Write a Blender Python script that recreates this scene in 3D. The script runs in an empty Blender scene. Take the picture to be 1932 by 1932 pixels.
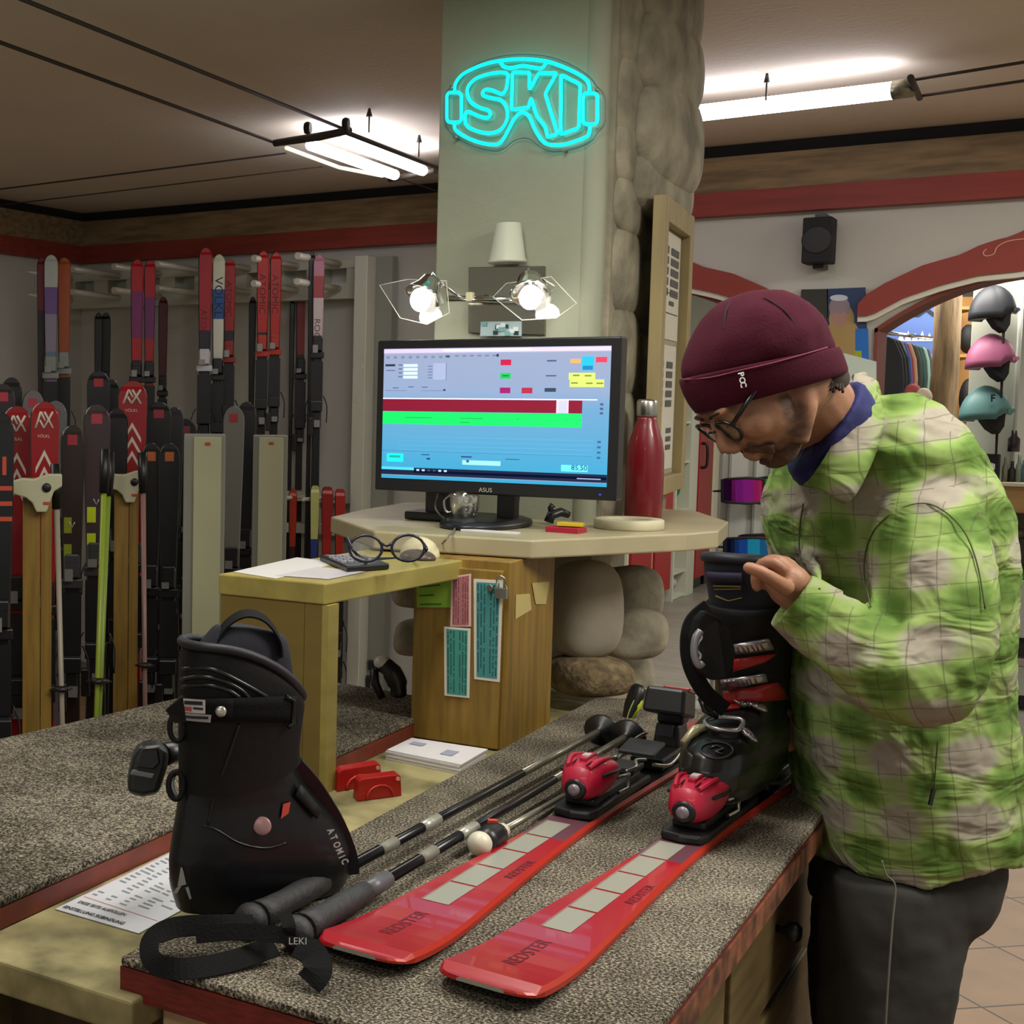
import bpy, math, random
from mathutils import Vector as V, Matrix
SC = bpy.context.scene
COL = SC.collection
random.seed(7)
PI = math.pi

# ---------------------------------------------------------------- camera
F, CX, CY = 2670.0, 215.0, 966.0            # focal length and optical centre in pixels of the 1932 frame
PITCH, ROLL, YAW = math.radians(4.727), math.radians(.377), math.radians(-35.75)
_f = V((math.sin(YAW)*math.cos(PITCH), math.cos(YAW)*math.cos(PITCH), -math.sin(PITCH)))
_r = V((math.cos(YAW), -math.sin(YAW), 0)); _u = _r.cross(_f)
RT = _r*math.cos(ROLL)+_u*math.sin(ROLL); UP = -_r*math.sin(ROLL)+_u*math.cos(ROLL); FW = _f
cam = bpy.data.cameras.new('camera'); co = bpy.data.objects.new('camera', cam); COL.objects.link(co)
cam.sensor_width = 36; cam.lens = F/1932*36; cam.shift_x = (966-CX)/1932; cam.clip_start = .05
co.matrix_world = Matrix(((RT.x, UP.x, -FW.x, 0), (RT.y, UP.y, -FW.y, 0), (RT.z, UP.z, -FW.z, 0), (0, 0, 0, 1)))
SC.camera = co
# the world origin is the photographer's eye, 1.6 m above the floor; X runs along the back wall, Y into the shop
FLOOR, CEIL = -1.6, 1.057

# ---------------------------------------------------------------- world, lights, exposure
w = bpy.data.worlds.new('world'); SC.world = w; w.use_nodes = True
w.node_tree.nodes['Background'].inputs[0].default_value = (.8, .78, .72, 1)
w.node_tree.nodes['Background'].inputs[1].default_value = .46
vs = SC.view_settings
SC.display_settings.display_device = 'sRGB'
vs.view_transform = 'Standard'; vs.look = 'None'; vs.gamma = 1; vs.exposure = 0.0; vs.use_curve_mapping = False
SC.cycles.use_denoising = True
SC.cycles.max_bounces = 7

def area(name, loc, sx, sy, power, color=(1, .96, .88), rot=(0, 0, 0)):
    l = bpy.data.lights.new(name, 'AREA'); l.shape = 'RECTANGLE'; l.size = sx; l.size_y = sy; l.energy = power; l.color = color
    o = bpy.data.objects.new(name, l); COL.objects.link(o); o.location = loc; o.rotation_euler = rot
    return o
# ceiling tubes of the shop that hang outside the frame (above, behind and beside the camera) and in the room behind the arches
area('ceiling_light', (-1.0, 1.9, 1.0), .3, 1.6, 26)
area('ceiling_light', (-3.6, 2.6, 1.0), .3, 1.6, 14)
area('ceiling_light', (.7, 2.5, 1.0), 1.3, .3, 55)
area('ceiling_light', (-.6, -.6, 1.0), 1.5, .4, 16)
area('ceiling_light', (-1.2, 8.4, 1.0), 1.6, .5, 50)
area('ceiling_light', (-.4, 11.0, 1.0), 2.6, .6, 85)
area('ceiling_light', (.9, 5.2, 1.0), 1.6, .3, 40)

# ---------------------------------------------------------------- pixel helpers: a pixel ray met with a depth or a plane
def ray(x, y): return RT*((x-CX)/F)-UP*((y-CY)/F)+FW
def P(x, y, t): return ray(x, y)*t
def OZ(x, y, z): d = ray(x, y); return d*(z/d.z)
def OY(x, y, Y): d = ray(x, y); return d*(Y/d.y)
def OX(x, y, X): d = ray(x, y); return d*(X/d.x)

# ---------------------------------------------------------------- materials
def lin(h):
    if not isinstance(h, str): return tuple(h)[:3]
    r = []
    for i in (0, 2, 4):
        c = int(h[i:i+2], 16)/255
        r.append(c/12.92 if c <= .04045 else ((c+.055)/1.055)**2.4)
    return tuple(r)
_M = {}
def mat(name, col, rough=.6, metal=0, var=0, vs_=8, bump=0, bs=60, spec=.5, emis=0, coat=0, col2=None, stretch=None, detail=4):
    """procedural material: base colour with optional noise between two tones, and noise bump"""
    if name in _M: return _M[name]
    m = bpy.data.materials.new(name); m.use_nodes = True; nt = m.node_tree; b = nt.nodes['Principled BSDF']
    c = lin(col); b.inputs['Base Color'].default_value = (*c, 1)
    b.inputs['Roughness'].default_value = rough; b.inputs['Metallic'].default_value = metal
    b.inputs['Specular IOR Level'].default_value = spec; b.inputs['Coat Weight'].default_value = coat
    tc = nt.nodes.new('ShaderNodeTexCoord'); mp = nt.nodes.new('ShaderNodeMapping')
    nt.links.new(tc.outputs['Object'], mp.inputs[0])
    if stretch: mp.inputs['Scale'].default_value = stretch
    if var or col2:
        n = nt.nodes.new('ShaderNodeTexNoise'); n.inputs['Scale'].default_value = vs_; n.inputs['Detail'].default_value = detail
        nt.links.new(mp.outputs[0], n.inputs[0])
        r = nt.nodes.new('ShaderNodeValToRGB')
        c2 = lin(col2) if col2 else tuple(x*(1-var) for x in c)
        r.color_ramp.elements[0].color = (*c2, 1); r.color_ramp.elements[1].color = (*[min(1, x*(1+var*.5)) for x in c], 1)
        r.color_ramp.elements[0].position = .35; r.color_ramp.elements[1].position = .65
        nt.links.new(n.outputs[0], r.inputs[0]); nt.links.new(r.outputs[0], b.inputs['Base Color'])
    if bump:
        n = nt.nodes.new('ShaderNodeTexNoise'); n.inputs['Scale'].default_value = bs; n.inputs['Detail'].default_value = 5
        nt.links.new(mp.outputs[0], n.inputs[0])
        bp = nt.nodes.new('ShaderNodeBump'); bp.inputs['Strength'].default_value = bump; bp.inputs['Distance'].default_value = .01
        nt.links.new(n.outputs[0], bp.inputs['Height']); nt.links.new(bp.outputs[0], b.inputs['Normal'])
    if emis:
        b.inputs['Emission Color'].default_value = (*c, 1); b.inputs['Emission Strength'].default_value = emis
    _M[name] = m
    return m
def glassy(name, col, alpha=.25, rough=.05):
    if name in _M: return _M[name]
    m = bpy.data.materials.new(name); m.use_nodes = True; nt = m.node_tree; nt.nodes.clear()
    o = nt.nodes.new('ShaderNodeOutputMaterial'); mx = nt.nodes.new('ShaderNodeMixShader')
    t = nt.nodes.new('ShaderNodeBsdfTransparent'); g = nt.nodes.new('ShaderNodeBsdfGlossy')
    g.inputs[0].default_value = (*lin(col), 1); g.inputs[1].default_value = rough
    mx.inputs[0].default_value = alpha
    nt.links.new(t.outputs[0], mx.inputs[1]); nt.links.new(g.outputs[0], mx.inputs[2]); nt.links.new(mx.outputs[0], o.inputs[0])
    _M[name] = m
    return m

# ---------------------------------------------------------------- mesh builder
def frame(d, up=V((0, 0, 1))):
    d = d.normalized()
    if abs(d.dot(up)) > .98: up = V((1, 0, 0))
    a = d.cross(up).normalized(); b = a.cross(d).normalized()
    return a, b, d
def cat(pts, n=6, closed=False):
    """Catmull-Rom through points"""
    pts = [V(p) for p in pts]; out = []; N = len(pts)
    for i in range(N if closed else N-1):
        p = [pts[(i+k-1) % N] if closed else pts[max(0, min(N-1, i+k-1))] for k in range(4)]
        for j in range(n):
            t = j/n
            out.append(.5*((2*p[1])+(p[2]-p[0])*t+(2*p[0]-5*p[1]+4*p[2]-p[3])*t*t+(3*p[1]-p[0]-3*p[2]+p[3])*t**3))
    if not closed: out.append(pts[-1])
    return out
INFO = {}
class MB:
    def __init__(s): s.v = []; s.f = []; s.m = []; s.s = []
    def add(s, vs, fs, m=0, sm=False):
        b = len(s.v); s.v += [V(p) for p in vs]
        for f in fs: s.f.append([b+i for i in f]); s.m.append(m); s.s.append(sm)
        return s
    def box(s, c, size, rz=0, m=0, R=None, taper=1):
        c = V(c); hx, hy, hz = size[0]/2, size[1]/2, size[2]/2
        R = R or Matrix.Rotation(rz, 3, 'Z')
        vs = []
        for z in (-1, 1):
            k = taper if z > 0 else 1
            for x, y in ((-1, -1), (1, -1), (1, 1), (-1, 1)): vs.append(c+R @ V((x*hx*k, y*hy*k, z*hz)))
        return s.add(vs, [(3, 2, 1, 0), (4, 5, 6, 7), (0, 1, 5, 4), (1, 2, 6, 5), (2, 3, 7, 6), (3, 0, 4, 7)], m)
    def bb(s, a, b, m=0):
        a, b = V(a), V(b); return s.box((a+b)/2, [abs(b[i]-a[i]) for i in range(3)], m=m)
    def loft(s, rings, m=0, caps=True, closed=True, sm=True):
        n = len(rings[0]); vs = [p for r in rings for p in r]; fs = []
        for i in range(len(rings)-1):
            for j in range(n if closed else n-1):
                k = (j+1) % n; fs.append((i*n+j, i*n+k, (i+1)*n+k, (i+1)*n+j))
        s.add(vs, fs, m, sm)
        if caps and closed:
            b = len(s.v)-len(vs)
            s.f.append([b+j for j in reversed(range(n))]); s.m.append(m); s.s.append(False)
            s.f.append([b+(len(rings)-1)*n+j for j in range(n)]); s.m.append(m); s.s.append(False)
        return s
    def tube(s, pts, r, n=8, m=0, closed=False, flat=1, up=V((0, 0, 1)), caps=True):
        pts = [V(p) for p in pts]; N = len(pts); rings = []
        a = None
        for i, p in enumerate(pts):
            d = (pts[(i+1) % N]-pts[i-1]) if closed else (pts[min(N-1, i+1)]-pts[max(0, i-1)])
            if d.length < 1e-9: d = V((0, 0, 1))
            d.normalize()
            if a is None: a, b, _ = frame(d, up)
            else:
                a = (a-d*a.dot(d)); a.normalize(); b = a.cross(d)
            rr = r[i] if isinstance(r, (list, tuple)) else r
            rings.append([p+(a*math.cos(2*PI*k/n)*rr+b*math.sin(2*PI*k/n)*rr*flat) for k in range(n)])
        if closed: rings.append(rings[0])
        return s.loft(rings, m, caps=caps and not closed)
    def cyl(s, a, b, r, r2=None, n=16, m=0): return s.tube([a, b], [r, r if r2 is None else r2], n, m)
    def lathe(s, prof, o=(0, 0, 0), ax=V((0, 0, 1)), n=24, m=0, sq=1, caps=True):
        a, b, d = frame(V(ax)); o = V(o)
        return s.loft([[o+d*z+a*(r*math.cos(2*PI*k/n))+b*(r*sq*math.sin(2*PI*k/n)) for k in range(n)] for r, z in prof], m, caps=caps)
    def ell(s, c, r, R=None, nu=20, nv=12, m=0, zmin=-1, zmax=1):
        c = V(c); R = R or Matrix.Identity(3); rings = []
        for i in range(nv+1):
            t = math.asin(zmin)+(math.asin(zmax)-math.asin(zmin))*i/nv
            k = max(math.cos(t), .01)
            rings.append([c+R @ V((r[0]*k*math.cos(2*PI*j/nu), r[1]*k*math.sin(2*PI*j/nu), r[2]*math.sin(t))) for j in range(nu)])
        return s.loft(rings, m)
    def prism(s, poly, nrm, m=0, side=None):
        """poly: 3D points in a plane, extruded by the vector nrm"""
        n = len(poly); vs = [V(p) for p in poly]+[V(p)+V(nrm) for p in poly]
        s.add(vs, [tuple(reversed(range(n))), tuple(n+i for i in range(n))], m)
        b = len(s.v)-2*n
        for i in range(n):
            s.f.append([b+i, b+(i+1) % n, b+n+(i+1) % n, b+n+i]); s.m.append(m if side is None else side); s.s.append(False)
        return s
    def quad(s, a, b, c, d, m=0): return s.add([a, b, c, d], [(0, 1, 2, 3)], m)
    def text(s, txt, o, u, v, h, m=0, ext=.0006, align='LEFT', wx=1.0, bold=0):
        cu = bpy.data.curves.new('t', 'FONT'); cu.body = txt; cu.size = 1; cu.align_x = align; cu.resolution_u = 3; cu.offset = bold
        ob = bpy.data.objects.new('t', cu); me = ob.to_mesh()
        o, u, v = V(o), V(u).normalized(), V(v).normalized(); n = u.cross(v)*ext
        s.add([o+u*(p.co.x*h*wx)+v*(p.co.y*h)+n for p in me.vertices], [tuple(p.vertices) for p in me.polygons], m)
        ob.to_mesh_clear(); bpy.data.objects.remove(ob); bpy.data.curves.remove(cu)
        return s
    def build(s, name, mats, parent=None, bev=0, sub=0, world=True, bseg=2, remesh=0, smooth=0, disp=None, autosmooth=False, solid=0, base=None):
        me = bpy.data.meshes.new(name)
        vs = s.v
        o = bpy.data.objects.new(name, me)
        if parent is not None:
            if world:
                Mi = INFO[parent.name].inverted(); vs = [Mi @ p for p in vs]
            o.parent = parent
            INFO[o.name] = INFO[parent.name]
        elif world:
            if base is None:
                lo = [min(p[i] for p in vs) for i in range(3)]; hi = [max(p[i] for p in vs) for i in range(3)]
                base = V(((lo[0]+hi[0])/2, (lo[1]+hi[1])/2, lo[2]))
            base = V(base); vs = [p-base for p in vs]; o.location = base; INFO[o.name] = Matrix.Translation(base)
        me.from_pydata([tuple(p) for p in vs], [], s.f)
        mats = mats if isinstance(mats, (list, tuple)) else [mats]
        for k in mats: me.materials.append(k)
        me.polygons.foreach_set('material_index', s.m); me.polygons.foreach_set('use_smooth', s.s)
        me.validate(); me.update()
        COL.objects.link(o)
        if remesh:
            r = o.modifiers.new('r', 'REMESH'); r.mode = 'VOXEL'; r.voxel_size = remesh; r.use_smooth_shade = True
        if smooth:
            r = o.modifiers.new('s', 'SMOOTH'); r.iterations = smooth; r.factor = .6
        if solid:
            r = o.modifiers.new('so', 'SOLIDIFY'); r.thickness = solid; r.offset = 0
        if bev:
            b = o.modifiers.new('b', 'BEVEL'); b.width = bev; b.segments = bseg; b.limit_method = 'ANGLE'; b.angle_limit = .6
        if sub:
            b = o.modifiers.new('u', 'SUBSURF'); b.levels = sub; b.render_levels = sub
        if disp:
            for (ty, size, stren) in disp:
                t = bpy.data.textures.new('d', ty); t.noise_scale = size
                d = o.modifiers.new('d', 'DISPLACE'); d.texture = t; d.strength = stren; d.mid_level = .5
                d.texture_coords = 'LOCAL'
        return o
def tag(o, label=None, cat_=None, group=None, kind=None):
    if label: o['label'] = label
    if cat_: o['category'] = cat_
    if group: o['group'] = group
    if kind: o['kind'] = kind
    return o
def thing(name, label, cat_, loc, rz=0, group=None, M=None):
    o = bpy.data.objects.new(name, None); COL.objects.link(o); o.empty_display_size = .05
    M = M or (Matrix.Translation(V(loc)) @ Matrix.Rotation(rz, 4, 'Z'))
    o.matrix_basis = M; INFO[o.name] = M.copy()
    return tag(o, label, cat_, group)
def struct(name, mb, mats, parent=None, **k):
    o = mb.build(name, mats, parent, **k)
    if parent is None: o['kind'] = 'structure'
    return o
# ================================================================ surface materials of the room
def m_ceiling():
    return mat('ceiling_paint', 'd6cab6', .9, var=.08, vs_=.8, bump=.15, bs=40)
def speckle_carpet(name='speckled_carpet', dark='1a1815', mid='565046', light='b2aa96'):
    m = bpy.data.materials.new(name); m.use_nodes = True; nt = m.node_tree; b = nt.nodes['Principled BSDF']
    b.inputs['Roughness'].default_value = .95; b.inputs['Specular IOR Level'].default_value = .1
    tc = nt.nodes.new('ShaderNodeTexCoord')
    n = nt.nodes.new('ShaderNodeTexNoise'); n.inputs['Scale'].default_value = 260; n.inputs['Detail'].default_value = 3; n.inputs['Roughness'].default_value = .75
    g = nt.nodes.new('ShaderNodeTexNoise'); g.inputs['Scale'].default_value = 7; g.inputs['Detail'].default_value = 5
    nt.links.new(tc.outputs['Object'], n.inputs[0]); nt.links.new(tc.outputs['Object'], g.inputs[0])
    a = nt.nodes.new('ShaderNodeMath'); a.operation = 'MULTIPLY_ADD'; a.inputs[1].default_value = .22
    nt.links.new(g.outputs[0], a.inputs[0]); nt.links.new(n.outputs[0], a.inputs[2])
    r = nt.nodes.new('ShaderNodeValToRGB'); e = r.color_ramp.elements
    e[0].position = .49; e[0].color = (*lin(dark), 1); e[1].position = .76; e[1].color = (*lin(light), 1)
    x = e.new(.61); x.color = (*lin(mid), 1)
    nt.links.new(a.outputs[0], r.inputs[0]); nt.links.new(r.outputs[0], b.inputs['Base Color'])
    bp = nt.nodes.new('ShaderNodeBump'); bp.inputs['Strength'].default_value = .7; bp.inputs['Distance'].default_value = .003
    nt.links.new(n.outputs[0], bp.inputs['Height']); nt.links.new(bp.outputs[0], b.inputs['Normal'])
    return m
def tile_floor():
    m = bpy.data.materials.new('floor_tiles'); m.use_nodes = True; nt = m.node_tree; b = nt.nodes['Principled BSDF']
    b.inputs['Roughness'].default_value = .45
    tc = nt.nodes.new('ShaderNodeTexCoord'); mp = nt.nodes.new('ShaderNodeMapping'); mp.inputs['Rotation'].default_value = (0, 0, math.radians(45)); mp.inputs['Location'].default_value = (.12, .05, 0)
    br = nt.nodes.new('ShaderNodeTexBrick'); br.offset = 0; br.inputs['Scale'].default_value = 1
    br.inputs['Brick Width'].default_value = .36; br.inputs['Row Height'].default_value = .36; br.inputs['Mortar Size'].default_value = .004
    br.inputs['Color1'].default_value = (*lin('a9855f'), 1); br.inputs['Color2'].default_value = (*lin('9a7a59'), 1); br.inputs['Mortar'].default_value = (*lin('3a3026'), 1)
    n = nt.nodes.new('ShaderNodeTexNoise'); n.inputs['Scale'].default_value = 6; n.inputs['Detail'].default_value = 4
    mx = nt.nodes.new('ShaderNodeMix'); mx.data_type = 'RGBA'; mx.blend_type = 'MULTIPLY'; mx.inputs[0].default_value = .5
    nt.links.new(tc.outputs['Object'], mp.inputs[0]); nt.links.new(mp.outputs[0], br.inputs[0]); nt.links.new(mp.outputs[0], n.inputs[0])
    nt.links.new(br.outputs[0], mx.inputs[6]); nt.links.new(n.outputs[0], mx.inputs[7]); nt.links.new(mx.outputs[2], b.inputs['Base Color'])
    return m
WOODG = dict(stretch=(1, 8, 8), vs_=3)
m_wall = mat('wall_plaster', 'c4c2b6', .9, var=.06, vs_=1.5, bump=.1, bs=90)
m_wallR = m_wall
m_beam = mat('frieze_wood', '8a7350', .7, var=.35, vs_=4, stretch=(1.2, 5, 9), bump=.1)
m_red = mat('red_stained_board', '8c3326', .6, var=.2, vs_=3, stretch=(1, 6, 10))
m_dark = mat('dark_gap', '14110e', .9)
m_black = mat('black_plastic', '141416', .38, spec=.5)
m_blackm = mat('matt_black', '121213', .75)
m_white = mat('white_lacquer', 'c8c9b6', .45)
m_chrome = mat('polished_chrome', 'd9d9d9', .12, 1)
m_steel = mat('brushed_steel', 'b4b4ae', .3, 1)
m_ywood = mat('yellow_varnished_wood', '8c6e2c', .5, var=.28, vs_=5, stretch=(9, 9, .8))
m_ywood2 = mat('yellow_varnished_board', '9b8e48', .5, var=.16, vs_=4, stretch=(6, 1, 6))
m_pale = mat('pale_wood', 'b59a72', .6, var=.2, vs_=4, stretch=(8, 8, 1))
m_paper = mat('white_paper', 'd8d6d8', .8)

# ================================================================ room shell
XL, YL, YR = -5.08, 6.72, 6.40
mb = MB().bb((-6, -2.5, FLOOR-.1), (3.2, YR, FLOOR)); struct('floor', mb, tile_floor())
mb = MB().bb((-6, YR, FLOOR-.1), (3.2, 14.6, FLOOR)); struct('floor_far', mb, mat('grey_laminate', '87847a', .4, var=.18, vs_=3, stretch=(1.2, 9, 1)))
mb = MB().bb((.2-3.2, YR-.03, FLOOR), (3.2, YR+.0, FLOOR+.006)); struct('trim_1', mb, mat('threshold_strip', 'b7ad98', .4))
mb = MB().bb((-6, -2.5, CEIL), (3.2, 14.6, CEIL+.1)); struct('ceiling', mb, m_ceiling())
mb = MB().bb((XL-.2, -2.5, FLOOR), (XL, YL+.2, CEIL)); struct('wall_left', mb, m_wall)
mb = MB().bb((XL, YL, FLOOR), (-2.6, YL+.15, CEIL)); struct('wall_back', mb, m_wall)
mb = MB().bb((-6, 14.4, FLOOR), (3.2, 14.6, CEIL)); struct('wall_far', mb, mat('far_wall', 'd3d4c8', .9))
# arched partition: piers, lintel with two arches
WT = .24
def arch_z(x, xc): return .5-.686*(x-xc)**2
A1, A2 = -1.80, -.305; HW = .56
def arch_wall():
    mb = MB()
    def col(x0, x1, z0f, n=1):
        for i in range(n):
            a = x0+(x1-x0)*i/n; b = x0+(x1-x0)*(i+1)/n
            za, zb = z0f(a), z0f(b)
            vs = [V((a, YR, za)), V((b, YR, zb)), V((b, YR, CEIL)), V((a, YR, CEIL)), V((a, YR+WT, za)), V((b, YR+WT, zb)), V((b, YR+WT, CEIL)), V((a, YR+WT, CEIL))]
            mb.add(vs, [(0, 1, 2, 3), (7, 6, 5, 4), (4, 5, 1, 0)], 0)
            if z0f(a) == FLOOR and n == 1: mb.add(vs, [(0, 3, 7, 4), (1, 5, 6, 2)], 0)
    g = lambda x: FLOOR
    col(-2.6, A1-HW, g); col(A1-HW, A1+HW, lambda x: arch_z(x, A1), 24); col(A1+HW, A2-HW, g)
    col(A2-HW, A2+HW, lambda x: arch_z(x, A2), 24); col(A2+HW, 3.0, g)
    return mb
struct('wall_arches', arch_wall(), m_wallR, base=(0, YR, FLOOR))
# frieze: strip painted dark for the gap's shade, wood beam, red board, left wall / back wall / right partition
for nm, z0, z1, dp, m in (('trim_wood', .86, 1.005, .05, m_beam), ('trim_red', .763, .86, .065, m_red), ('trim_gap_shade', 1.005, CEIL, .02, m_dark)):
    mb = MB()
    mb.bb((XL, -2.5, z0), (XL+dp, YL, z1)); struct(nm+'_left', mb, m)
    mb = MB()
    mb.bb((XL+dp, YL-dp, z0), (-2.6, YL, z1)); struct(nm+'_back', mb, m)
    mb = MB()
    mb.bb((-2.6, YR-dp, z0), (3.0, YR, z1)); struct(nm+'_right', mb, m)
# red arch mouldings (board with white and dark lower edges, scroll line) on each arch
m_arch = mat('arch_red_board', '8d3527', .55)
m_pink = mat('scroll_line', 'd9a58c', .5)
up_px = [(1622, 575), (1628, 563), (1674, 535), (1744, 502), (1815, 482), (1850, 465), (1880, 455), (1914, 447), (1932, 436)]
lo_px = [(1645, 597), (1709, 563), (1780, 539), (1850, 521), (1921, 514), (1932, 513)]
U = [(p.x-A2, p.z) for p in (OY(x, y, YR) for x, y in up_px)]
L_ = [(p.x-A2, p.z) for p in (OY(x, y, YR) for x, y in lo_px)]
U2 = U+[(.0, .66)]; U2 = U2+[(-x, z) for x, z in reversed(U2[:-1])]
L2 = L_+[(.0, .512)]; L2 = L2+[(-x, z) for x, z in reversed(L2[:-1])]
for i, xc in enumerate((A1, A2)):
    mb = MB(); Y0 = YR-.05
    poly = [V((xc+x, Y0, z)) for x, z in L2]+[V((xc+x, Y0, z)) for x, z in reversed(U2)]
    # strips between lower and upper edges
    N = 40
    def interp(L, x):
        for a, b in zip(L, L[1:]):
            if a[0] <= x <= b[0]: return a[1]+(b[1]-a[1])*(x-a[0])/max(1e-6, b[0]-a[0])
        return L[0][1] if x < L[0][0] else L[-1][1]
    x0, x1 = U2[0][0], U2[-1][0]
    for k in range(N):
        a, b = x0+(x1-x0)*k/N, x0+(x1-x0)*(k+1)/N
        la, lb, ua, ub = interp(L2, a), interp(L2, b), interp(U2, a), interp(U2, b)
        mb.prism([V((xc+a, Y0, la)), V((xc+b, Y0, lb)), V((xc+b, Y0, ub)), V((xc+a, Y0, ua))], V((0, .05, 0)), 0)
        mb.prism([V((xc+a, Y0+.012, la-.022)), V((xc+b, Y0+.012, lb-.022)), V((xc+b, Y0+.012, lb)), V((xc+a, Y0+.012, la))], V((0, .04, 0)), 1)
    for sgn in (-1, 1):
        sc = [V((xc+sgn*x, Y0-.002, z)) for x, z in ((.0, .60), (.0-.06, .605), (-.12, .60), (-.155, .58), (-.165, .555), (-.19, .548), (-.2, .56), (-.19, .575))]
        mb.tube(cat(sc, 5), .0025, 5, 2)
    o = struct('trim_arch_%d' % (i+1), mb, [m_arch, mat('arch_white_edge', 'd9d6c2', .5), m_pink], base=(xc, YR, .3))
    # dark red lining of the opening
    mb = MB()
    for k in range(24):
        a, b = -HW+2*HW*k/24, -HW+2*HW*(k+1)/24
        za, zb = arch_z(xc+a, xc), arch_z(xc+b, xc)
        mb.prism([V((xc+a, YR-.01, za)), V((xc+b, YR-.01, zb)), V((xc+b, YR-.01, zb-.02)), V((xc+a, YR-.01, za-.02))], V((0, WT+.02, 0)), 0)
    for sgn in (-1, 1):
        mb.bb((xc+sgn*HW, YR-.01, FLOOR), (xc+sgn*(HW-.012), YR+WT+.01, arch_z(xc+HW, xc)))
    struct('trim_lining_%d' % (i+1), mb, mat('jamb_red', '7c3a2c', .6), base=(xc, YR, FLOOR))

# ================================================================ pillar: plastered front, stone flank and stone foot
PX0, PX1, PY0, PY1 = -1.475, -1.06, 3.45, 4.05
m_pil = mat('pillar_plaster', '9a9e8a', .85, var=.06, vs_=3, bump=.12, bs=50)
m_stone = mat('mortared_stone', '8f8975', .9, var=.4, vs_=9, bump=.8, bs=22)
mb = MB().bb((PX0, PY0+.03, -.34), (PX1, PY1, CEIL)).bb((PX0, PY0, -.34), (PX1-.035, PY0+.04, CEIL))
# slightly raised rounded plaster strip at the right edge
mb.tube([V((PX1-.03, PY0+.03, -.34)), V((PX1-.03, PY0+.03, CEIL))], .034, 12)
struct('pillar', mb, m_pil, bev=.004)
rs = random.Random(3)
def rock(c, r, seed, m=m_stone, parent=None, name='stone', sub=2, amp=.25):
    rr = random.Random(seed); mb = MB(); nu, nv = 14, 9
    ph = [rr.uniform(0, 6.28) for _ in range(6)]
    rings = []
    for i in range(nv+1):
        t = -PI/2+PI*i/nv; k = max(math.cos(t), .02)**.6; s_ = math.sin(t)
        s_ = math.copysign(abs(s_)**.7, s_)
        ring = []
        for j in range(nu):
            a = 2*PI*j/nu
            d = 1+amp*.5*(math.sin(2*a+ph[0]+2*t)*.5+math.sin(3*a+ph[1]-t)*.35+math.sin(5*a+ph[2]+3*t)*.2)
            ca, sa = math.cos(a), math.sin(a)
            ca = math.copysign(abs(ca)**.75, ca); sa = math.copysign(abs(sa)**.75, sa)
            ring.append(V(c)+V((r[0]*k*ca*d, r[1]*k*sa*d, r[2]*s_*(1+amp*.3*math.sin(a+ph[3])))))
        rings.append(ring)
    mb.loft(rings, 0)
    return mb.build(name, m, parent, sub=1)
# ---------------------------------------------------------------- stones on the pillar
STX = PX1
pil_st = thing('stone_cladding', 'rough grey mortared stone cladding up the right flank of the pillar', 'stonework', (STX, 3.7, FLOOR))
mb = MB().bb((STX-.01, PY0+.03, -.34), (STX+.018, PY1, CEIL)); mb.build('mortar_bed', mat('mortar', '8d8672', .95, bump=.6, bs=30, var=.2), pil_st)
for i, (z, h, dx) in enumerate(((1.02, .13, .01), (.855, .12, .012), (.665, .135, .02), (.545, .09, .0), (.42, .085, .022), (.26, .12, -.012), (.06, .13, -.014), (-.13, .12, -.014), (-.28, .1, -.01))):
    rock((STX+(.025+dx if z > .5 else -.012), PY0+.40, z), (.05 if z > .5 else .042, .28, h), 30+i, parent=pil_st, amp=.14)
    rock((STX+.01, PY0+.16, z+.05), (.03, .13, h*.9), 60+i, parent=pil_st, amp=.2)
# stone foot below the shelf: big oval boulder, round stone, rough slab, small stones
ft = thing('stone_plinth', 'boulders and rough slab mortared as the foot of the pillar below the shelf', 'stonework', (-1.2, 3.5, FLOOR))
MB().bb((PX0+.1, PY0+.28, FLOOR), (PX1-.08, PY1-.02, -.345)).build('mortar_core', mat('mortar', '8d8672'), ft)
m_boulder = mat('smooth_boulder', 'a39b88', .85, var=.22, vs_=5, bump=.3, bs=12)
m_slab = mat('rough_slab', '7d6c4e', .95, var=.5, vs_=30, bump=1, bs=60)
def rk(px0, py0, px1, py1, t, ry, seed, m, name, amp=.2):
    c = P((px0+px1)/2, (py0+py1)/2, t); k = t/F
    R = (abs(px1-px0)/2*k, ry, abs(py1-py0)/2*k)
    o = rock((0, 0, 0), R, seed, m, None, name, amp=amp)
    # turn the stone so that it faces across the view and sits at its place
    o.parent = ft; o.location = c-V((-1.2, 3.5, FLOOR+R[2])); o.rotation_euler = (0, 0, -YAW*-1 if False else YAW*-1*-1)
    return o
for a in ((1038, 1058, 1162, 1244, 3.42, .09, 1, m_boulder, 'boulder', .10), (1148, 1150, 1232, 1245, 3.55, .10, 2, m_stone, 'round_stone', .12),
          (1036, 1238, 1192, 1312, 3.40, .10, 3, m_slab, 'slab', .12), (1120, 1070, 1238, 1180, 3.68, .1, 4, m_stone, 'upper_stone', .2),
          (1050, 1290, 1235, 1400, 3.62, .12, 6, mat('mortar', '8d8672'), 'mortar_foot', .2), (765, 1170, 812, 1240, 4.0, .08, 8, m_stone, 'side_stone', .2), (764, 1080, 806, 1150, 4.0, .08, 9, m_stone, 'side_stone', .2),
          (1140, 1235, 1215, 1330, 3.66, .09, 7, m_stone, 'lower_stone', .2)):
    rk(*a)

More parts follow.
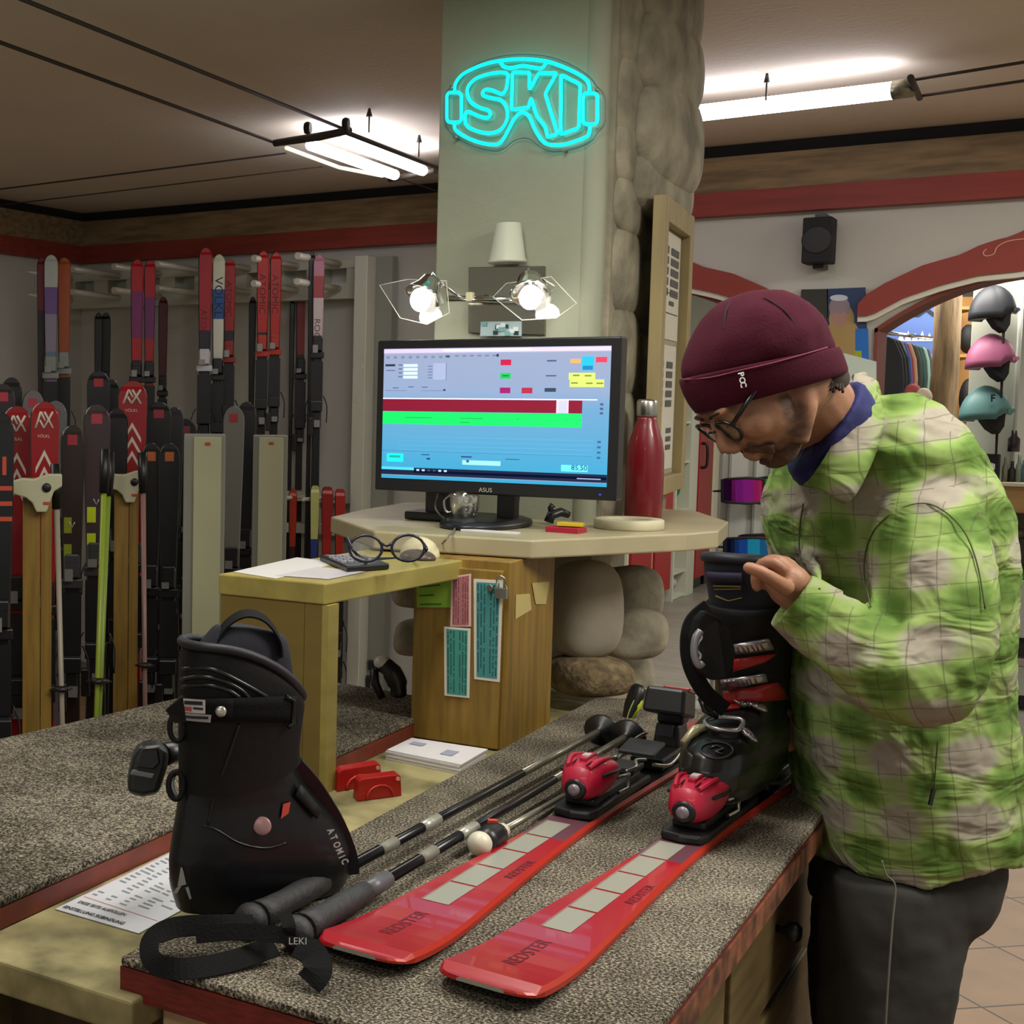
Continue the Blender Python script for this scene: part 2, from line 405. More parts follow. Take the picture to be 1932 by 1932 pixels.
# ---------------------------------------------------------------- two carpeted work benches joined by a plank
m_carp = speckle_carpet()
m_edge = mat('red_painted_edge', '6f1f18', .5, var=.35, vs_=14, stretch=(3, 3, 14))
m_edge2 = mat('worn_brown_edge', '7a4a30', .6, var=.5, vs_=25, col2='3b2016')
m_plank = mat('stained_yellow_plank', '9a9166', .65, var=.4, vs_=9, col2='5d5836')
m_body = mat('bench_board', '4e4128', .7, var=.3, vs_=4, stretch=(2, 2, 8))
ZB, ZP = -.70, -.742
BR = [(-.995, 1.402), (-.395, 1.402), (-.395, 3.30), (-.42, 3.34), (-.995, 3.34)]
t = thing('work_bench', 'near work bench under the red skis, speckled carpet top and dark red painted front edge', 'bench', (-.7, 2.3, FLOOR))
mb = MB(); mb.prism([V((x, y, ZB-.012)) for x, y in BR], V((0, 0, .012))); mb.build('carpet_top', m_carp, t, bev=.004)
mb = MB(); mb.prism([V((x, y, ZB-.052)) for x, y in BR], V((0, 0, .0395)))
mb.build('edge_board', m_edge, t)
mb = MB().bb((-.405, 1.404, ZB-.050), (-.392, 3.29, ZB-.014)); mb.build('side_edge_strip', m_edge2, t)
mb = MB().bb((-.97, 1.50, FLOOR), (-.47, 3.28, ZB-.055)); mb.build('bench_body', m_body, t)
for sx in (-.90, -.47):
    MB().bb((sx-.05, 1.43, FLOOR), (sx+.05, 1.50, ZB-.053)).build('bench_leg', m_pale, t, bev=.004)
# drawers on the right flank
for k, (y0, y1) in enumerate(((1.55, 2.2), (2.24, 2.9))):
    d = MB().bb((-.472, y0, -1.02), (-.452, y1, -.80)).build('drawer', mat('drawer_front', '6a5a36', .6, var=.3, vs_=4, stretch=(3, 1, 9)), t, bev=.003)
    MB().lathe([(.006, 0), (.007, .012), (.016, .02), (.018, .032), (.01, .04)], (-.452, (y0+y1)/2, -.9), V((1, 0, 0)), 14).build('knob', m_black, d)
for k, (y0, y1) in enumerate(((1.55, 2.2), (2.24, 2.9))):
    d = MB().bb((-.472, y0, -1.5), (-.452, y1, -1.04)).build('door', mat('drawer_front', '6a5a36'), t, bev=.003)
# left bench
BL = [(-3.0, 1.0), (-1.24, 1.0), (-1.24, 3.06), (-1.70, 3.10), (-1.84, 2.165), (-2.02, 1.5), (-2.9, 1.4)]
BL = [(-1.60, 1.385), (-1.24, 1.385), (-1.24, 3.06), (-1.71, 3.12), (-1.84, 2.165), (-2.15, 1.385)][:6]
t = thing('work_bench', 'left work bench with speckled carpet top that carries the barcode scanner', 'bench', (-1.6, 2.2, FLOOR))
mb = MB(); mb.prism([V((x, y, ZB-.01)) for x, y in reversed([BL[1], BL[2], BL[3], BL[4], BL[5]][::-1])], V((0, 0, .012))); mb.build('carpet_top', m_carp, t, bev=.003)
mb = MB(); mb.prism([V((x, y, ZB-.04)) for x, y in [BL[1], BL[2], BL[3], BL[4], BL[5]]], V((0, 0, .0295))); mb.build('edge_board', mat('red_brown_edge', '7c3527', .5, var=.35, vs_=10), t)
mb = MB().bb((-1.75, 1.48, FLOOR), (-1.27, 3.0, ZB-.045)); mb.build('bench_body', m_body, t)
mb = MB(); mb.bb((-1.75, 1.43, -1.5), (-1.27, 1.478, -.86)); mb.build('front_board', mat('dark_stained_board', '33260f', .7, var=.3, vs_=4, stretch=(8, 2, 1)), t, bev=.004)
mb = MB(); mb.bb((-1.255, 1.378, ZP-.045), (-.96, 3.6, ZP)); 
tag(mb.build('plank', m_plank, bev=.004), 'stained yellow plank bridging the gap between the two carpeted benches', 'plank')
mb = MB(); mb.bb((-1.27, 1.52, FLOOR), (-.975, 1.56, ZP-.046)); tag(mb.build('gap_panel', mat('dark_stained_board', '33260f'), bev=.002), 'dark boarded panel closing the gap below the yellow plank', 'panel')

# ---------------------------------------------------------------- raised desk (board on one leg) and cabinet
t = thing('raised_desk', 'narrow yellow wooden counter board on a single side panel above the left bench', 'desk', (-1.31, 2.34, ZP))
mb = MB(); mb.prism([V((-1.43, 2.335, -.385)), V((-1.20, 2.335, -.385)), V((-1.125, 3.06, -.385)), V((-1.39, 3.06, -.385))], V((0, 0, .04)))
mb.build('counter_board', m_ywood2, t, bev=.003)
MB().bb((-1.425, 2.337, ZB+.002), (-1.242, 2.377, -.386)).bb((-1.241, 2.337, ZP), (-1.205, 2.377, -.386)).build('side_panel', mat('panel_ply', '75622a', .6, var=.12, vs_=3, stretch=(1, 1, 5)), t)
MB().bb((-1.205, 2.337, ZP), (-1.192, 2.379, -.386)).build('edge_lipping', m_ywood2, t)
t = thing('cabinet', 'stained wooden cabinet with pinned notes standing below the monitor shelf', 'cabinet', (-1.145, 3.0, ZP))
MB().bb((-1.25, 2.86, ZP), (-1.04, 3.14, -.342)).build('body', m_ywood, t, bev=.002)
MB().bb((-1.248, 2.846, ZP+.003), (-1.052, 2.86, -.36)).build('door', m_ywood, t, bev=.003)
lk = MB(); lk.tube(cat([V((-1.062, 2.845, -.396)), V((-1.058, 2.835, -.372)), V((-1.045, 2.835, -.372)), V((-1.040, 2.845, -.396))], 4), .0025, 6); lk.box((-1.050, 2.838, -.405), (.026, .01, .022)); lk.cyl((-1.075, 2.846, -.396), (-1.075, 2.836, -.396), .007)
tag(lk.build('padlock', m_steel, bev=.001), 'small steel padlock hanging on the cabinet door edge', 'padlock')
# notes on the cabinet door (front plane) and side
def pxpoly(pts, Y): return [OY(x, y, Y) for x, y in pts]
def note(name, pts, Y, col, label, cat_, lines=0, edge=None, ink='20403a', vert=False, X=None, extra=None):
    pl = [OX(x, y, X) for x, y in pts] if X is not None else pxpoly(pts, Y)
    n = V((1, 0, 0)) if X is not None else V((0, -1, 0))
    mb = MB(); e = [p+n*.0012 for p in pl]
    a, b, c, d = [p for p in pl]
    if (b-a).cross(d-a).dot(n) > 0: mb.prism(pl, n*.0012, 0)
    else: mb.prism(pl[::-1], n*.0012, 0)
    def at(u, v): return (a*(1-u)+b*u)*(1-v)+(d*(1-u)+c*u)*v+n*.0018
    if edge is not None:
        m_ = .10
        mb.quad(at(m_, .03), at(m_, .97), at(1-m_, .97), at(1-m_, .03), 1)
    rr = random.Random(len(label))
    if vert:
        for k in range(lines):
            u = .16+.68*k/(lines-1)
            if .42 < u < .58: continue
            for j in range(40):
                v = .05+.9*j/40
                if rr.random() < .8:
                    mb.quad(at(u-.02, v)+n*.0004, at(u-.02, v+.016)+n*.0004, at(u+.02, v+.016)+n*.0004, at(u+.02, v)+n*.0004, 2)
    else:
        for k in range(lines):
            v = .15+.7*k/max(1, lines-1); u1 = .4+.5*rr.random()
            mb.quad(at(.08, v)+n*.0004, at(.08, v+.05)+n*.0004, at(u1, v+.05)+n*.0004, at(u1, v)+n*.0004, 2)
    if extra: extra(mb, at, n)
    o = mb.build(name, [mat('note_'+col, col, .8), mat('note_in_'+(edge or col), edge or col, .8), mat('ink_'+ink, ink, .8)])
    return tag(o, label, cat_)
note('note', ((786, 1100), (852, 1092), (852, 1146), (787, 1146)), 2.846, '8fb83a', 'lime green note pinned at the top left of the cabinet door', 'note', 3, None, '1f6a3a')
note('price_strip', ((852, 1088), (889, 1082), (889, 1182), (850, 1182)), 2.844, 'd8b8b4', 'reddish pink printed strip between the green note and the teal strips', 'paper strip', 7, 'a8686c', '5a2a30', True)
note('price_strip', ((894, 1092), (949, 1095), (943, 1287), (895, 1281)), 2.846, 'd8d2c8', 'longer teal printed strip at the right of the cabinet door', 'paper strip', 7, '3f8a8a', '1d3a3c', True)
note('price_strip', ((838, 1182), (888, 1186), (886, 1317), (839, 1312)), 2.843, 'd8d2c8', 'shorter teal printed strip below the pink strip on the cabinet', 'paper strip', 7, '3d8f80', '1d3a3c', True)
note('sticky_note', ((973, 1122), (999, 1120), (1002, 1150), (972, 1168)), 0, 'bcae6e', 'torn yellowish note on the cabinet side, the lower left of two', 'note', X=-1.039)
note('sticky_note', ((1003, 1100), (1036, 1097), (1029, 1140), (1010, 1140)), 0, 'b8aa6c', 'torn yellowish note on the cabinet side, the upper right of two', 'note', X=-1.039)

# ---------------------------------------------------------------- octagonal monitor shelf
m_shelf = mat('worktop_greyish', 'a89f7e', .35, var=.12, vs_=6)
SH = [(-1.37, 2.90), (-1.02, 2.93), (-.80, 3.30), (-.76, 3.42), (-.80, 3.70), (-.95, 4.0), (-1.45, 4.05), (-1.68, 3.75), (-1.66, 3.42), (-1.62, 3.18)]
mb = MB(); mb.prism([V((x, y, -.340)) for x, y in SH], V((0, 0, .040)))
tag(mb.build('shelf_top', m_shelf, bev=.004), 'pale octagonal shelf around the pillar that carries the monitor', 'shelf')
# ================================================================ things on the shelf
ZS = -.30
# monitor
MX0, MX1, MY, MZ0, MZ1 = -1.4845, -.9105, 3.14, -.224, .134
t = thing('monitor', 'black widescreen computer monitor on the octagonal shelf, screen switched on', 'monitor', (-1.2, 3.2, ZS))
SXm, EXm = MX0+.018, MX1-.021; SZ0, SZ1 = MZ0+.030, MZ1-.020
# measured corners of the whole bezel and of the lit area
mb = MB(); mb.bb((MX0, MY, MZ0), (MX1, MY+.045, MZ1)); mb.bb((MX0+.08, MY+.045, MZ0+.05), (MX1-.08, MY+.075, MZ1-.05))
bz = mb.build('housing', m_black, t, bev=.004)
mb = MB()
B0, B1 = 'scr', None
def sc_(px, py):   # screen drawing units: px 100..1740, py 190..1150 of a drawing 1640 wide
    return V((SXm+(EXm-SXm)*(px-105)/1635, MY-.0015, SZ1-(SZ1-SZ0)*(py-170)/1010))
scr_m = []
def em(h, s=1.0):
    n = 'screen_'+h
    m = mat(n, h, .4, emis=s*.8); scr_m.append(m) if m not in scr_m else None
    return scr_m.index(m)
def srect(x0, y0, x1, y1, h, lift=.0003, s=1.0):
    k = em(h, s); o = V((0, -lift, 0))
    mb.quad(sc_(x0, y1)+o, sc_(x1, y1)+o, sc_(x1, y0)+o, sc_(x0, y0)+o, k)
# background runs from grey blue at the top to cyan at the bottom: bands as on the photographed desktop
def grad_mat():
    m = bpy.data.materials.new('screen_background'); m.use_nodes = True; nt = m.node_tree; b = nt.nodes['Principled BSDF']
    tc = nt.nodes.new('ShaderNodeTexCoord'); sp = nt.nodes.new('ShaderNodeSeparateXYZ'); mr = nt.nodes.new('ShaderNodeMapRange')
    mr.inputs['From Min'].default_value = SZ0-ZS; mr.inputs['From Max'].default_value = SZ1-ZS
    r = nt.nodes.new('ShaderNodeValToRGB'); e = r.color_ramp.elements
    e[0].position = 0; e[0].color = (*lin('22b4e4'), 1); e[1].position = 1; e[1].color = (*lin('a9b6d6'), 1)
    x = e.new(.55); x.color = (*lin('74b4e0'), 1)
    x = e.new(.68); x.color = (*lin('9fb6dc'), 1)
    nt.links.new(tc.outputs['Object'], sp.inputs[0]); nt.links.new(sp.outputs[2], mr.inputs[0]); nt.links.new(mr.outputs[0], r.inputs[0])
    nt.links.new(r.outputs[0], b.inputs['Emission Color']); b.inputs['Emission Strength'].default_value = .95; b.inputs['Base Color'].default_value = (.02, .02, .02, 1)
    return m
scr_m.append(grad_mat()); mb.quad(sc_(105, 1180), sc_(1740, 1180), sc_(1740, 170), sc_(105, 170), 0)
srect(105, 175, 1740, 205, 'c6b8d8'); srect(560, 180, 1200, 195, 'e4d8f0', .0006)
srect(105, 208, 1740, 212, '8f9cc0')
for k in range(9): srect(125+k*58, 228, 150+k*58, 246, '6a7896')
srect(580, 226, 610, 240, '38425c', .0006)
for k in range(6): srect(650+k*55, 226, 680+k*55, 236, '5f6c90')
srect(955, 220, 970, 240, '1c2440', .0006)
for k in range(4):
    srect(260, 290+k*30, 370, 312+k*30, 'c2d4ee'); srect(222, 292+k*30, 250, 302+k*30, '50618a')
srect(118, 290, 195, 306, '1a2440'); srect(125, 336, 195, 342, '44527a')
srect(490, 285, 588, 410, '93a2c4'); srect(585, 285, 590, 415, '5f6c90')
for k in range(5): srect(450, 305+k*22, 482, 311+k*22, '50618a')
for (x, y) in ((180, 470), (300, 462), (405, 464)): srect(x, y, x+45, y+8, '50618a')
for (x0, x1) in ((120, 290), (400, 590)): srect(x0, 492, x1, 498, '6d7ca4')
srect(570, 482, 585, 495, '1c2440', .0006)
for (x, y, h) in ((985, 262, 'b01040'), (985, 362, '10b050'), (985, 470, '8c1060'), (1140, 470, 'a02040')): srect(x, y, x+75, y+42, h)
srect(1000, 378, 1045, 386, '0c6038', .0006)
srect(1300, 472, 1378, 500, '2c3c50'); srect(1310, 268, 1375, 280, '40507a'); srect(1305, 378, 1378, 388, '40507a')
srect(1470, 262, 1540, 292, 'd8985a'); srect(1548, 245, 1628, 345, '18a8d8'); srect(1555, 312, 1622, 340, '1070a8', .0006); srect(1640, 250, 1715, 288, 'c83450')
srect(1462, 362, 1640, 412, 'bcd068'); srect(1470, 410, 1700, 465, 'bcd068', .0004)
for (x, y) in ((1490, 375), (1570, 378), (1480, 430), (1580, 432), (1650, 432)): srect(x, y, x+45, y+10, '6c7c34', .0008)
srect(105, 552, 1660, 560, 'f0d8ec'); srect(105, 562, 1560, 655, '7c0c2c', .0004, .8); srect(1385, 560, 1468, 655, 'f0c0dc', .0008); srect(1398, 562, 1462, 655, 'b4b8dc', .001)
srect(105, 658, 1560, 755, '0cd860', .0004)
for (x, w_) in ((280, 210), (700, 170), (1110, 20), (1450, 10), (1540, 12)): srect(x, 700, x+w_, 706, '0a9c48', .0008)
srect(700, 730, 770, 736, '0a9c48', .0008)
for k in range(4): srect(230, 850+k*34, 1640, 853+k*34, '58a0d0')
srect(105, 960, 1640, 966, '3c84b0')
srect(145, 985, 275, 1050, '16e0e4'); srect(165, 1000, 250, 1018, '14a08c', .0006)
for (x, y, w_, h_) in ((415, 985, 60, 7), (455, 1012, 28, 14), (715, 990, 80, 10), (1040, 1000, 100, 5)): srect(x, y, x+w_, y+h_, '1c3c70')
srect(725, 1020, 1005, 1055, '8fd0ee'); srect(755, 1020, 775, 1036, '24406c', .0006)
srect(1430, 1030, 1610, 1078, '60d8f0'); mb.text('85,50', sc_(1500, 1065)+V((0, -.001, 0)), V((1, 0, 0)), V((0, 0, 1)), .016, em('24305c'))
for k in range(3): srect(1678, 580+k*32, 1700, 596+k*32, '3c507c')
for k in range(4): srect(1668, 850+k*38, 1692, 866+k*38, '2c5c90')
srect(105, 1090, 360, 1112, '48c4e8'); srect(360, 1092, 1740, 1130, '0c1838', .0006); srect(105, 1112, 1740, 1150, '0c1838', .0006)
for k in range(6): srect(380+k*42, 1102, 402+k*42, 1116, 'a8c4e8' if k in (0, 1, 4, 5) else '30405c', .001)
srect(105, 1150, 1740, 1158, '6c88b0', .0008); srect(1540, 1122, 1700, 1130, '8898c0', .001)
mb.build('screen', scr_m, t)
mb = MB().text('ASUS', (-1.222, MY-.001, MZ0+.007), V((1, 0, 0)), V((0, 0, 1)), .014, bold=0.0)
mb.build('lettering', mat('silver_print', 'b8b8ac', .4), t)
mb = MB().cyl((MX1-.035, MY-.001, MZ0+.013), (MX1-.035, MY+.001, MZ0+.013), .0022)
mb.build('power_light', mat('blue_led', '2838d8', .4, emis=1.2), t)
mb = MB(); mb.lathe([(.165, 0), (.17, .005), (.166, .012), (.14, .018), (.03, .022)], (-1.225, 3.20, ZS+.0005), n=40, sq=.55)
mb.build('base', m_black, t)
mb = MB(); mb.box((-1.185, 3.23, ZS+.08), (.045, .03, .15)); mb.box((-1.365, 3.25, ZS+.06), (.06, .03, .09)); mb.box((-1.34, 3.26, ZS+.012), (.20, .09, .02)); mb.box((-1.20, 3.215, ZS+.13), (.09, .04, .05)); mb.build('stand_neck', m_black, t, bev=.004)
# small things beside the monitor
mb = MB(); c = OZ(877, 975, ZS+.03)
g = thing('glass_mug', 'clear round glass mug under the monitor beside its stand', 'glass', (-1.245, 3.17, ZS+.02))
MB().lathe([(.018, 0), (.026, .008), (.034, .03), (.035, .055), (.032, .068), (.03, .068), (.033, .053), (.03, .02), (.01, .01)], (-1.267, 3.17, ZS+.014), n=24).build('bowl', glassy('clear_glass', 'ffffff', .35), g)
MB().tube(cat([V((-1.304, 3.17, ZS+.07)), V((-1.318, 3.168, ZS+.055)), V((-1.312, 3.167, ZS+.032)), V((-1.300, 3.17, ZS+.03))], 5), .003, 6).build('handle', glassy('clear_glass', 'ffffff', .35), g)
cb = MB().tube(cat([P(826, 932, 3.42), P(822, 960, 3.36), OZ(845, 985, ZS+.004), OZ(858, 996, ZS+.004), P(850, 1008, 3.03), P(838, 1022, 3.0), OZ(832, 1026, -.34)], 6), .0022, 6)
tag(cb.build('mouse_cable', mat('grey_cable', '6e6c60', .5)), 'thin grey cable running from the monitor over the shelf edge to the mouse', 'cable')
cb = MB().tube(cat([P(978, 930, 3.36), P(975, 950, 3.38), OZ(972, 968, ZS+.004)], 5), .005, 8)
tag(cb.build('power_cable', m_black), 'black cable hanging behind the monitor near the stand', 'cable')
f = thing('desk_clip', 'small black plastic clip standing right of the monitor foot', 'clip', OZ(1050, 985, ZS))
q = lambda x, y, t_=3.36: P(x, y, t_)
mb = MB(); mb.tube([q(1035, 985), q(1040, 972), q(1058, 966), q(1074, 972)], [.012, .012, .011, .008], 8); mb.build('body', m_black, f)
mb = MB(); mb.tube([q(1042, 970), q(1038, 958), q(1043, 953)], [.008, .006, .008], 8); mb.build('lever', m_black, f)
tag(MB().box(OZ(1068, 999, ZS+.006), (.075, .05, .012), rz=-.1).build('card_pack', mat('crimson_card', 'a01432', .5), bev=.001), 'red card packet lying in front of the monitor foot', 'card packet')
tag(MB().box(OZ(1077, 989, ZS+.018), (.055, .03, .008), rz=.1).build('card_pack', mat('yellow_card', 'c9b01c', .5), bev=.001), 'yellow card packet lying on the red packet', 'card packet')
tag(MB().box(OZ(925, 1003, ZS+.0025), (.13, .022, .004), rz=-.02).build('paper_slip', m_paper), 'white paper slip lying along the front of the monitor foot', 'paper')
mb = MB().lathe([(.075, 0), (.077, .003), (.077, .02), (.074, .023), (.05, .023), (.048, .02), (.048, .004), (.046, 0)], OZ(1186, 997, ZS), n=40)
tag(mb.build('tape_roll', mat('masking_tape', 'c7c2a2', .5)), 'wide pale roll of tape lying in front of the red bottle', 'tape roll')
b = thing('drink_bottle', 'red metal drinking bottle with steel cap at the pillar side of the shelf', 'bottle', OZ(1213, 985, ZS))
k = OZ(1213, 985, ZS); r0 = .0435
MB().lathe([(.0, 0), (r0*.9, 0), (r0, .008), (r0*1.0, .13), (r0*.99, .165), (r0*.86, .2), (r0*.62, .235), (r0*.52, .25), (r0*.5, .256)], k, n=32).build('body', mat('glossy_red_steel', '720d19', .35, coat=.25), b)
MB().lathe([(r0*.52, .2565), (r0*.55, .26), (r0*.55, .292), (r0*.48, .298), (0.001, .299)], k, n=32).build('cap', m_steel, b)
# framed board with printed sheets on the stone side of the pillar
def FR(u, v):
    """board frame corner: u 0 near edge .. 1 far edge, v 0 bottom .. 1 top"""
    n0 = OY(1228, 500, 3.62); p = n0+V((-.054, .497, 0))*u
    zt, zb = OY(1228, 368, 3.62).z, OY(1214, 940, 3.62).z
    p.z = zb+(zt-zb)*v
    return p
t = thing('framed_board', 'tall narrow wooden frame with printed price sheets fixed on the stone side of the pillar', 'framed board', FR(.5, 0))
nrm = (FR(1, 0)-FR(0, 0)).cross(V((0, 0, 1))).normalized()
mw = mat('frame_wood', '93845a', .6, var=.15, vs_=5, stretch=(6, 6, 1))
def fbar(u0, u1, v0, v1, th, m, nm, off=0):
    pl = [FR(u0, v0)+nrm*off, FR(u1, v0)+nrm*off, FR(u1, v1)+nrm*off, FR(u0, v1)+nrm*off]
    return MB().prism(pl, nrm*th).build(nm, m, t, bev=.002)
fbar(0, .12, 0, 1, .03, mw, 'frame_stile'); fbar(.88, 1, 0, 1, .03, mw, 'frame_stile'); fbar(.12, .88, .92, 1, .03, mw, 'frame_rail'); fbar(.12, .88, 0, .06, .03, mw, 'frame_rail')
fbar(.12, .88, .06, .92, .006, mat('backing_board', '9a9278', .8), 'backing')
mb = MB(); pr = random.Random(5)
def fq(u0, u1, v0, v1, off, m):
    mb.quad(FR(u0, v0)+nrm*off, FR(u1, v0)+nrm*off, FR(u1, v1)+nrm*off, FR(u0, v1)+nrm*off, m)
fq(.16, .84, .54, .91, .008, 0); fq(.15, .82, .08, .52, .008, 0)
for r_ in range(5):
    for c2 in range(2): fq(.22+c2*.30, .44+c2*.34, .835-r_*.036, .86-r_*.036, .0095, 1)
for r_ in range(5):
    for c2 in range(2): fq(.20+c2*.30, .40+c2*.30, .44-r_*.034, .463-r_*.034, .0095, 1)
for r_ in range(3): fq(.56, .72, .21-r_*.03, .228-r_*.03, .0095, 1)
fq(.5, .66, .66, .675, .0095, 1); fq(.2, .80, .70, .703, .0095, 1); fq(.2, .80, .63, .633, .0095, 1)
mb.build('printed_sheets', [mat('sheet', 'c4c0b0', .7), mat('grey_print', '4a4a48', .7)], t)

# ================================================================ things on the raised desk
ZD = -.345
t = thing('calculator', 'black desk calculator lying on the raised desk', 'calculator', OZ(670, 1058, ZD))
A = OZ(603, 1046, ZD+.014); Bp = OZ(690, 1046, ZD+.014); Cp = OZ(735, 1062, ZD+.014); D = OZ(655, 1068, ZD+.014)
mb = MB(); lo = [p-V((0, 0, .013)) for p in (A, D, Cp, Bp)]; mb.prism(lo, V((0, 0, .012))); mb.build('case', m_black, t, bev=.003)
mb = MB()
for i in range(5):
    for j in range(5):
        u, v = .1+i*.15, .12+j*.155
        if i == 0 and j < 5: continue
        p = A.lerp(Bp, v).lerp(D.lerp(Cp, v), u); mb.box(p+V((0, 0, .001)), (.012, .012, .004), rz=.6)
mb.build('keys', mat('grey_keys', '8b8b95', .5), t)
mb = MB(); pa = [A.lerp(Bp, v).lerp(D.lerp(Cp, v), u)+V((0, 0, .0005)) for u, v in ((.05, .08), (.05, .6), (.16, .6), (.16, .08))]
mb.quad(*pa); mb.build('display', mat('lcd', '6c7488', .3), t)
t = thing('mouse', 'cream computer mouse on the raised desk behind the glasses', 'computer mouse', OZ(790, 1035, ZD))
R = Matrix.Rotation(-.35, 3, 'Z')
MB().ell(OZ(792, 1047, ZD+.004), (.050, .032, .040), R, zmin=-.1).build('shell', mat('cream_plastic', 'd0c7a0', .4), t)
MB().ell(OZ(788, 1052, ZD+.003), (.044, .030, .018), R, zmin=-.1).build('dark_side', mat('brown_side', '4a3c34', .4), t)
t = thing('reading_glasses', 'dark blue reading glasses with round rims lying open on the raised desk', 'glasses', OZ(730, 1045, ZD))
mg = mat('navy_frame', '16142c', .3)
def rim(cx, cy, r, t_, parent, m, sq=1.0):
    pts = [P(cx+r*math.cos(a*PI/10), cy+r*sq*math.sin(a*PI/10), t_) for a in range(20)]
    return MB().tube(pts, .0028, 6, closed=True).build('rim', m, parent)
rim(690, 1035, 31, 2.72, t, mg, .8); rim(770, 1034, 31, 2.72, t, mg, .8)
MB().tube([P(716, 1024, 2.72), P(730, 1030, 2.72), P(743, 1024, 2.72)], .003, 6).build('bridge', mg, t)
MB().tube(cat([P(660, 1026, 2.72), P(655, 1015, 2.74), P(672, 1045, 2.66), OZ(700, 1056, ZD+.004)], 5), .003, 6).build('temple', mg, t)
MB().tube(cat([P(800, 1026, 2.72), P(803, 1040, 2.69), OZ(770, 1052, ZD+.004), OZ(700, 1054, ZD+.005)], 5), .003, 6).build('temple', mg, t)
for cx in (690, 770):
    MB().prism([P(cx+29*math.cos(a*PI/10), 1035+24*math.sin(a*PI/10), 2.72) for a in range(20)], FW*.001).build('lens', glassy('lens', 'ffffff', .08), t)
for i, (pts, lb, c) in enumerate((([(440, 1079), (560, 1052), (640, 1062), (520, 1092)], 'white printed paper at the left end of the raised desk', 'c9c6c4'),
                     ([(520, 1086), (600, 1070), (690, 1079), (620, 1093)], 'greyish paper overlapping the other sheet near the calculator', 'b9b4b8'))):
    mb = MB().prism([OZ(x, y, ZD+.0004+.0006*i) for x, y in pts], V((0, 0, .0006)))
    tag(mb.build('paper_sheet', mat('sheet_'+c, c, .8)), lb, 'paper')
# ================================================================ wall lamp, plaque, cup on the pillar
YP = PY0
t = thing('wall_lamp', 'chrome wall lamp with two glass-winged spotlights above the monitor', 'lamp', OY(955, 630, YP))
a, b, c, d = [OY(x, y, YP-.012) for x, y in ((883, 628), (1027, 632), (1027, 502), (884, 504))]
MB().prism([a, b, c, d], V((0, .011, 0))).build('mirror_plate', mat('mirror_plate', '8f8c7c', .12, 1), t, bev=.001)
ybar = YP-.07
MB().cyl(OY(845, 563, ybar), OY(1000, 566, ybar), .008).cyl(OY(955, 565, ybar), OY(955, 565, YP-.01), .008).build('bar', m_chrome, t)
MB().box(OY(887, 560, ybar), (.016, .02, .022)).build('joint_block', mat('ivory_block', 'c8c4a0', .4), t, bev=.002)
for k, (cx, cy, dx) in enumerate(((800, 555, -1), (1000, 550, 1))):
    c0 = OY(cx, cy, YP-.10)
    ax = V((dx*.25, -.55, -.8)).normalized()
    hd = MB().lathe([(.010, -.05), (.026, -.044), (.032, -.02), (.044, 0), (.047, .007), (.043, .007), (.030, -.012), (.012, -.025)], c0, ax, 24)
    h = hd.build('spot_head', m_chrome, t)
    MB().ell(c0+ax*.018, (.026, .026, .030), None, 16, 10).build('bulb', mat('lit_bulb', 'fff6f0', .4, emis=6), h)
    MB().tube([c0+V((0, .0, .02)), c0+V((-.012*dx, .02, .055)), c0+V((-.03*dx, .03, .03)), OY(870 if k == 0 else 985, 563, ybar)], .004, 8).build('arm', m_chrome, h)
    n = 3
    if k == 0: gl = [(716, 538), (770, 527), (842, 530), (848, 590), (806, 612), (755, 600)]
    else: gl = [(955, 535), (1040, 522), (1088, 572), (1050, 600), (985, 604), (930, 560)]
    MB().prism([OY(x, y, YP-.08) for x, y in gl], V((0, .004, 0))).build('glass_wing', glassy('lamp_glass', 'f2f4ee', .07), t)
    MB().tube([OY(x, y, YP-.082) for x, y in gl], .0012, 5, closed=True).build('glass_edge', mat('glass_edge', 'd8dcc8', .3), t)
    l = bpy.data.lights.new('spot_bulb', 'POINT'); l.energy = .6; l.color = (1, .95, .85); l.shadow_soft_size = .03
    lo_ = bpy.data.objects.new('spot_bulb', l); COL.objects.link(lo_); lo_.location = c0+ax*.065
cupc = OY(957, 496, YP-.045)
tag(MB().lathe([(.046, 0), (.046, .006), (.043, .01), (.030, .094), (.028, .096), (.0, .096)], cupc, n=28).build('cone_cup', mat('white_cup', 'c3c6b4', .35)), 'upturned white cup standing on top of the chrome lamp plate', 'cup')
# tiny picture sticker under the lamp
pq = [OY(x, y, YP-.0135) for x, y in ((906, 634), (984, 634), (984, 606), (907, 607))]
mb = MB().prism(pq, V((0, .001, 0)), 0); rr = random.Random(2)
for k in range(14):
    u, v, s = rr.random()*.85, rr.random()*.7, .12
    A_ = pq[3].lerp(pq[2], u).lerp(pq[0].lerp(pq[1], u), v); B_ = pq[3].lerp(pq[2], u+s).lerp(pq[0].lerp(pq[1], u+s), v); C_ = pq[3].lerp(pq[2], u+s).lerp(pq[0].lerp(pq[1], u+s), v+.28); D_ = pq[3].lerp(pq[2], u).lerp(pq[0].lerp(pq[1], u), v+.28)
    o_ = V((0, -.0006-.0002*k, 0)); mb.quad(D_+o_, C_+o_, B_+o_, A_+o_, 1+k % 3)
tag(mb.build('photo_sticker', [mat('st0', '9fb4b8', .4), mat('st1', '20343c', .4), mat('st2', '6fa0a0', .4), mat('st3', 'd4dcdc', .4)]), 'small bluish photo sticker at the foot of the lamp plate above the monitor', 'sticker')

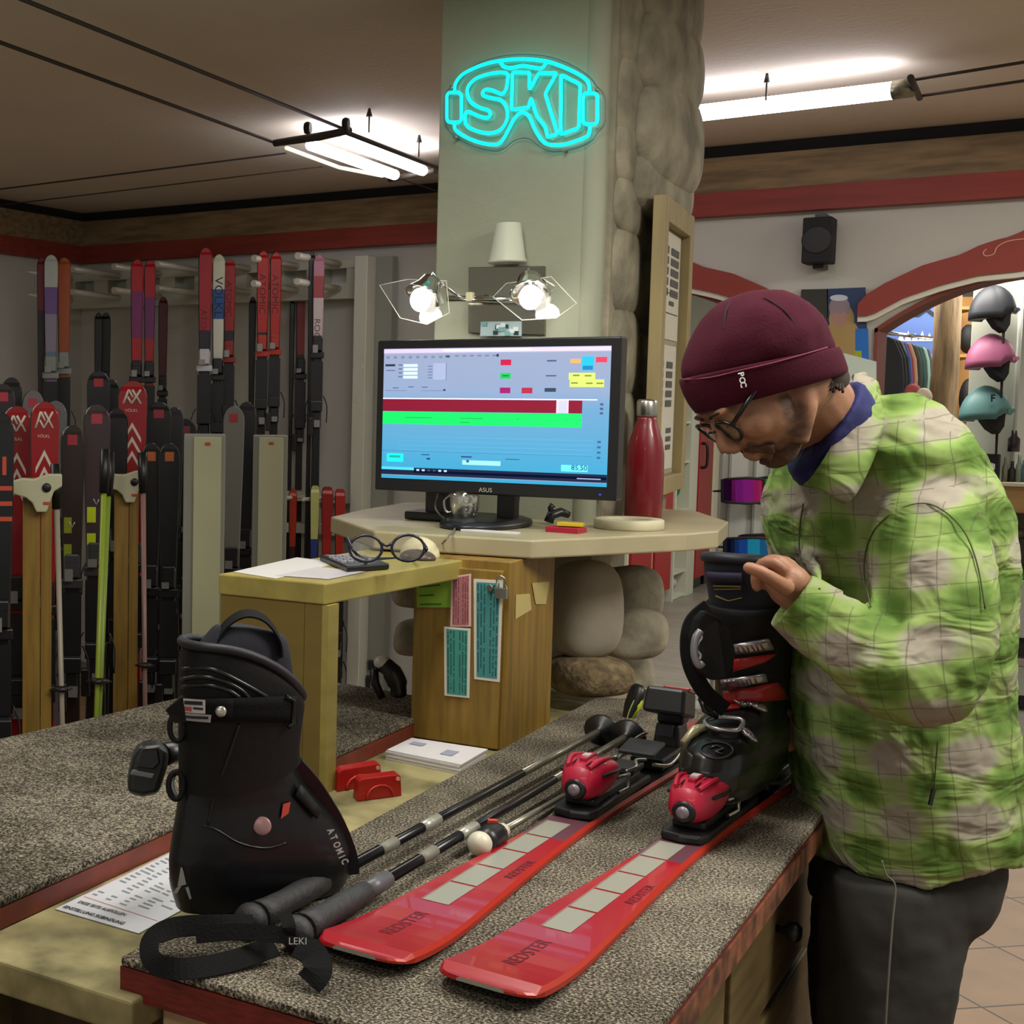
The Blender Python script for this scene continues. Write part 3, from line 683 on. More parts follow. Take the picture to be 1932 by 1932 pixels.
# ================================================================ neon sign
m_neon = mat('cyan_neon', '00f5f0', .5, emis=1.6)
t = thing('neon_sign', 'glowing cyan neon sign in the shape of ski goggles on the pillar', 'neon sign', OY(987, 285, YP-.03))
def nz(x, y): return OY(800+x/3.7154, 60+y/3.7154, YP-.026)
def neon(pts, closed, name, sm=4, r=.0042):
    pp = [nz(x, y) for x, y in pts]
    return MB().tube(cat(pp, sm, closed), r, 8, closed=closed).build(name, m_neon, t)
def rrect(x0, y0, x1, y1, r):
    o = []
    for (cx, cy, a0) in ((x1-r, y0+r, -90), (x1-r, y1-r, 0), (x0+r, y1-r, 90), (x0+r, y0+r, 180)):
        for k in range(4): a = math.radians(a0+k*30); o.append((cx+r*math.cos(a), cy+r*math.sin(a)))
    return o
neon([(215, 410), (222, 360), (275, 295), (400, 235), (530, 203), (690, 190), (850, 205), (960, 240), (1060, 285), (1130, 330), (1155, 370), (1160, 420)], False, 'goggle_top')
neon(rrect(160, 425, 262, 635, 28), True, 'strap_loop', 1); neon(rrect(1113, 430, 1215, 648, 28), True, 'strap_loop', 1)
neon([(213, 640), (222, 690), (300, 742), (400, 778), (500, 790), (548, 762), (590, 690), (640, 600), (690, 566), (735, 592), (780, 690), (830, 765), (880, 790), (980, 790), (1080, 760), (1145, 730), (1160, 700), (1162, 652)], False, 'goggle_bottom')
neon([(535, 210), (560, 245), (615, 252), (690, 238), (770, 250), (825, 254), (860, 215)], False, 'nose_arc')
neon([(578, 290), (480, 290), (370, 325), (312, 380), (305, 440), (335, 500), (400, 535), (450, 550), (465, 580), (440, 602), (380, 590), (310, 560), (290, 580), (290, 640), (330, 680), (440, 710), (530, 690), (580, 620), (580, 540), (540, 480), (480, 465), (425, 452), (410, 430), (430, 405), (480, 410), (540, 435), (572, 410), (585, 345)], True, 'letter_s')
def dens(pts, n=3):   # keep corners tight
    o = []
    for i, p in enumerate(pts):
        q = pts[(i+1) % len(pts)]
        for k in (0.08, .5, .92): o.append((p[0]+(q[0]-p[0])*k, p[1]+(q[1]-p[1])*k))
    return o
neon(dens([(620, 285), (738, 285), (740, 405), (805, 290), (928, 290), (850, 435), (935, 715), (868, 738), (848, 665), (790, 590), (750, 465), (732, 530), (615, 545)]), True, 'letter_k', 3)
neon(dens([(960, 302), (1095, 370), (1085, 672), (958, 718)]), True, 'letter_i', 3)
ol = [(205, 380), (240, 310), (350, 225), (500, 170), (690, 152), (880, 172), (1040, 235), (1150, 310), (1200, 375), (1250, 430), (1262, 520), (1255, 640), (1200, 710), (1160, 765), (1060, 810), (900, 838), (800, 800), (740, 752), (680, 740), (610, 765), (550, 815), (480, 832), (340, 800), (210, 730), (140, 650), (128, 540), (135, 440), (160, 395)]
po = cat([nz(x, y)+V((0, .012, 0)) for x, y in ol], 4, True)
MB().prism(po, V((0, .003, 0))).build('acrylic_plate', glassy('acrylic', 'dff6f6', .05), t)
MB().tube(po, .0009, 5, closed=True).build('plate_edge', mat('plate_edge', '2c5c74', .3), t)
for (x, y) in ((188, 385), (1190, 398), (975, 826), (215, 738)):
    p = nz(x, y); MB().cyl(p+V((0, .026, 0)), p+V((0, -.002, 0)), .0035).build('standoff_screw', m_steel, t)
l = bpy.data.lights.new('neon_glow', 'AREA'); l.shape = 'RECTANGLE'; l.size = .30; l.size_y = .16; l.energy = .5; l.color = (0, 1, .95)
lo_ = bpy.data.objects.new('neon_glow', l); COL.objects.link(lo_); lo_.location = nz(690, 470)+V((0, -.02, 0)); lo_.rotation_euler = (-PI/2, 0, 0)

# ================================================================ ceiling lamps on wires
m_tube = mat('lit_tube', 'f3f1ff', .4, emis=16)
m_fix = mat('lamp_bracket', '3b362c', .5)
t = thing('wire_lamp', 'twin-tube fluorescent lamp strung on ceiling wires left of the pillar', 'ceiling lamp', (-2.5, 5.1, .95))
LZ = .97
def Z(x, y): return OZ(x, y, LZ)
MB().tube([Z(586, 273), Z(745, 330)], .022, 12).build('fluorescent_tube', m_tube, t)
MB().tube([Z(650, 266), Z(798, 322)], .022, 12).build('fluorescent_tube', m_tube, t)
MB().tube([Z(540, 279), Z(640, 316), Z(722, 332)], .008, 6).build('slim_reflector', mat('glowing_reflector', 'd8d8b8', .3, emis=1.2), t)  # reflector glows by itself; light of the tubes put in as emission
MB().tube([Z(518, 270), Z(600, 258), Z(660, 246)], [.014, .016, .014], 8).build('end_bracket', m_fix, t)
MB().tube([Z(735, 338), Z(822, 322)], .014, 8).build('end_bracket', m_fix, t)
MB().tube([Z(648, 248), Z(830, 318)], .01, 8).build('side_rail', m_fix, t)
MB().lathe([(.02, -.01), (.024, 0), (.02, .012)], Z(580, 252)+V((0, 0, .02)), V((1, .2, 0))).build('clamp', m_black, t)
MB().lathe([(.02, -.01), (.024, 0), (.02, .012)], Z(652, 242)+V((0, 0, .015)), V((1, .2, 0))).build('clamp', m_black, t)
for (x, y, x2, y2) in ((696, 212, 696, 250), (797, 236, 790, 296)):
    a = Z(x2, y2); MB().cyl(a, V((a.x, a.y, CEIL)), .003, n=6).lathe([(.004, .03), (.012, 0)], V((a.x, a.y, CEIL-.03)), V((0, 0, 1))).build('hanger', m_fix, t)
t = thing('wire_lamp', 'long single fluorescent tube hanging right of the pillar', 'ceiling lamp', (-1.0, 5.0, .95))
MB().tube([Z(1262, 220), Z(1690, 170)], .028, 12).build('fluorescent_tube', m_tube, t)
MB().tube([Z(1685, 170), Z(1722, 165)], .03, 12).build('end_cap', mat('grey_cap', '8c8a78', .3, .6), t)
MB().tube([Z(1718, 146), Z(1735, 185)], .01, 8).build('end_bracket', m_fix, t)
a = Z(1445, 190); MB().cyl(a, V((a.x, a.y, CEIL)), .003, n=6).lathe([(.004, .03), (.01, 0)], V((a.x, a.y, CEIL-.03)), V((0, 0, 1))).build('hanger', m_fix, t)
def wire(nm, pts, r, lb, z=.975):
    tag(MB().tube([OZ(x, y, z) for x, y in pts], r, 6).build('ceiling_wire', mat('dark_wire', '3a342a', .6)), lb, 'wire', None)
wire('w', [(-60, 58), (515, 268)], .006, 'thick dark wire leading to the near end of the twin-tube lamp, lower of the two')
wire('w', [(30, -6), (650, 244)], .006, 'thick dark wire leading to the twin-tube lamp, upper of the two')
wire('w', [(-40, 362), (540, 289)], .004, 'thin wire crossing under the left ceiling toward the lamp, upper one')
wire('w', [(-40, 392), (610, 314)], .003, 'thin wire crossing under the left ceiling toward the lamp, lower one')
wire('w', [(750, 336), (860, 372)], .003, 'short thin wire leading from the twin-tube lamp behind the pillar')
wire('w', [(1722, 151), (1990, 108)], .005, 'wire leaving the end of the single tube to the right, upper one')
wire('w', [(1730, 182), (1990, 144)], .005, 'wire leaving the end of the single tube to the right, lower one')

# loudspeaker on the partition
t = thing('loudspeaker', 'black wall loudspeaker between the two red arches', 'speaker', OY(1540, 500, YR-.1))
a = OY(1511, 497, YR-.16); b_ = OY(1566, 500, YR-.16); tp = OY(1511, 411, YR-.16)
MB().bb((a.x, YR-.16, a.z), (b_.x, YR-.04, tp.z)).build('case', m_blackm, t, bev=.006)
cx = (a.x+b_.x)/2
MB().lathe([(.001, -.004), (.016, -.003), (.02, 0)], (cx, YR-.161, tp.z-.055), V((0, -1, 0)), 20).build('tweeter', mat('dark_mesh', '2a2a2a', .7), t)
MB().lathe([(.02, .001), (.05, .002), (.055, 0)], (cx, YR-.161, a.z+.09), V((0, -1, 0)), 24).build('woofer', mat('dark_mesh', '2a2a2a', .7), t)
MB().bb((cx-.02, YR-.10, a.z-.018), (cx+.02, YR, a.z+.0)).build('bracket', m_black, t)
MB().bb((cx-.02, YR-.10, tp.z), (cx+.02, YR, tp.z+.018)).build('bracket', m_black, t)
# ================================================================ skis
m_skired = mat('ski_red', 'a00e20', .28, coat=.5, var=.05, vs_=3)
m_plum = mat('ski_plum', '5c3440', .4)
m_silver = mat('ski_silver', 'a3a294', .35, .3)
m_base = mat('ski_base', '1a1618', .4)
m_sidered = mat('ski_sidewall', 'b02a1c', .35)
def sw(s, L, wt, ww, wl, rnd):
    """half width along the ski, s from the tip"""
    u = s/L
    if u < .5: k = min(1, u/.46); h = wt+(ww-wt)*(k*k*(3-2*k))
    else: k = min(1, (u-.5)/.46); h = ww+(wl-ww)*(k*k*(3-2*k))
    if s < rnd: h *= math.sqrt(max(0, 1-((rnd-s)/rnd)**2))*.55+.45 if rnd < .05 else math.sqrt(max(0.02, 1-((rnd-s)/rnd)**2.2))
    e = L-s
    if e < .03: h *= .6+.4*math.sqrt(max(0, 1-((.03-e)/.03)**2))
    return h/2
def ski_mesh(L, wt=.130, ww=.072, wl=.108, th=.012, tip=.018, tl=.20, rnd=.04, bands=(), bend=None):
    mb = MB(); ss = [0, .004, .01, .02, .035, .055, .08, .11, .15, .2, .26, .33]+[.33+(L-.36)*k/14 for k in range(1, 14)]
    for b in bands: ss += [b[0], b[1]]
    ss = sorted(set(round(x, 4) for x in ss if x <= L-.03))+[L-.02, L-.01, L]
    def zz(s): return tip*max(0, 1-s/tl)**2
    rings = []
    for s in ss:
        h = sw(s, L, wt, ww, wl, rnd); z = zz(s); t_ = th*(.45 if s < .03 else 1)
        rings.append([V((-h, s, z)), V((h, s, z)), V((h, s, z+t_*.55)), V((h-.004, s, z+t_)), V((-h+.004, s, z+t_)), V((-h, s, z+t_*.55))])
    n = 6; vs = [p for r in rings for p in r]; mb.v = vs
    for i in range(len(rings)-1):
        mid = (ss[i]+ss[i+1])/2; top = 0
        for b in bands:
            if b[0] <= mid <= b[1]: top = b[2]
        for j in range(n):
            k = (j+1) % n
            mb.f.append([i*n+j, i*n+k, (i+1)*n+k, (i+1)*n+j]); mb.s.append(False)
            mb.m.append({0: 2, 1: 1, 5: 1, 2: 1, 4: top, 3: top}[j])
    mb.f.append([5, 4, 3, 2, 1, 0]); mb.m.append(3); mb.s.append(False)
    mb.f.append([(len(rings)-1)*n+j for j in range(n)]); mb.m.append(2); mb.s.append(False)
    mb.top = lambda s: zz(s)+th+.0006
    return mb
def deco_quad(mb, x0, s0, x1, s1, m, n=1):
    for i in range(n):
        a, b = s0+(s1-s0)*i/n, s0+(s1-s0)*(i+1)/n
        mb.quad(V((x0, a, mb.top(a))), V((x1, a, mb.top(a))), V((x1, b, mb.top(b))), V((x0, b, mb.top(b))), m)
def deco_text(mb, txt, x, s, h, m, flip=1, wx=1.0):
    """text running along the ski"""
    b = len(mb.v); mb.text(txt, (0, 0, 0), V((1, 0, 0)), V((0, 1, 0)), h, m, 0, wx=wx)
    for i in range(b, len(mb.v)):
        p = mb.v[i]; q = V((x-flip*p.y, s+flip*p.x, 0)); q.z = mb.top(max(0, q.y)); mb.v[i] = q

def red_ski(x, y, rz, label, BO=-.030):
    M = Matrix.Translation(V((x, y, ZB+.001))) @ Matrix.Rotation(rz, 4, 'Z')
    t = thing('ski', label, 'ski', (x, y, ZB), M=M, group='red skis lying on the near bench')
    mb = ski_mesh(1.62, bands=((.62, .74, 4), (.74, 1.3, 5)))
    for k in range(5):
        s = .245+k*.094; deco_quad(mb, -.026, s, .012, s+.088, 3)
    deco_quad(mb, -.028, .245, -.027, .71, 3)
    deco_text(mb, 'REDSTER', .006, .085, .026, 6, wx=1.1); deco_text(mb, 'REDSTER', .038, .40, .018, 6, wx=1.3)
    mb.build('ski_body', [m_skired, m_sidered, m_base, m_silver, m_plum, m_black, mat('faint_lettering', '5a0c18', .4)], t, world=False)
    z0 = .0125
    # binding
    DB = V((0, BO, 0))
    class MBo(MB):
        def build(s_, *a, **k):
            s_.v = [p+DB for p in s_.v]; return MB.build(s_, *a, **k)
    bp = MBo(); pl = [V((px_, py_, z0)) for px_, py_ in ((-.036, .80), (-.03, .775), (0, .768), (.03, .775), (.036, .80), (.034, 1.08), (-.034, 1.08))]
    bp.prism(pl, V((0, 0, .014))); bp.box((0, .93, z0+.02), (.05, .24, .014)); bp.box((0, 1.27, z0+.012), (.06, .22, .022))
    base = bp.build('binding_plate', m_black, t, world=False, bev=.004)
    R = Matrix.Rotation(math.radians(12), 3, 'X')
    tp = MBo()
    rings = []
    for yy, hw, zb_, zt in ((.788, .018, .030, .062), (.80, .028, .026, .080), (.83, .036, .024, .088), (.86, .040, .030, .088), (.885, .040, .045, .082), (.90, .034, .052, .076)):
        rings.append([V((hw*math.copysign(abs(math.cos(a))**.6, math.cos(a)), yy, z0+(zb_+zt)/2+(zt-zb_)/2*math.copysign(abs(math.sin(a))**.7, math.sin(a)))) for a in [2*PI*k/16 for k in range(16)]])
    tp.loft(rings, 0)
    tp.box((0, .845, z0+.085), (.012, .05, .012), m=0)
    for g_ in (-1, 1):
        tp.tube(cat([V((g_*.018, .80, z0+.081)), V((g_*.026, .84, z0+.088)), V((g_*.022, .885, z0+.082))], 3), .004, 6, 0); tp.tube([V((g_*.034, .82, z0+.066)), V((g_*.041, .86, z0+.066)), V((g_*.038, .892, z0+.064))], .0035, 6, 1)
        tp.tube([V((g_*.012, .80, z0+.084)), V((g_*.013, .88, z0+.088))], .0016, 5, 1)
    toe = tp.build('toe_piece', [mat('binding_red', 'b81238', .42, coat=.15, var=.12, vs_=40), m_black], t, world=False, bev=.002)
    MBo().lathe([(.018, -.004), (.0185, .002), (.014, .007), (.010, .006)], (0, .79, z0+.045), V((0, -1, .1)), 18).build('adjuster_ring', m_black, toe, world=False)
    MBo().lathe([(.0100, 0), (.0095, .006), (.004, .0075)], (0, .785, z0+.045), V((0, -1, .1)), 16).build('adjuster_screw', mat('pale_screw', '8a8088', .4, .4), toe, world=False)
    MBo().box((0, .84, z0+.0925), (.012, .018, .003)).build('release_window', mat('window_white', 'd8c8c8', .3), toe, world=False)
    MBo().tube([V((-.036, .885, z0+.03)), V((-.036, .935, z0+.026)), V((-.03, .95, z0+.026))], .004, 6).build('toe_wing', m_black, toe, world=False)
    MBo().tube([V((.036, .885, z0+.05)), V((.040, .935, z0+.046)), V((.040, .935, z0+.022)), V((.034, .90, z0+.02))], .0035, 6).build('toe_wing', m_steel, toe, world=False)
    return t, z0
SK1, z0 = red_ski(-.742, 1.540, -.035, 'left of the two red skis on the near bench, its binding empty')
# empty heel piece, brake and anti-friction pad of ski 1 (open, heel lifted)
MB().box((0, 1.0, z0+.034), (.055, .06, .012)).box((0, 1.10, z0+.048), (.065, .07, .008), R=Matrix.Rotation(.15, 3, 'X')).build('brake_pad', mat('dark_grey_plastic', '2c2c30', .35), SK1, world=False, bev=.003)
for s_ in (-1, 1):
    MB().tube(cat([V((s_*.034, 1.06, z0+.03)), V((s_*.046, 1.12, z0+.02)), V((s_*.046, 1.2, z0+.035)), V((s_*.04, 1.26, z0+.04))], 5), .0035, 6).build('brake_arm', m_steel, SK1, world=False)
    MB().tube(cat([V((s_*.020, .95, z0+.038)), V((s_*.028, .98, z0+.042)), V((s_*.018, 1.01, z0+.046)), V((s_*.026, 1.04, z0+.042))], 5), .003, 6).build('pad_clip', m_steel, SK1, world=False)
hp = MB(); hp.box((0, 1.28, z0+.042), (.05, .07, .045), taper=.85); hp.box((0, 1.29, z0+.075), (.05, .045, .03)); hp.box((0, 1.265, z0+.105), (.078, .085, .05), R=Matrix.Rotation(-.25, 3, 'X'), taper=.92)
h_ = hp.build('heel_piece', m_black, SK1, world=False, bev=.006)
MB().box((0, 1.24, z0+.055), (.03, .01, .022)).build('scale_window', mat('dark_grey_plastic', '2c2c30'), h_, world=False)
MB().box((.012, 1.285, z0+.127), (.05, .05, .008), R=Matrix.Rotation(-.25, 3, 'X')).build('heel_lever', m_skired, h_, world=False, bev=.002)
SK2, z0 = red_ski(-.582, 1.540, -.06, 'right of the two red skis on the near bench, under the held boot', -.055)
MB().box((0, 1.28, z0+.05), (.05, .07, .06), taper=.85).build('heel_piece', m_black, SK2, world=False, bev=.006)
for s_ in (-1, 1):
    MB().tube(cat([V((s_*.034, 1.06, z0+.03)), V((s_*.05, 1.12, z0+.02)), V((s_*.052, 1.22, z0+.03)), V((s_*.046, 1.30, z0+.05))], 5), .004, 6).build('brake_arm', m_steel, SK2, world=False)

# ================================================================ poles
m_rub = mat('grip_rubber', '2a2a2c', .6, bump=.2, bs=120)
m_shaft = mat('pole_shaft', '1b1b1e', .25, .4)
m_shaftg = mat('pole_grey', '8a8678', .3, .6)
def pole(a, b, label):
    a, b = V(a), V(b); d = (b-a).normalized(); L = (b-a).length
    t = thing('ski_pole', label, 'ski pole', a, group='ski poles on the near bench')
    at = lambda s: a+d*s
    MB().tube([at(.02), at(.05), at(.09), at(.13), at(.165), at(.19)], [.021, .018, .0165, .0175, .016, .015], 14).lathe([(.012, -.012), (.021, -.004), (.023, .006), (.02, .014)], a, d, 16).build('grip', m_rub, t)
    MB().tube([at(.19), at(.255)], [.0135, .0125], 12).build('collar', mat('grey_collar', '55555a', .4), t)
    sh = MB().tube([at(.25), at(.62), at(L)], [.0088, .008, .0065], 10, 0); sh.tube([at(.50), at(.56)], [.0092, .0091], 10, 1); sh.tube([at(.36), at(.41)], .0093, 10, 2); sh.tube([at(.9), at(L-.03)], .0074, 10, 3)
    sh.build('shaft', [m_shaft, mat('silver_band', 'a6a498', .3, .3), mat('worn_print', '77756a', .5), m_shaftg], t)
    MB().lathe([(.008, -.02), (.012, -.01), (.034, 0), (.036, .004), (.012, .010), (.008, .02)], at(L-.02), d, 18, sq=.9).build('basket', m_black, t)
    MB().tube([at(L-.02), at(L+.05)], [.006, .002], 8).build('tip', m_steel, t)
    return t
p1 = pole(OZ(470, 1738, ZB+.024), OZ(1140, 1375, ZB+.03), 'black ski pole nearest the black boot, its grip tucked under the toe')
p2 = pole(OZ(556, 1762, ZB+.024), OZ(1190, 1385, ZB+.03), 'black ski pole beside the left red ski, grip end with lettered top')
MB().text('LEKI', OZ(540, 1772, ZB+.040)-FW*.02, RT, UP, .012).build('lettering', mat('white_print', 'd8d8d8', .5), p2)
# wrist straps: flat bands of webbing that fall over the bench corner
def strap(pts, w_, parent, nm='strap', m=None, up=(0, 0, 1), th=.0025, side=None):
    pts = cat(pts, 6); vs = []; n = len(pts); rings = []
    for i, p in enumerate(pts):
        d = (pts[min(n-1, i+1)]-pts[max(0, i-1)]).normalized(); a = (d.cross(V(up)) if side is None else side-d*side.dot(d)).normalized(); b = a.cross(d)
        rings.append([p+a*w_/2+b*th/2, p-a*w_/2+b*th/2, p-a*w_/2-b*th/2, p+a*w_/2-b*th/2])
    return MB().loft(rings, 0, sm=False).build(nm, m or mat('black_webbing', '0d0e0f', .85, spec=.2, bump=.2, bs=300), parent)
z_ = ZB+.02
strap([OZ(480, 1745, z_+.01), OZ(420, 1745, z_+.02), OZ(330, 1750, z_+.015), OZ(285, 1775, z_+.005), OZ(290, 1815, z_-.005), OZ(340, 1828, z_-.005), OZ(430, 1815, z_-.008), OZ(520, 1785, z_)], .026, p1, up=(.15, -.9, .5))
strap([OZ(540, 1765, z_+.02), OZ(450, 1758, z_+.02), OZ(370, 1765, z_+.01)], .02, p1, up=(.1, -.9, .5))
strap([OZ(560, 1782, z_+.02), OZ(590, 1800, z_+.012), OZ(600, 1830, z_+.004), OZ(582, 1856, z_-.010)], .034, p2, up=(.2, -.6, .8))
strap([OZ(538, 1725, z_+.03), OZ(545, 1745, z_+.032), OZ(548, 1765, z_+.02)], .016, p2, up=(0, -.6, .8))

# ================================================================ small things on the benches
# hand tool with white ball end
t = thing('hand_tool', 'small black tool with round white end cap lying between pole and ski', 'tool', OZ(915, 1605, ZB))
a, b = OZ(905, 1592, ZB+.022), OZ(1062, 1502, ZB+.012); d = (b-a).normalized()
MB().ell(a, (.019, .019, .019), nu=18).build('white_cap', mat('white_cap', 'cdc9b4', .4), t)
MB().tube([a+d*.012, a+d*.03, a+d*.055, a+d*.075], [.016, .02, .021, .016], 14).build('handle', m_black, t)
MB().tube([a+d*.075, a+d*.095], [.013, .012], 12).build('ferrule', mat('white_cap', 'cdc9b4'), t)
MB().tube([a+d*.095, b+d*.05], [.006, .004], 8).build('rod', m_shaftg, t)
MB().box(a+d*.06+V((-.004, 0, .021)), (.014, .01, .006), rz=.5).build('red_tab', mat('orange_red', 'b8402c', .5), t)
# barcode scanner
t = thing('barcode_scanner', 'black handheld barcode scanner lying on the left bench behind the boot', 'scanner', OZ(290, 1500, ZB))
MB().prism([P(x, y, 2.02) for x, y in ((264, 1408), (300, 1404), (320, 1418), (316, 1450), (300, 1500), (268, 1506), (240, 1498), (242, 1468), (250, 1430))], FW*.05).build('head', mat('scanner_grey', '1c1e1e', .4), t, bev=.010, bseg=3)
MB().prism([P(x, y, 2.016) for x, y in ((245, 1462), (288, 1470), (292, 1460), (250, 1452))], FW*.006).build('chrome_line', mat('line_grey', '6c7070', .3), t, bev=.002)
MB().prism([P(x, y, 2.015) for x, y in ((268, 1414), (298, 1412), (302, 1440), (290, 1452), (258, 1448))], FW*.006).build('scan_window', mat('window_black', '0c0c0e', .15), t, bev=.002)
MB().tube([P(305, 1425, 2.05), P(330, 1418, 2.08), P(372, 1424, 2.10)], [.018, .016, .016], 10).build('handle', m_black, t)
MB().tube(cat([P(336, 1455, 2.04), P(326, 1465, 2.04), P(324, 1485, 2.03), P(334, 1505, 2.02), P(350, 1512, 2.02)], 5), .004, 8).build('cable_loop', m_black, t)
# screwdriver handle behind the baskets
t = thing('screwdriver', 'green and black screwdriver handle leaning up at the far end of the near bench', 'screwdriver', P(1178, 1372, 3.12))
b0, b1 = P(1178, 1368, 3.12), P(1208, 1292, 3.12); dd = b1-b0
MB().tube([b0, b0+dd*.2, b0+dd*.45, b0+dd*.75, b0+dd*.92, b0+dd], [.012, .015, .022, .024, .022, .014], 14, flat=.6).build('handle', m_black, t)
MB().tube([b0+dd*.18-FW*.012+RT*.006, b0+dd*.5-FW*.017+RT*.008, b0+dd*.72-FW*.017+RT*.006], [.004, .007, .004], 8).build('green_inlay', mat('lime_inlay', 'a3b41c', .4), t)
MB().tube(cat([b0+dd*.1-FW*.012-RT*.004, b0+dd*.45-FW*.016-RT*.008, b0+dd*.85-FW*.015-RT*.002, b0+dd*.9-FW*.015+RT*.012, b0+dd*.6-FW*.016+RT*.017], 5), .0016, 6).build('trim_line', mat('lime_line', '8f9a50', .4), t)
# red plastic ski vice blocks
def blk(px, lb):
    a, b = [OZ(x, y, ZP) for x, y in px]; n = V((0, 0, 1))
    t = thing('ski_vice_pad', lb, 'vice pad', (a+b)/2, group='red plastic vice pads on the plank')
    h = .042; q = (b-a); k = V((-.02, .022, 0)); up = V((0, 0, h))
    prof = [a, b, b+up*.9-q*.03, b+up-q*.09, a+up+q*.09, a+up*.9+q*.03]
    m = mat('red_plastic_pad', 'a31412', .35)
    MB().prism(prof, k, 0).build('body', m, t, bev=.002)
    arc = [a+q*(.5+.3*math.cos(PI*j/8))+up*(.08+.55*math.sin(PI*j/8))-k*.04 for j in range(9)]
    MB().tube(arc, .0018, 6).build('moulded_arch', mat('red_plastic_light', 'b82820', .3), t)
    MB().lathe([(.004, 0), (.004, .002)], b+up*.82-q*.1-k*.02, -k, 12).build('rivet', mat('pink_rivet', 'd89080', .5), t)
blk(((636, 1495), (720, 1480)), 'red plastic vice pad on the plank, the farther one half hidden')
blk(((674, 1513), (758, 1502)), 'red plastic vice pad on the plank, the nearer one in front')
# leaflets
pl = [OZ(x, y, ZP) for x, y in ((728, 1433), (868, 1462), (918, 1432), (775, 1410))]
mb = MB()
for k in range(6):
    o_ = V((rs.uniform(-.002, .002), rs.uniform(-.002, .002), .0005+k*.0035)); mb.prism([p+o_ for p in pl], V((0, 0, .0031)))
mb.quad(*[pl[0].lerp(pl[3], v).lerp(pl[1].lerp(pl[2], v), u)+V((0, 0, .0222)) for u, v in ((.62, .3), (.78, .3), (.78, .6), (.62, .6))], 1)
mb.quad(*[pl[0].lerp(pl[3], v).lerp(pl[1].lerp(pl[2], v), u)+V((0, 0, .0222)) for u, v in ((.12, .55), (.3, .55), (.3, .75), (.12, .75))], 1)
tag(mb.build('leaflet_stack', [m_paper, mat('pale_blue_print', '9aa0b4', .7)]), 'stack of white leaflets lying on the plank in front of the cabinet', 'leaflets')
# price sheet under the boot
pl = [OZ(x, y, ZP+.001) for x, y in ((104, 1716), (262, 1762), (440, 1665), (328, 1606))]
mb = MB().prism(pl, V((0, 0, .001)), 0)
bl = lambda u, v: (pl[0].lerp(pl[1], u)).lerp(pl[3].lerp(pl[2], u), v)+V((0, 0, .0014))
uu, vv = (pl[1]-pl[0]).normalized(), (pl[3]-pl[0]).normalized()
mb.text('EINSTELLUNG SKIBINDUNG', bl(.04, .03), uu, vv, .014, 1, wx=.62, bold=.02); mb.text('DIESE SEITE AUSFÜLLEN', bl(.08, .12), uu, vv, .013, 1, wx=.62, bold=.02)
mb.quad(bl(.03, .20), bl(.97, .20), bl(.97, .208), bl(.03, .208), 2)
rr = random.Random(4)
for k in range(16):
    v = .25+k*.045
    for c in range(5):
        if rr.random() < .8: u = .06+c*.18; w_ = .05+.1*rr.random(); mb.quad(bl(u, v), bl(u+w_, v), bl(u+w_, v+.016), bl(u, v+.016), 3)
mb.quad(bl(0, .22), bl(.012, .22), bl(.012, 1), bl(0, 1), 2)
tag(mb.build('price_sheet', [mat('sheet_blueish', 'c3c6cc', .6), mat('ink_black', '222226', .7), mat('pink_edge', 'c48a8c', .6), mat('grey_ink', '7d8488', .7)]), 'laminated printed sheet lying on the plank left of the black boot', 'sheet')
# dark device with white top at the back edge of the left bench
t = thing('hand_scanner', 'small black device with rounded white top at the back edge of the left bench', 'scanner', OZ(735, 1322, ZB))
MB().tube(cat([P(716, 1250, 3.18), P(735, 1262, 3.16), P(750, 1290, 3.15), P(752, 1316, 3.15)], 4), [.012]+[.019]*4+[.022]*4+[.018]*3+[.010], 12).build('body', m_black, t)
MB().ell(P(722, 1250, 3.17), (.020, .020, .016)).build('white_top', mat('white_shell', 'cfcfc8', .35), t)
MB().tube([P(707, 1262, 3.18), P(708, 1290, 3.18), P(722, 1318, 3.17)], [.008, .01, .008], 10).build('stand_leg', m_black, t)
# ================================================================ boots
from mathutils.bvhtree import BVHTree
class Surf:
    def __init__(s, mb): s.b = BVHTree.FromPolygons(mb.v, mb.f)
    def hit(s, x, y):
        d = ray(x, y).normalized(); h = s.b.ray_cast(V((0, 0, 0)), d)
        return (h[0], h[1]) if h[0] is not None else (None, None)
    def at(s, x, y, e=0.0):
        p, n = s.hit(x, y)
        if p is None:
            q, n, _, _ = s.b.find_nearest(P(x, y, 2.1)); p = q
        if n.dot(p) > 0: n = -n
        return p+n*e
def decal(mb, sf, quad, e=.0015, nu=6, nv=3, m=0):
    """a patch draped over a surface; quad = four corners tl, tr, br, bl"""
    g = []
    for j in range(nv+1):
        for i in range(nu+1):
            u, v = i/nu, j/nv
            x = (quad[0][0]*(1-u)+quad[1][0]*u)*(1-v)+(quad[3][0]*(1-u)+quad[2][0]*u)*v
            y = (quad[0][1]*(1-u)+quad[1][1]*u)*(1-v)+(quad[3][1]*(1-u)+quad[2][1]*u)*v
            g.append(sf.at(x, y, e))
    mb.add(g, [(j*(nu+1)+i, j*(nu+1)+i+1, (j+1)*(nu+1)+i+1, (j+1)*(nu+1)+i) for j in range(nv) for i in range(nu)], m, True)
    return mb
def sup(a, k): return math.copysign(abs(a)**k, a)
m_boot = mat('boot_shell', '0c0c0f', .38, bump=.06, bs=30, coat=.15, spec=.35)
m_bootmat = mat('boot_matt', '0b0b0c', .62, bump=.1, bs=60, spec=.3)
m_liner = mat('liner_navy', '12131f', .85, bump=.1, bs=150)
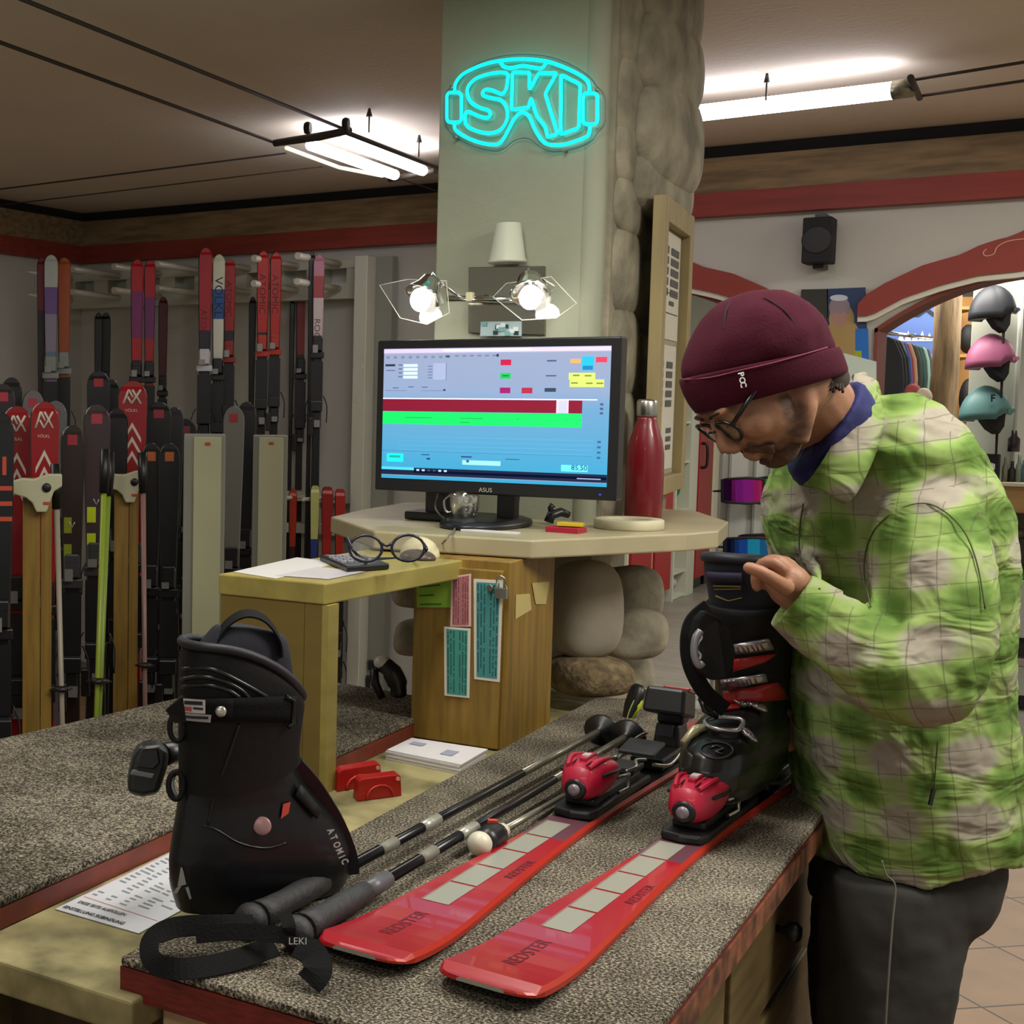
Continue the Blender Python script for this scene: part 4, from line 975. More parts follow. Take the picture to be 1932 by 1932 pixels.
# ---- boot 1: standing on the bench corner, heel towards the left
d1 = (OZ(655, 1697, ZB)-OZ(333, 1748, ZB)); d1.z = 0; d1.normalize(); n1 = V((d1.y, -d1.x, 0))   # n1 points to the camera side
T1 = 1.87
HB = OZ(333, 1748, ZB)
INS = n1*-.045
HI = HB+INS
def s_of(px, z):   # distance along the foot axis of the silhouette point seen at px
    # intersect the vertical plane through the heel along d1 with the pixel column
    r = ray(px, 1500); # x,y part only
    # HB + d1*s = k*r (xy)
    A = Matrix(((d1.x, -r.x), (d1.y, -r.y))); q = A.inverted() @ V((-HI.x, -HI.y)); return q[0]
rows = [ # z heel side, z toe side, L px, R px, half width
 (0, 0, 338, 640, .042), (.012, .012, 333, 652, .046), (.035, .03, 324, 661, .049), (.07, .06, 322, 662, .050), (.10, .085, 327, 650, .049), (.125, .11, 333, 628, .047),
 (.15, .135, 338, 600, .045), (.175, .16, 342, 572, .045), (.20, .19, 343, 553, .047), (.24, .22, 342, 552, .052), (.27, .245, 341, 556, .056), (.31, .262, 341, 562, .058), (.345, .272, 342, 562, .057), (.366, .28, 346, 556, .053)]
CA, SA = abs(d1.dot(RT)), abs(n1.dot(RT))
def bring(zl, zr, L, R, b, n=36, shrink=0):
    sl, sr = s_of(L, 0), s_of(R, 0); a = math.sqrt(((sr-sl)/2*CA)**2-(b*SA)**2)/CA-shrink; c = (sr+sl)/2; out = []
    for k in range(n):
        t_ = 2*PI*k/n; x = sup(math.cos(t_), .85)*a; y = sup(math.sin(t_), .8)*(b-shrink)
        u = (x/a+1)/2
        out.append(HB+d1*(c+x)+n1*(y+.0)+V((0, 0, zl+(zr-zl)*u**2.2+.002)))
    return out
b1 = thing('ski_boot', 'black rear-entry style ski boot standing upright on the corner of the near bench', 'ski boot', OZ(480, 1725, ZB))
mb = MB(); mb.loft([[p+INS for p in bring(*r)] for r in rows[:10]], 0); lower = mb
o = mb.build('shell', m_boot, b1, remesh=.0035, smooth=4); sf1 = Surf(mb)
mb = MB(); cuf = [(.165, .20, 340, 562, .049), (.19, .20, 340, 558, .0505), (.24, .22, 339, 557, .055), (.27, .245, 338, 560, .058), (.31, .262, 338, 563, .060), (.345, .272, 340, 565, .060), (.366, .28, 344, 560, .056)]
rg = [[p+INS for p in bring(*r)] for r in cuf]
rg += [[p+INS for p in bring(.360, .276, 344, 560, .056, shrink=.008)], [p+INS for p in bring(.30, .24, 344, 560, .056, shrink=.010)]]
mb.loft(rg, 0, caps=False); mb.build('cuff', m_bootmat, b1, sub=1); sfc = Surf(mb)
# rolled rim and liner
rim_ = [p+INS for p in bring(.367, .281, 344, 560, .056)]
MB().tube(rim_, .0065, 8, closed=True).build('padded_rim', mat('rim_navy', '191a22', .55), b1)
mb = MB(); lr = []
for (zl, zr, L, R, b) in ((.29, .24, 352, 552, .045), (.35, .29, 360, 548, .044), (.372, .335, 385, 541, .040), (.382, .358, 396, 535, .034), (.388, .37, 403, 530, .028), (.389, .374, 415, 522, .02)):
    lr.append([p+INS for p in bring(zl, zr, L, R, b)])
mb.loft(lr, 0); mb.build('liner', m_liner, b1, sub=1)
strap([P(402, 1222, 1.90), P(425, 1180, 1.90), P(462, 1158, 1.90), P(500, 1168, 1.905), P(527, 1205, 1.91), P(531, 1240, 1.91)], .022, b1, 'pull_loop', side=FW*.85+UP*.35)
# power strap band, plate, sticker, rivets
mb = MB(); decal(mb, sfc, ((345, 1318), (556, 1312), (556, 1362), (345, 1358)), .004, 14, 3)
decal(mb, sfc, ((343, 1318), (440, 1316), (436, 1352), (352, 1362)), .006, 6, 3)
mb.build('power_strap', mat('black_webbing', '17181a'), b1, solid=.003)
MB().prism([P(345, 1312, 1.80), P(312, 1340, 1.83), P(330, 1366, 1.83), P(352, 1362, 1.80)], FW*.012).build('strap_end', m_bootmat, b1, bev=.002)
mb = MB(); decal(mb, sfc, ((352, 1316), (391, 1318), (391, 1344), (352, 1342)), .0085, 4, 2, 0); decal(mb, sfc, ((350, 1343), (400, 1346), (398, 1360), (350, 1357)), .0083, 4, 2, 1)
for (x0, x1, y0, y1, m_) in ((357, 386, 1320, 1327, 2), (356, 368, 1331, 1339, 3), (371, 387, 1332, 1336, 2), (354, 394, 1348, 1353, 2)):
    decal(mb, sfc, ((x0, y0), (x1, y0+1), (x1, y1+1), (x0, y1)), .0092, 3, 1, m_)
mb.build('size_sticker', [mat('sticker_white', 'c9c5c4', .5), mat('sticker_grey', 'a2a0a0', .5), mat('ink_black', '222226'), mat('sticker_red', 'b04a4c', .5)], b1)
for (x, y, r_, c) in ((344, 1326, .006, '8a5a50'), (416, 1340, .0075, 'b9b6ac')):
    p = sfc.at(x, y, .006); nn = -p.normalized(); MB().lathe([(r_, 0), (r_, .003), (r_*.6, .005), (.001, .005)], p, nn, 16).build('rivet', mat('rivet_'+c, c, .3, .7), b1)
# piping lines on the cuff
for pts in (((345, 1282), (380, 1276), (420, 1284), (455, 1302), (470, 1318)), ((345, 1296), (390, 1292), (430, 1302), (452, 1316)), ((345, 1262), (400, 1262), (460, 1290), (505, 1316))):
    MB().tube(cat([sfc.at(x, y, .002) for x, y in pts], 4), .003, 6).build('cuff_piping', mat('piping', '1d1e22', .3), b1)
# D-ring buckle at the right
MB().tube([sfc.at(x, y, .006) for x, y in ((534, 1312), (548, 1320), (548, 1362), (538, 1370))], .003, 6).build('strap_buckle', mat('dark_metal', '35373a', .3, .8), b1)
# spine panel, seams, pivot, tab, side buckle loops
mb = MB()
for pts in (((452, 1366), (430, 1430), (405, 1500), (392, 1556)), ((345, 1552), (400, 1562), (450, 1590), (500, 1600), (540, 1590))):
    mb.tube(cat([Surf.at(sfc if y < 1500 else sf1, x, y, .0005) for x, y in pts], 5), .0018, 6)
mb.build('shell_seam', mat('seam', '090a0c', .4), b1)
p = sf1.at(494, 1558, .001); nn = -p.normalized()
MB().lathe([(.0125, 0), (.0125, .004), (.0105, .0055), (.001, .0055)], p, nn, 20).build('pivot_rivet', mat('pinkish_rivet', 'a88080', .4, .3), b1)
mb = MB(); decal(mb, sf1, ((532, 1516), (546, 1512), (542, 1534), (528, 1544)), .003, 3, 3); mb.build('orange_tab', mat('orange_red', 'b8402c'), b1)
mb = MB(); 
for q in (((342, 1636), (345, 1636), (352, 1668), (336, 1672)), ((350, 1674), (356, 1672), (362, 1694), (358, 1696)), ((334, 1674), (344, 1670), (336, 1684), (328, 1686))): decal(mb, sf1, q, .0015, 2, 3)
mb.build('heel_emblem', mat('pale_emblem', '9a9a9c', .4), b1)
for (cx, cy, rx, ry) in ((338, 1372, 14, 26), (336, 1482, 14, 26)):
    MB().tube([P(cx+rx*math.cos(a*PI/8)-4, cy+ry*math.sin(a*PI/8), 1.90) for a in range(16)], .004, 7, closed=True).build('buckle_loop', m_bootmat, b1)
# tongue strap with lettering over the instep
tp = [(553, 1452), (580, 1482), (606, 1520), (630, 1562), (650, 1612), (655, 1650)]
def tpos(x, y, e=0): 
    q = HB+INS+d1*s_of(x, 0); r = ray(x, y); k = (q.x*FW.x+q.y*FW.y)/(FW.x*FW.x+FW.y*FW.y+0) if False else None
    tt = (V((q.x, q.y, 0)).length)/(V((r.x, r.y, 0)).length); return r*(tt-e)
pts = [tpos(x-8, y, .02) for x, y in tp]
strap(pts, .046, b1, 'tongue_strap', m=mat('strap_gloss', '101114', .45), up=(-.55, .8, .15), th=.008)
mb = MB(); word = 'ATOMIC'
for i, ch in enumerate(word):
    x = 617+i*5.4-(i > 4)*1; y = 1566+(0, 12.5, 25, 37, 51, 57)[i]; p0 = tpos(x, y, .055); u = (tpos(x+9, y+21, .055)-p0).normalized(); v = (UP*.45+RT*.9).normalized(); v = (v-u*v.dot(u)).normalized()
    mb.text(ch, p0, u, v, .0135, 0, wx=.8, bold=.03)
mb.build('lettering', mat('white_print', 'd8d8d8'), b1)
mb = MB(); decal(mb, sf1, ((560, 1480), (600, 1530), (592, 1545), (552, 1500)), .006, 4, 2); mb.build('instep_guard', m_bootmat, b1, solid=.003)
MB().box(OZ(600, 1500, ZP+.006), (.03, .012, .006), rz=.4).build('buckle_tip', mat('pale_buckle', 'b5b08c', .3, .4), b1)

# ---- boot 2: held by the man, standing in the binding of the right ski
M2 = INFO[SK2.name]
b2 = thing('ski_boot', 'black and red ski boot with silver buckles held upright on the right ski', 'ski boot', M2 @ V((0, 1.05, .05)), M=M2 @ Matrix.Translation(V((0, .0, .045))))
def r2(z, f, b, w_, zf=0, n=32, k=.82):
    out = []
    for i in range(n):
        t_ = 2*PI*i/n; x = sup(math.cos(t_), k)*w_; y = sup(math.sin(t_), k)
        yy = (f+b)/2+y*(b-f)/2; fr = (1-y)/2
        out.append(V((x*(1-.12*max(0, (fr-.6))*(1 if z < .1 else 0)), yy, z+zf*fr)))
    return out
mb = MB(); mb.loft([[V((p.x*(1.12 if p.z < .105 else 1.04), p.y-.012*(1 if p.y < .95 else 0), p.z)) for p in q_] for q_ in [r2(0, .835, 1.18, .044), r2(.012, .822, 1.19, .050), r2(.03, .815, 1.195, .056), r2(.06, .818, 1.195, .059), r2(.085, .832, 1.195, .058), r2(.102, .865, 1.195, .054), r2(.118, .93, 1.19, .050), r2(.14, .98, 1.185, .048), r2(.17, .985, 1.18, .050), r2(.2, .98, 1.175, .052), r2(.225, .98, 1.17, .052)]], 0)
o = mb.build('shell', mat('boot2_shell', '0b0b0d', .3, coat=.3, spec=.4), b2, world=False, remesh=.0035, smooth=4)
lowv = [INFO[b2.name] @ p for p in mb.v]; sm_ = MB(); sm_.v = lowv; sm_.f = mb.f
c2 = MB(); c2.loft([r2(.16, .972, 1.188, .055, .02), r2(.20, .965, 1.185, .058, .01), r2(.25, .955, 1.178, .061), r2(.29, .945, 1.172, .065, -.01), r2(.32, .94, 1.165, .066, -.01), r2(.32, .95, 1.157, .058, -.01), r2(.25, .96, 1.15, .054)], 0, caps=False)
c2.build('cuff', m_bootmat, b2, world=False, sub=1)
b_ = len(sm_.v); sm_.v = sm_.v+[INFO[b2.name] @ p for p in c2.v]; sm_.f = sm_.f+[[b_+i for i in f] for f in c2.f]
sf2 = Surf(sm_)
l2 = MB(); l2.loft([r2(.26, .965, 1.15, .056), r2(.32, .95, 1.15, .060, .01), r2(.35, .935, 1.145, .065, .01), r2(.366, .928, 1.14, .066, .02), r2(.374, .938, 1.132, .058, .02), r2(.34, .96, 1.12, .048, .01), r2(.28, .97, 1.12, .044, .0)], 0, caps=False)
l2.build('liner', m_liner, b2, world=False, sub=1)
MB().tube(r2(.372, .932, 1.138, .062, .02, n=28), .009, 8, closed=True).build('padded_rim', mat('rim_navy', '191a22'), b2, world=False)
l2.v = [INFO[b2.name] @ p for p in l2.v]; sfl = Surf(l2)
mb = MB()
for q in (((1338, 1078), (1400, 1080), (1400, 1096), (1342, 1094)),): decal(mb, sfl, q, .004, 5, 2)
mb.build('liner_cushion', mat('cushion_violet', '2a2440', .7), b2, solid=.006)
mb = MB(); 
for q in (((1347, 1103), (1398, 1104), (1398, 1107), (1347, 1106)), ((1349, 1110), (1398, 1109), (1398, 1111), (1349, 1112)), ((1352, 1122), (1375, 1132), (1374, 1134), (1351, 1125)), ((1375, 1132), (1400, 1126), (1400, 1128), (1375, 1134))): decal(mb, sfl, q, .002, 6, 1)
mb.build('liner_piping', mat('olive_piping', '8c8440', .6), b2)
def dpart(name, quads, m, e=.003, solid=.004, nu=8, nv=3):
    mb = MB()
    for q in quads: decal(mb, sf2, q, e, nu, nv)
    return mb.build(name, m, b2, solid=solid)
m_bred = mat('boot_red', '9c0a10', .4, coat=.3)
dpart('red_panel', [((1384, 1243), (1462, 1232), (1440, 1248), (1384, 1266))], m_bred, nu=8)
dpart('red_panel', [((1368, 1304), (1462, 1286), (1482, 1318), (1370, 1328))], m_bred, .0045)
dpart('red_panel', [((1372, 1326), (1402, 1322), (1396, 1338), (1358, 1344))], m_bred)
m_buck = mat('buckle_silver', 'b0aeb0', .28, .85)
def buckle(q, teeth=6, e=.008):
    o = dpart('buckle', [q], m_buck, e, .006)
    mb = MB()
    for k in range(teeth):
        u = .12+.7*k/teeth
        a = [q[0][i]*(1-u)+q[1][i]*u for i in (0, 1)]; b = [q[3][i]*(1-u)+q[2][i]*u for i in (0, 1)]
        mb.tube([sf2.at(a[0], a[1]+2, e+.004), sf2.at(b[0], b[1]-2, e+.004)], .0016, 5)
    mb.build('ladder_teeth', mat('teeth_dark', '6c5c60', .4, .6), o)
buckle(((1386, 1212), (1444, 1202), (1450, 1222), (1390, 1230)), 6)
buckle(((1366, 1280), (1436, 1268), (1440, 1282), (1370, 1296)), 8)
buckle(((1386, 1320), (1436, 1336), (1440, 1348), (1394, 1330)), 5)
buckle(((1392, 1376), (1412, 1390), (1420, 1404), (1400, 1392)), 4)
# toe buckle frame
MB().tube(cat([sf2.at(x, y, .010) for x, y in ((1332, 1372), (1352, 1364), (1395, 1366), (1398, 1378), (1385, 1388), (1345, 1384))], 3, True), .004, 6, closed=True).build('toe_buckle_frame', m_buck, b2)
MB().tube([P(1330, 1372, 2.33), P(1312, 1376, 2.32), P(1288, 1402, 2.31)], [.007, .008, .005], 8).build('buckle_lever', mat('pale_buckle', 'b5b08c'), b2)
MB().tube([P(1344, 1338, 2.35), P(1322, 1320, 2.34), P(1330, 1340, 2.33), P(1352, 1352, 2.34)], .005, 8).build('buckle_lever', mat('dark_metal', '35373a'), b2)
# big flap of the tongue with grey emblem ring on the left side, strap behind
fl = [(1330, 1150), (1358, 1168), (1378, 1190), (1388, 1225), (1386, 1255), (1370, 1280), (1345, 1285), (1322, 1270), (1308, 1240), (1306, 1200), (1314, 1168)]
MB().prism([P(x, y, 2.26+.0006*abs(x-1345)) for x, y in fl], FW*.02).build('tongue_flap', m_bootmat, b2, bev=.005)
MB().tube(cat([P(x, y, 2.255) for x, y in ((1322, 1190), (1312, 1205), (1310, 1235), (1318, 1255), (1326, 1250))], 4), .006, 8).build('flap_emblem', mat('emblem_grey', '8a8a90', .35, .5), b2)
MB().tube(cat([P(x, y, 2.255) for x, y in ((1318, 1188), (1324, 1202), (1318, 1212), (1314, 1225), (1322, 1236), (1318, 1246))], 3), .002, 6).build('flap_emblem', mat('emblem_light', 'c4c4c8', .3, .5), b2)
strap([P(1336, 1146, 2.33), P(1308, 1172, 2.32), P(1299, 1210, 2.31), P(1304, 1255, 2.30), P(1326, 1300, 2.30), P(1352, 1326, 2.31), P(1368, 1338, 2.32)], .026, b2, 'hanging_strap', up=(.5, -.8, .0), th=.006)
# toe cap emblem
mb = MB(); mb.tube([sf2.at(1352+30*math.cos(a*PI/10), 1416+15*math.sin(a*PI/10), .0015) for a in range(20)], .0016, 6, closed=True)
mb.build('toe_emblem_ring', mat('toe_ring', '34353a', .25), b2)
mb = MB(); mb.tube([sf2.at(x, y, .002) for x, y in ((1340, 1412), (1352, 1408), (1364, 1414), (1350, 1420), (1362, 1424))], .002, 6); mb.build('toe_emblem', mat('toe_ring', '34353a'), b2)
# ================================================================ the man
m_skin = mat('skin', '9a6f54', .55, var=.12, vs_=12, bump=.08, bs=180)
m_skin.node_tree.nodes['Principled BSDF'].inputs['Subsurface Weight'].default_value = .08
man = thing('person', 'man in burgundy beanie and green plaid shirt bending over the held boot', 'person', P(1650, 2440, 2.5))
HT = 2.2
f_ = RT*-.62+UP*-.78; h_ = RT*-.78+UP*.62; l_ = -FW          # forward, up and near side of the head
HO = P(1423, 718, HT)
def H(f, l, h): return HO+f_*f+l_*l+h_*h
RH = Matrix((tuple(f_), tuple(l_), tuple(h_))).transposed()
def head_solid():
    mb = MB()
    mb.ell(H(-.018, 0, .015), (.080, .070, .074), RH)
    mb.ell(H(.03, 0, -.035), (.060, .060, .082), RH)
    mb.ell(H(.062, 0, -.098), (.030, .032, .021), RH)
    mb.ell(H(.02, 0, -.075), (.055, .050, .035), RH)
    mb.ell(H(-.035, 0, -.055), (.062, .060, .055), RH)
    for s in (-1, 1):
        mb.tube([H(-.03, s*.052, -.035), H(.0, s*.048, -.072), H(.045, s*.032, -.1)], [.018, .018, .018], 10)
        mb.ell(H(.058, s*.036, -.032), (.030, .022, .026), RH)
        mb.ell(H(.078, s*.030, .002), (.014, .016, .012), RH)
        mb.ell(H(.080, s*.028, .020), (.014, .024, .009), RH)
        mb.ell(H(.103, s*.011, -.040), (.012, .009, .009), RH)
    mb.tube([H(.086, 0, .012), H(.098, 0, -.010), H(.108, 0, -.026), H(.112, 0, -.037)], [.009, .010, .012, .012], 10)
    mb.ell(H(.084, 0, -.062), (.014, .026, .014), RH)
    mb.ell(H(.096, 0, -.066), (.007, .020, .0055), RH); mb.ell(H(.094, 0, -.077), (.007, .017, .0055), RH)
    return mb
body = head_solid()
# neck, trunk core, arms, legs (mostly inside the clothes)
body.tube([H(-.045, 0, -.03), P(1560, 800, 2.27), P(1600, 860, 2.34)], [.062, .06, .065], 16)
body.tube([P(1600, 860, 2.36), P(1650, 960, 2.42), P(1680, 1200, 2.44), P(1690, 1500, 2.45), P(1690, 1650, 2.46)], [.07, .14, .13, .125, .12], 16)
body.tube([P(1690, 930, 2.36), P(1745, 1010, 2.27)], [.07, .06], 12)
NA = [P(1745, 1010, 2.26), P(1765, 1150, 2.20), P(1760, 1290, 2.17), P(1640, 1225, 2.15), P(1520, 1140, 2.18), P(1500, 1122, 2.19)]
body.tube(NA, [.05, .046, .038, .036, .027, .027], 12)
FA = [P(1640, 930, 2.55), P(1600, 1060, 2.66), P(1575, 1220, 2.70), P(1530, 1330, 2.60), P(1505, 1370, 2.54)]
body.tube([P(1660, 930, 2.44)]+FA, [.07, .055, .045, .038, .028, .026], 12)
for t_, dx in ((2.40, 0), (2.60, -12)):
    body.tube([P(1700+dx, 1640, t_), P(1680+dx, 1850, t_), P(1672+dx, 2150, t_), P(1672+dx, 2390, t_)], [.085, .07, .05, .035], 12)
# near hand: palm, four fingers hooked over the liner edge, thumb along the near side
def finger(mb, pts, r0, r1):
    n = len(pts); mb.tube(cat(pts, 3), [r0+(r1-r0)*i/((n-1)*3) for i in range((n-1)*3+1)], 10)
    mb.ell(pts[-1], (r1, r1, r1), nu=10, nv=8)
body.tube([P(1512, 1132, 2.19), P(1492, 1108, 2.19), P(1474, 1086, 2.19)], [.028, .034, .030], 12)
body.ell(P(1485, 1098, 2.185), (.034, .030, .030))
for k in range(4):
    t_ = 2.165+.019*k; dy = (0, -5, -3, 4)[k]; x0 = (1462, 1472, 1482, 1490)[k]; L_ = (1, 1.1, 1.05, .85)[k]
    finger(body, [P(x0+18, 1078+dy, t_), P(x0-2, 1062+dy, t_), P(x0-24*L_, 1064+dy, t_+.012), P(x0-36*L_, 1086+dy, t_+.02), P(x0-34*L_, 1108+dy, t_+.025)], .0105, .0085)
finger(body, [P(1488, 1112, 2.150), P(1462, 1096, 2.135), P(1436, 1080, 2.13), P(1412, 1071, 2.135)], .0135, .0095)
# far hand closed round the back of the boot
body.ell(P(1500, 1378, 2.53), (.03, .034, .034))
for k in range(4):
    y0 = 1346+k*20; finger(body, [P(1508, y0, 2.55), P(1494, y0-4, 2.50), P(1482, y0, 2.47), P(1474, y0+4, 2.45)], .0095, .0085)
finger(body, [P(1500, 1400, 2.50), P(1488, 1410, 2.47), P(1478, 1402, 2.45)], .011, .009)
nt = m_skin.node_tree; bs_ = nt.nodes['Principled BSDF']; src = bs_.inputs['Base Color'].links[0].from_socket
tcn = nt.nodes.new('ShaderNodeTexCoord'); acc = None; org = INFO[man.name].translation
nzz = nt.nodes.new('ShaderNodeTexNoise'); nzz.inputs['Scale'].default_value = 90; nt.links.new(tcn.outputs['Object'], nzz.inputs[0])
for (f0, l0, h0, r0_) in [(f1, s*l1, h1, r1) for s in (-1, 1) for f1, l1, h1, r1 in ((.016, .052, -.040, .018), (.019, .052, -.060, .026), (.030, .046, -.082, .032), (.058, .034, -.098, .034), (.090, .018, -.057, .014), (.078, .030, -.074, .018))]+[(.085, 0, -.095, .03)]:
    d_ = nt.nodes.new('ShaderNodeVectorMath'); d_.operation = 'DISTANCE'; d_.inputs[1].default_value = tuple(H(f0, l0, h0)-org); nt.links.new(tcn.outputs['Object'], d_.inputs[0])
    r_n = nt.nodes.new('ShaderNodeMapRange'); r_n.interpolation_type = 'SMOOTHSTEP'; r_n.inputs['From Min'].default_value = r0_; r_n.inputs['From Max'].default_value = r0_*.45; nt.links.new(d_.outputs['Value'], r_n.inputs['Value'])
    if acc is None: acc = r_n.outputs[0]
    else:
        mm = nt.nodes.new('ShaderNodeMath'); mm.operation = 'MAXIMUM'; nt.links.new(acc, mm.inputs[0]); nt.links.new(r_n.outputs[0], mm.inputs[1]); acc = mm.outputs[0]
ml = nt.nodes.new('ShaderNodeMath'); ml.operation = 'MULTIPLY_ADD'; ml.inputs[1].default_value = .75; ml.inputs[2].default_value = 0; nt.links.new(acc, ml.inputs[0])
mm = nt.nodes.new('ShaderNodeMath'); mm.operation = 'MULTIPLY'; nt.links.new(ml.outputs[0], mm.inputs[0])
ad = nt.nodes.new('ShaderNodeMath'); ad.inputs[1].default_value = .55; nt.links.new(nzz.outputs[0], ad.inputs[0]); nt.links.new(ad.outputs[0], mm.inputs[1])
mxs = nt.nodes.new('ShaderNodeMix'); mxs.data_type = 'RGBA'; nt.links.new(mm.outputs[0], mxs.inputs[0]); nt.links.new(src, mxs.inputs[6]); mxs.inputs[7].default_value = (*lin('3f2a1c'), 1); nt.links.new(mxs.outputs[2], bs_.inputs['Base Color'])
bo = body.build('body', m_skin, man, remesh=.0042, smooth=5)
# face details
for s in (-1, 1): MB().tube(cat([H(.085, s*.020, -.002), H(.0925, s*.030, -.004), H(.088, s*.042, -.001)], 3), .0014, 5).build('eyelashes', mat('lash', '20140e', .7), man)
for s in (-1, 1): MB().tube(cat([H(.094, s*.014, .020), H(.094, s*.028, .026), H(.086, s*.044, .022)], 4), [.002]+[.0032]*7+[.0015], 6, flat=.7).build('eyebrow', mat('brow_brown', '3a2618', .9), man)
beard = MB()
beard.ell(H(.058, 0, -.100), (.034, .036, .022), RH); beard.ell(H(.030, 0, -.090), (.040, .040, .026), RH)
for s in (-1, 1):
    beard.tube([H(.094, s*.004, -.056), H(.088, s*.022, -.062), H(.074, s*.033, -.080)], [.006, .0065, .010], 8)
beard.ell(H(.086, 0, -.090), (.010, .012, .007), RH)
beard.build('beard', mat('beard_brown', '553c2b', .95, var=.25, vs_=60, bump=.6, bs=260), man, remesh=.003, smooth=2)
hair = MB(); hair.ell(P(1572, 715, 2.2), (.022, .06, .024)); hair.tube([H(-.01, .0775, .0), H(-.012, .073, -.03)], [.012, .006], 8)
for k in range(6): hair.tube(cat([P(1560+k*4, 712+k*2, 2.155+.004*k), P(1568+k*4, 722, 2.15+.004*k), P(1560+k*6, 732+(k % 3)*4, 2.15)], 3), .0022, 5)
hair.build('hair', mat('hair_brown', '2c1c12', .85), man)
# glasses
g = MB()
g.tube([H(.02, .078, .012), H(.06, .074, .010), H(.098, .066, .004)], .0036, 6)
m_gl = mat('glasses_black', '0c0c0e', .25)
gm = g.build('glasses_temple', m_gl, man)
for s in (-1, 1):
    c = [H(.100-.006*abs(math.cos(a*PI/10)), s*(.034+.027*math.cos(a*PI/10)), -.006+.021*math.sin(a*PI/10)) for a in range(20)]
    MB().tube(c, .0030, 6, closed=True).build('glasses_rim', m_gl, man)
    MB().prism(c, f_*.0008).build('glasses_lens', glassy('spectacle_lens', 'ffffff', .12), man)
MB().tube([H(.103, -.008, .0), H(.108, 0, .004), H(.103, .008, .0)], .002, 6).build('glasses_bridge', m_gl, man)
# beanie
def cring(L, R, hd, t_=HT, n=36, dt=0):
    a, b = P(L[0], L[1], t_+dt), P(R[0], R[1], t_+dt); c = (a+b)/2; u = (b-a)/2
    return [c+u*math.cos(2*PI*k/n)+FW*(hd*math.sin(2*PI*k/n)) for k in range(n)]
m_bean = mat('burgundy_knit', '400c1f', .9, bump=.12, bs=200, spec=.2)
cap_ = MB(); cap_.loft([cring(*a) for a in (((1305, 740), (1575, 682), .088), ((1290, 708), (1566, 650), .095), ((1294, 680), (1560, 634), .098), ((1308, 640), (1552, 615), .096), ((1330, 600), (1530, 586), .086), ((1362, 570), (1505, 566), .066), ((1400, 554), (1478, 554), .040), ((1425, 549), (1460, 550), .012))], 0)
cap_.build('beanie', m_bean, man, sub=1, disp=[('CLOUDS', .06, .016)])
br_ = MB(); br_.loft([cring(*a) for a in (((1318, 780), (1588, 704), .083), ((1306, 766), (1592, 702), .090), ((1294, 742), (1588, 690), .095), ((1286, 716), (1576, 660), .099), ((1290, 710), (1568, 652), .096), ((1312, 735), (1556, 680), .086))], 0, caps=False)
o = br_.build('beanie_brim', m_bean, man, sub=1); sfb = Surf(br_)
mb = MB().tube(cat([sfb.at(x, y, .0008) for x, y in ((1290, 716), (1340, 712), (1400, 698), (1460, 684), (1520, 668), (1560, 656))], 5), .0012, 5); mb.build('brim_seam', mat('seam_rose', '7a3048', .8), man)
sfc_ = Surf(cap_)
for pts in (((1378, 566), (1368, 590), (1366, 625)), ((1442, 560), (1480, 585), (1500, 612))): MB().tube(cat([sfc_.at(x, y, -.001) for x, y in pts], 4), .0016, 5).build('crown_crease', mat('crease_dark', '24060f', .9), man)  # shade of the crown's fold creases put in as dark lines
mb = MB()
for (ch, x, y) in (('P', 1392, 702), ('O', 1394, 711), ('C', 1396, 720)):
    mb.text(ch, sfb.at(x, y, .006), (UP*-1+RT*.22), (RT+UP*.22), .0125, 0, bold=.03, ext=.001)
mb.build('lettering', mat('white_print', 'd8d8d8'), man)
# neck tube
bf = MB()
bf.loft([cring(*a) for a in (((1500, 872), (1600, 728), .066, 2.25), ((1498, 890), (1608, 716), .075, 2.26), ((1508, 912), (1620, 722), .080, 2.28), ((1522, 918), (1638, 760), .084, 2.30), ((1545, 925), (1660, 800), .080, 2.34))], 0)
bf.build('neck_tube', mat('blue_fleece', '14185c', .8, var=.5, vs_=14, bump=.3, bs=40), man, sub=1, disp=[('CLOUDS', .03, .008)])

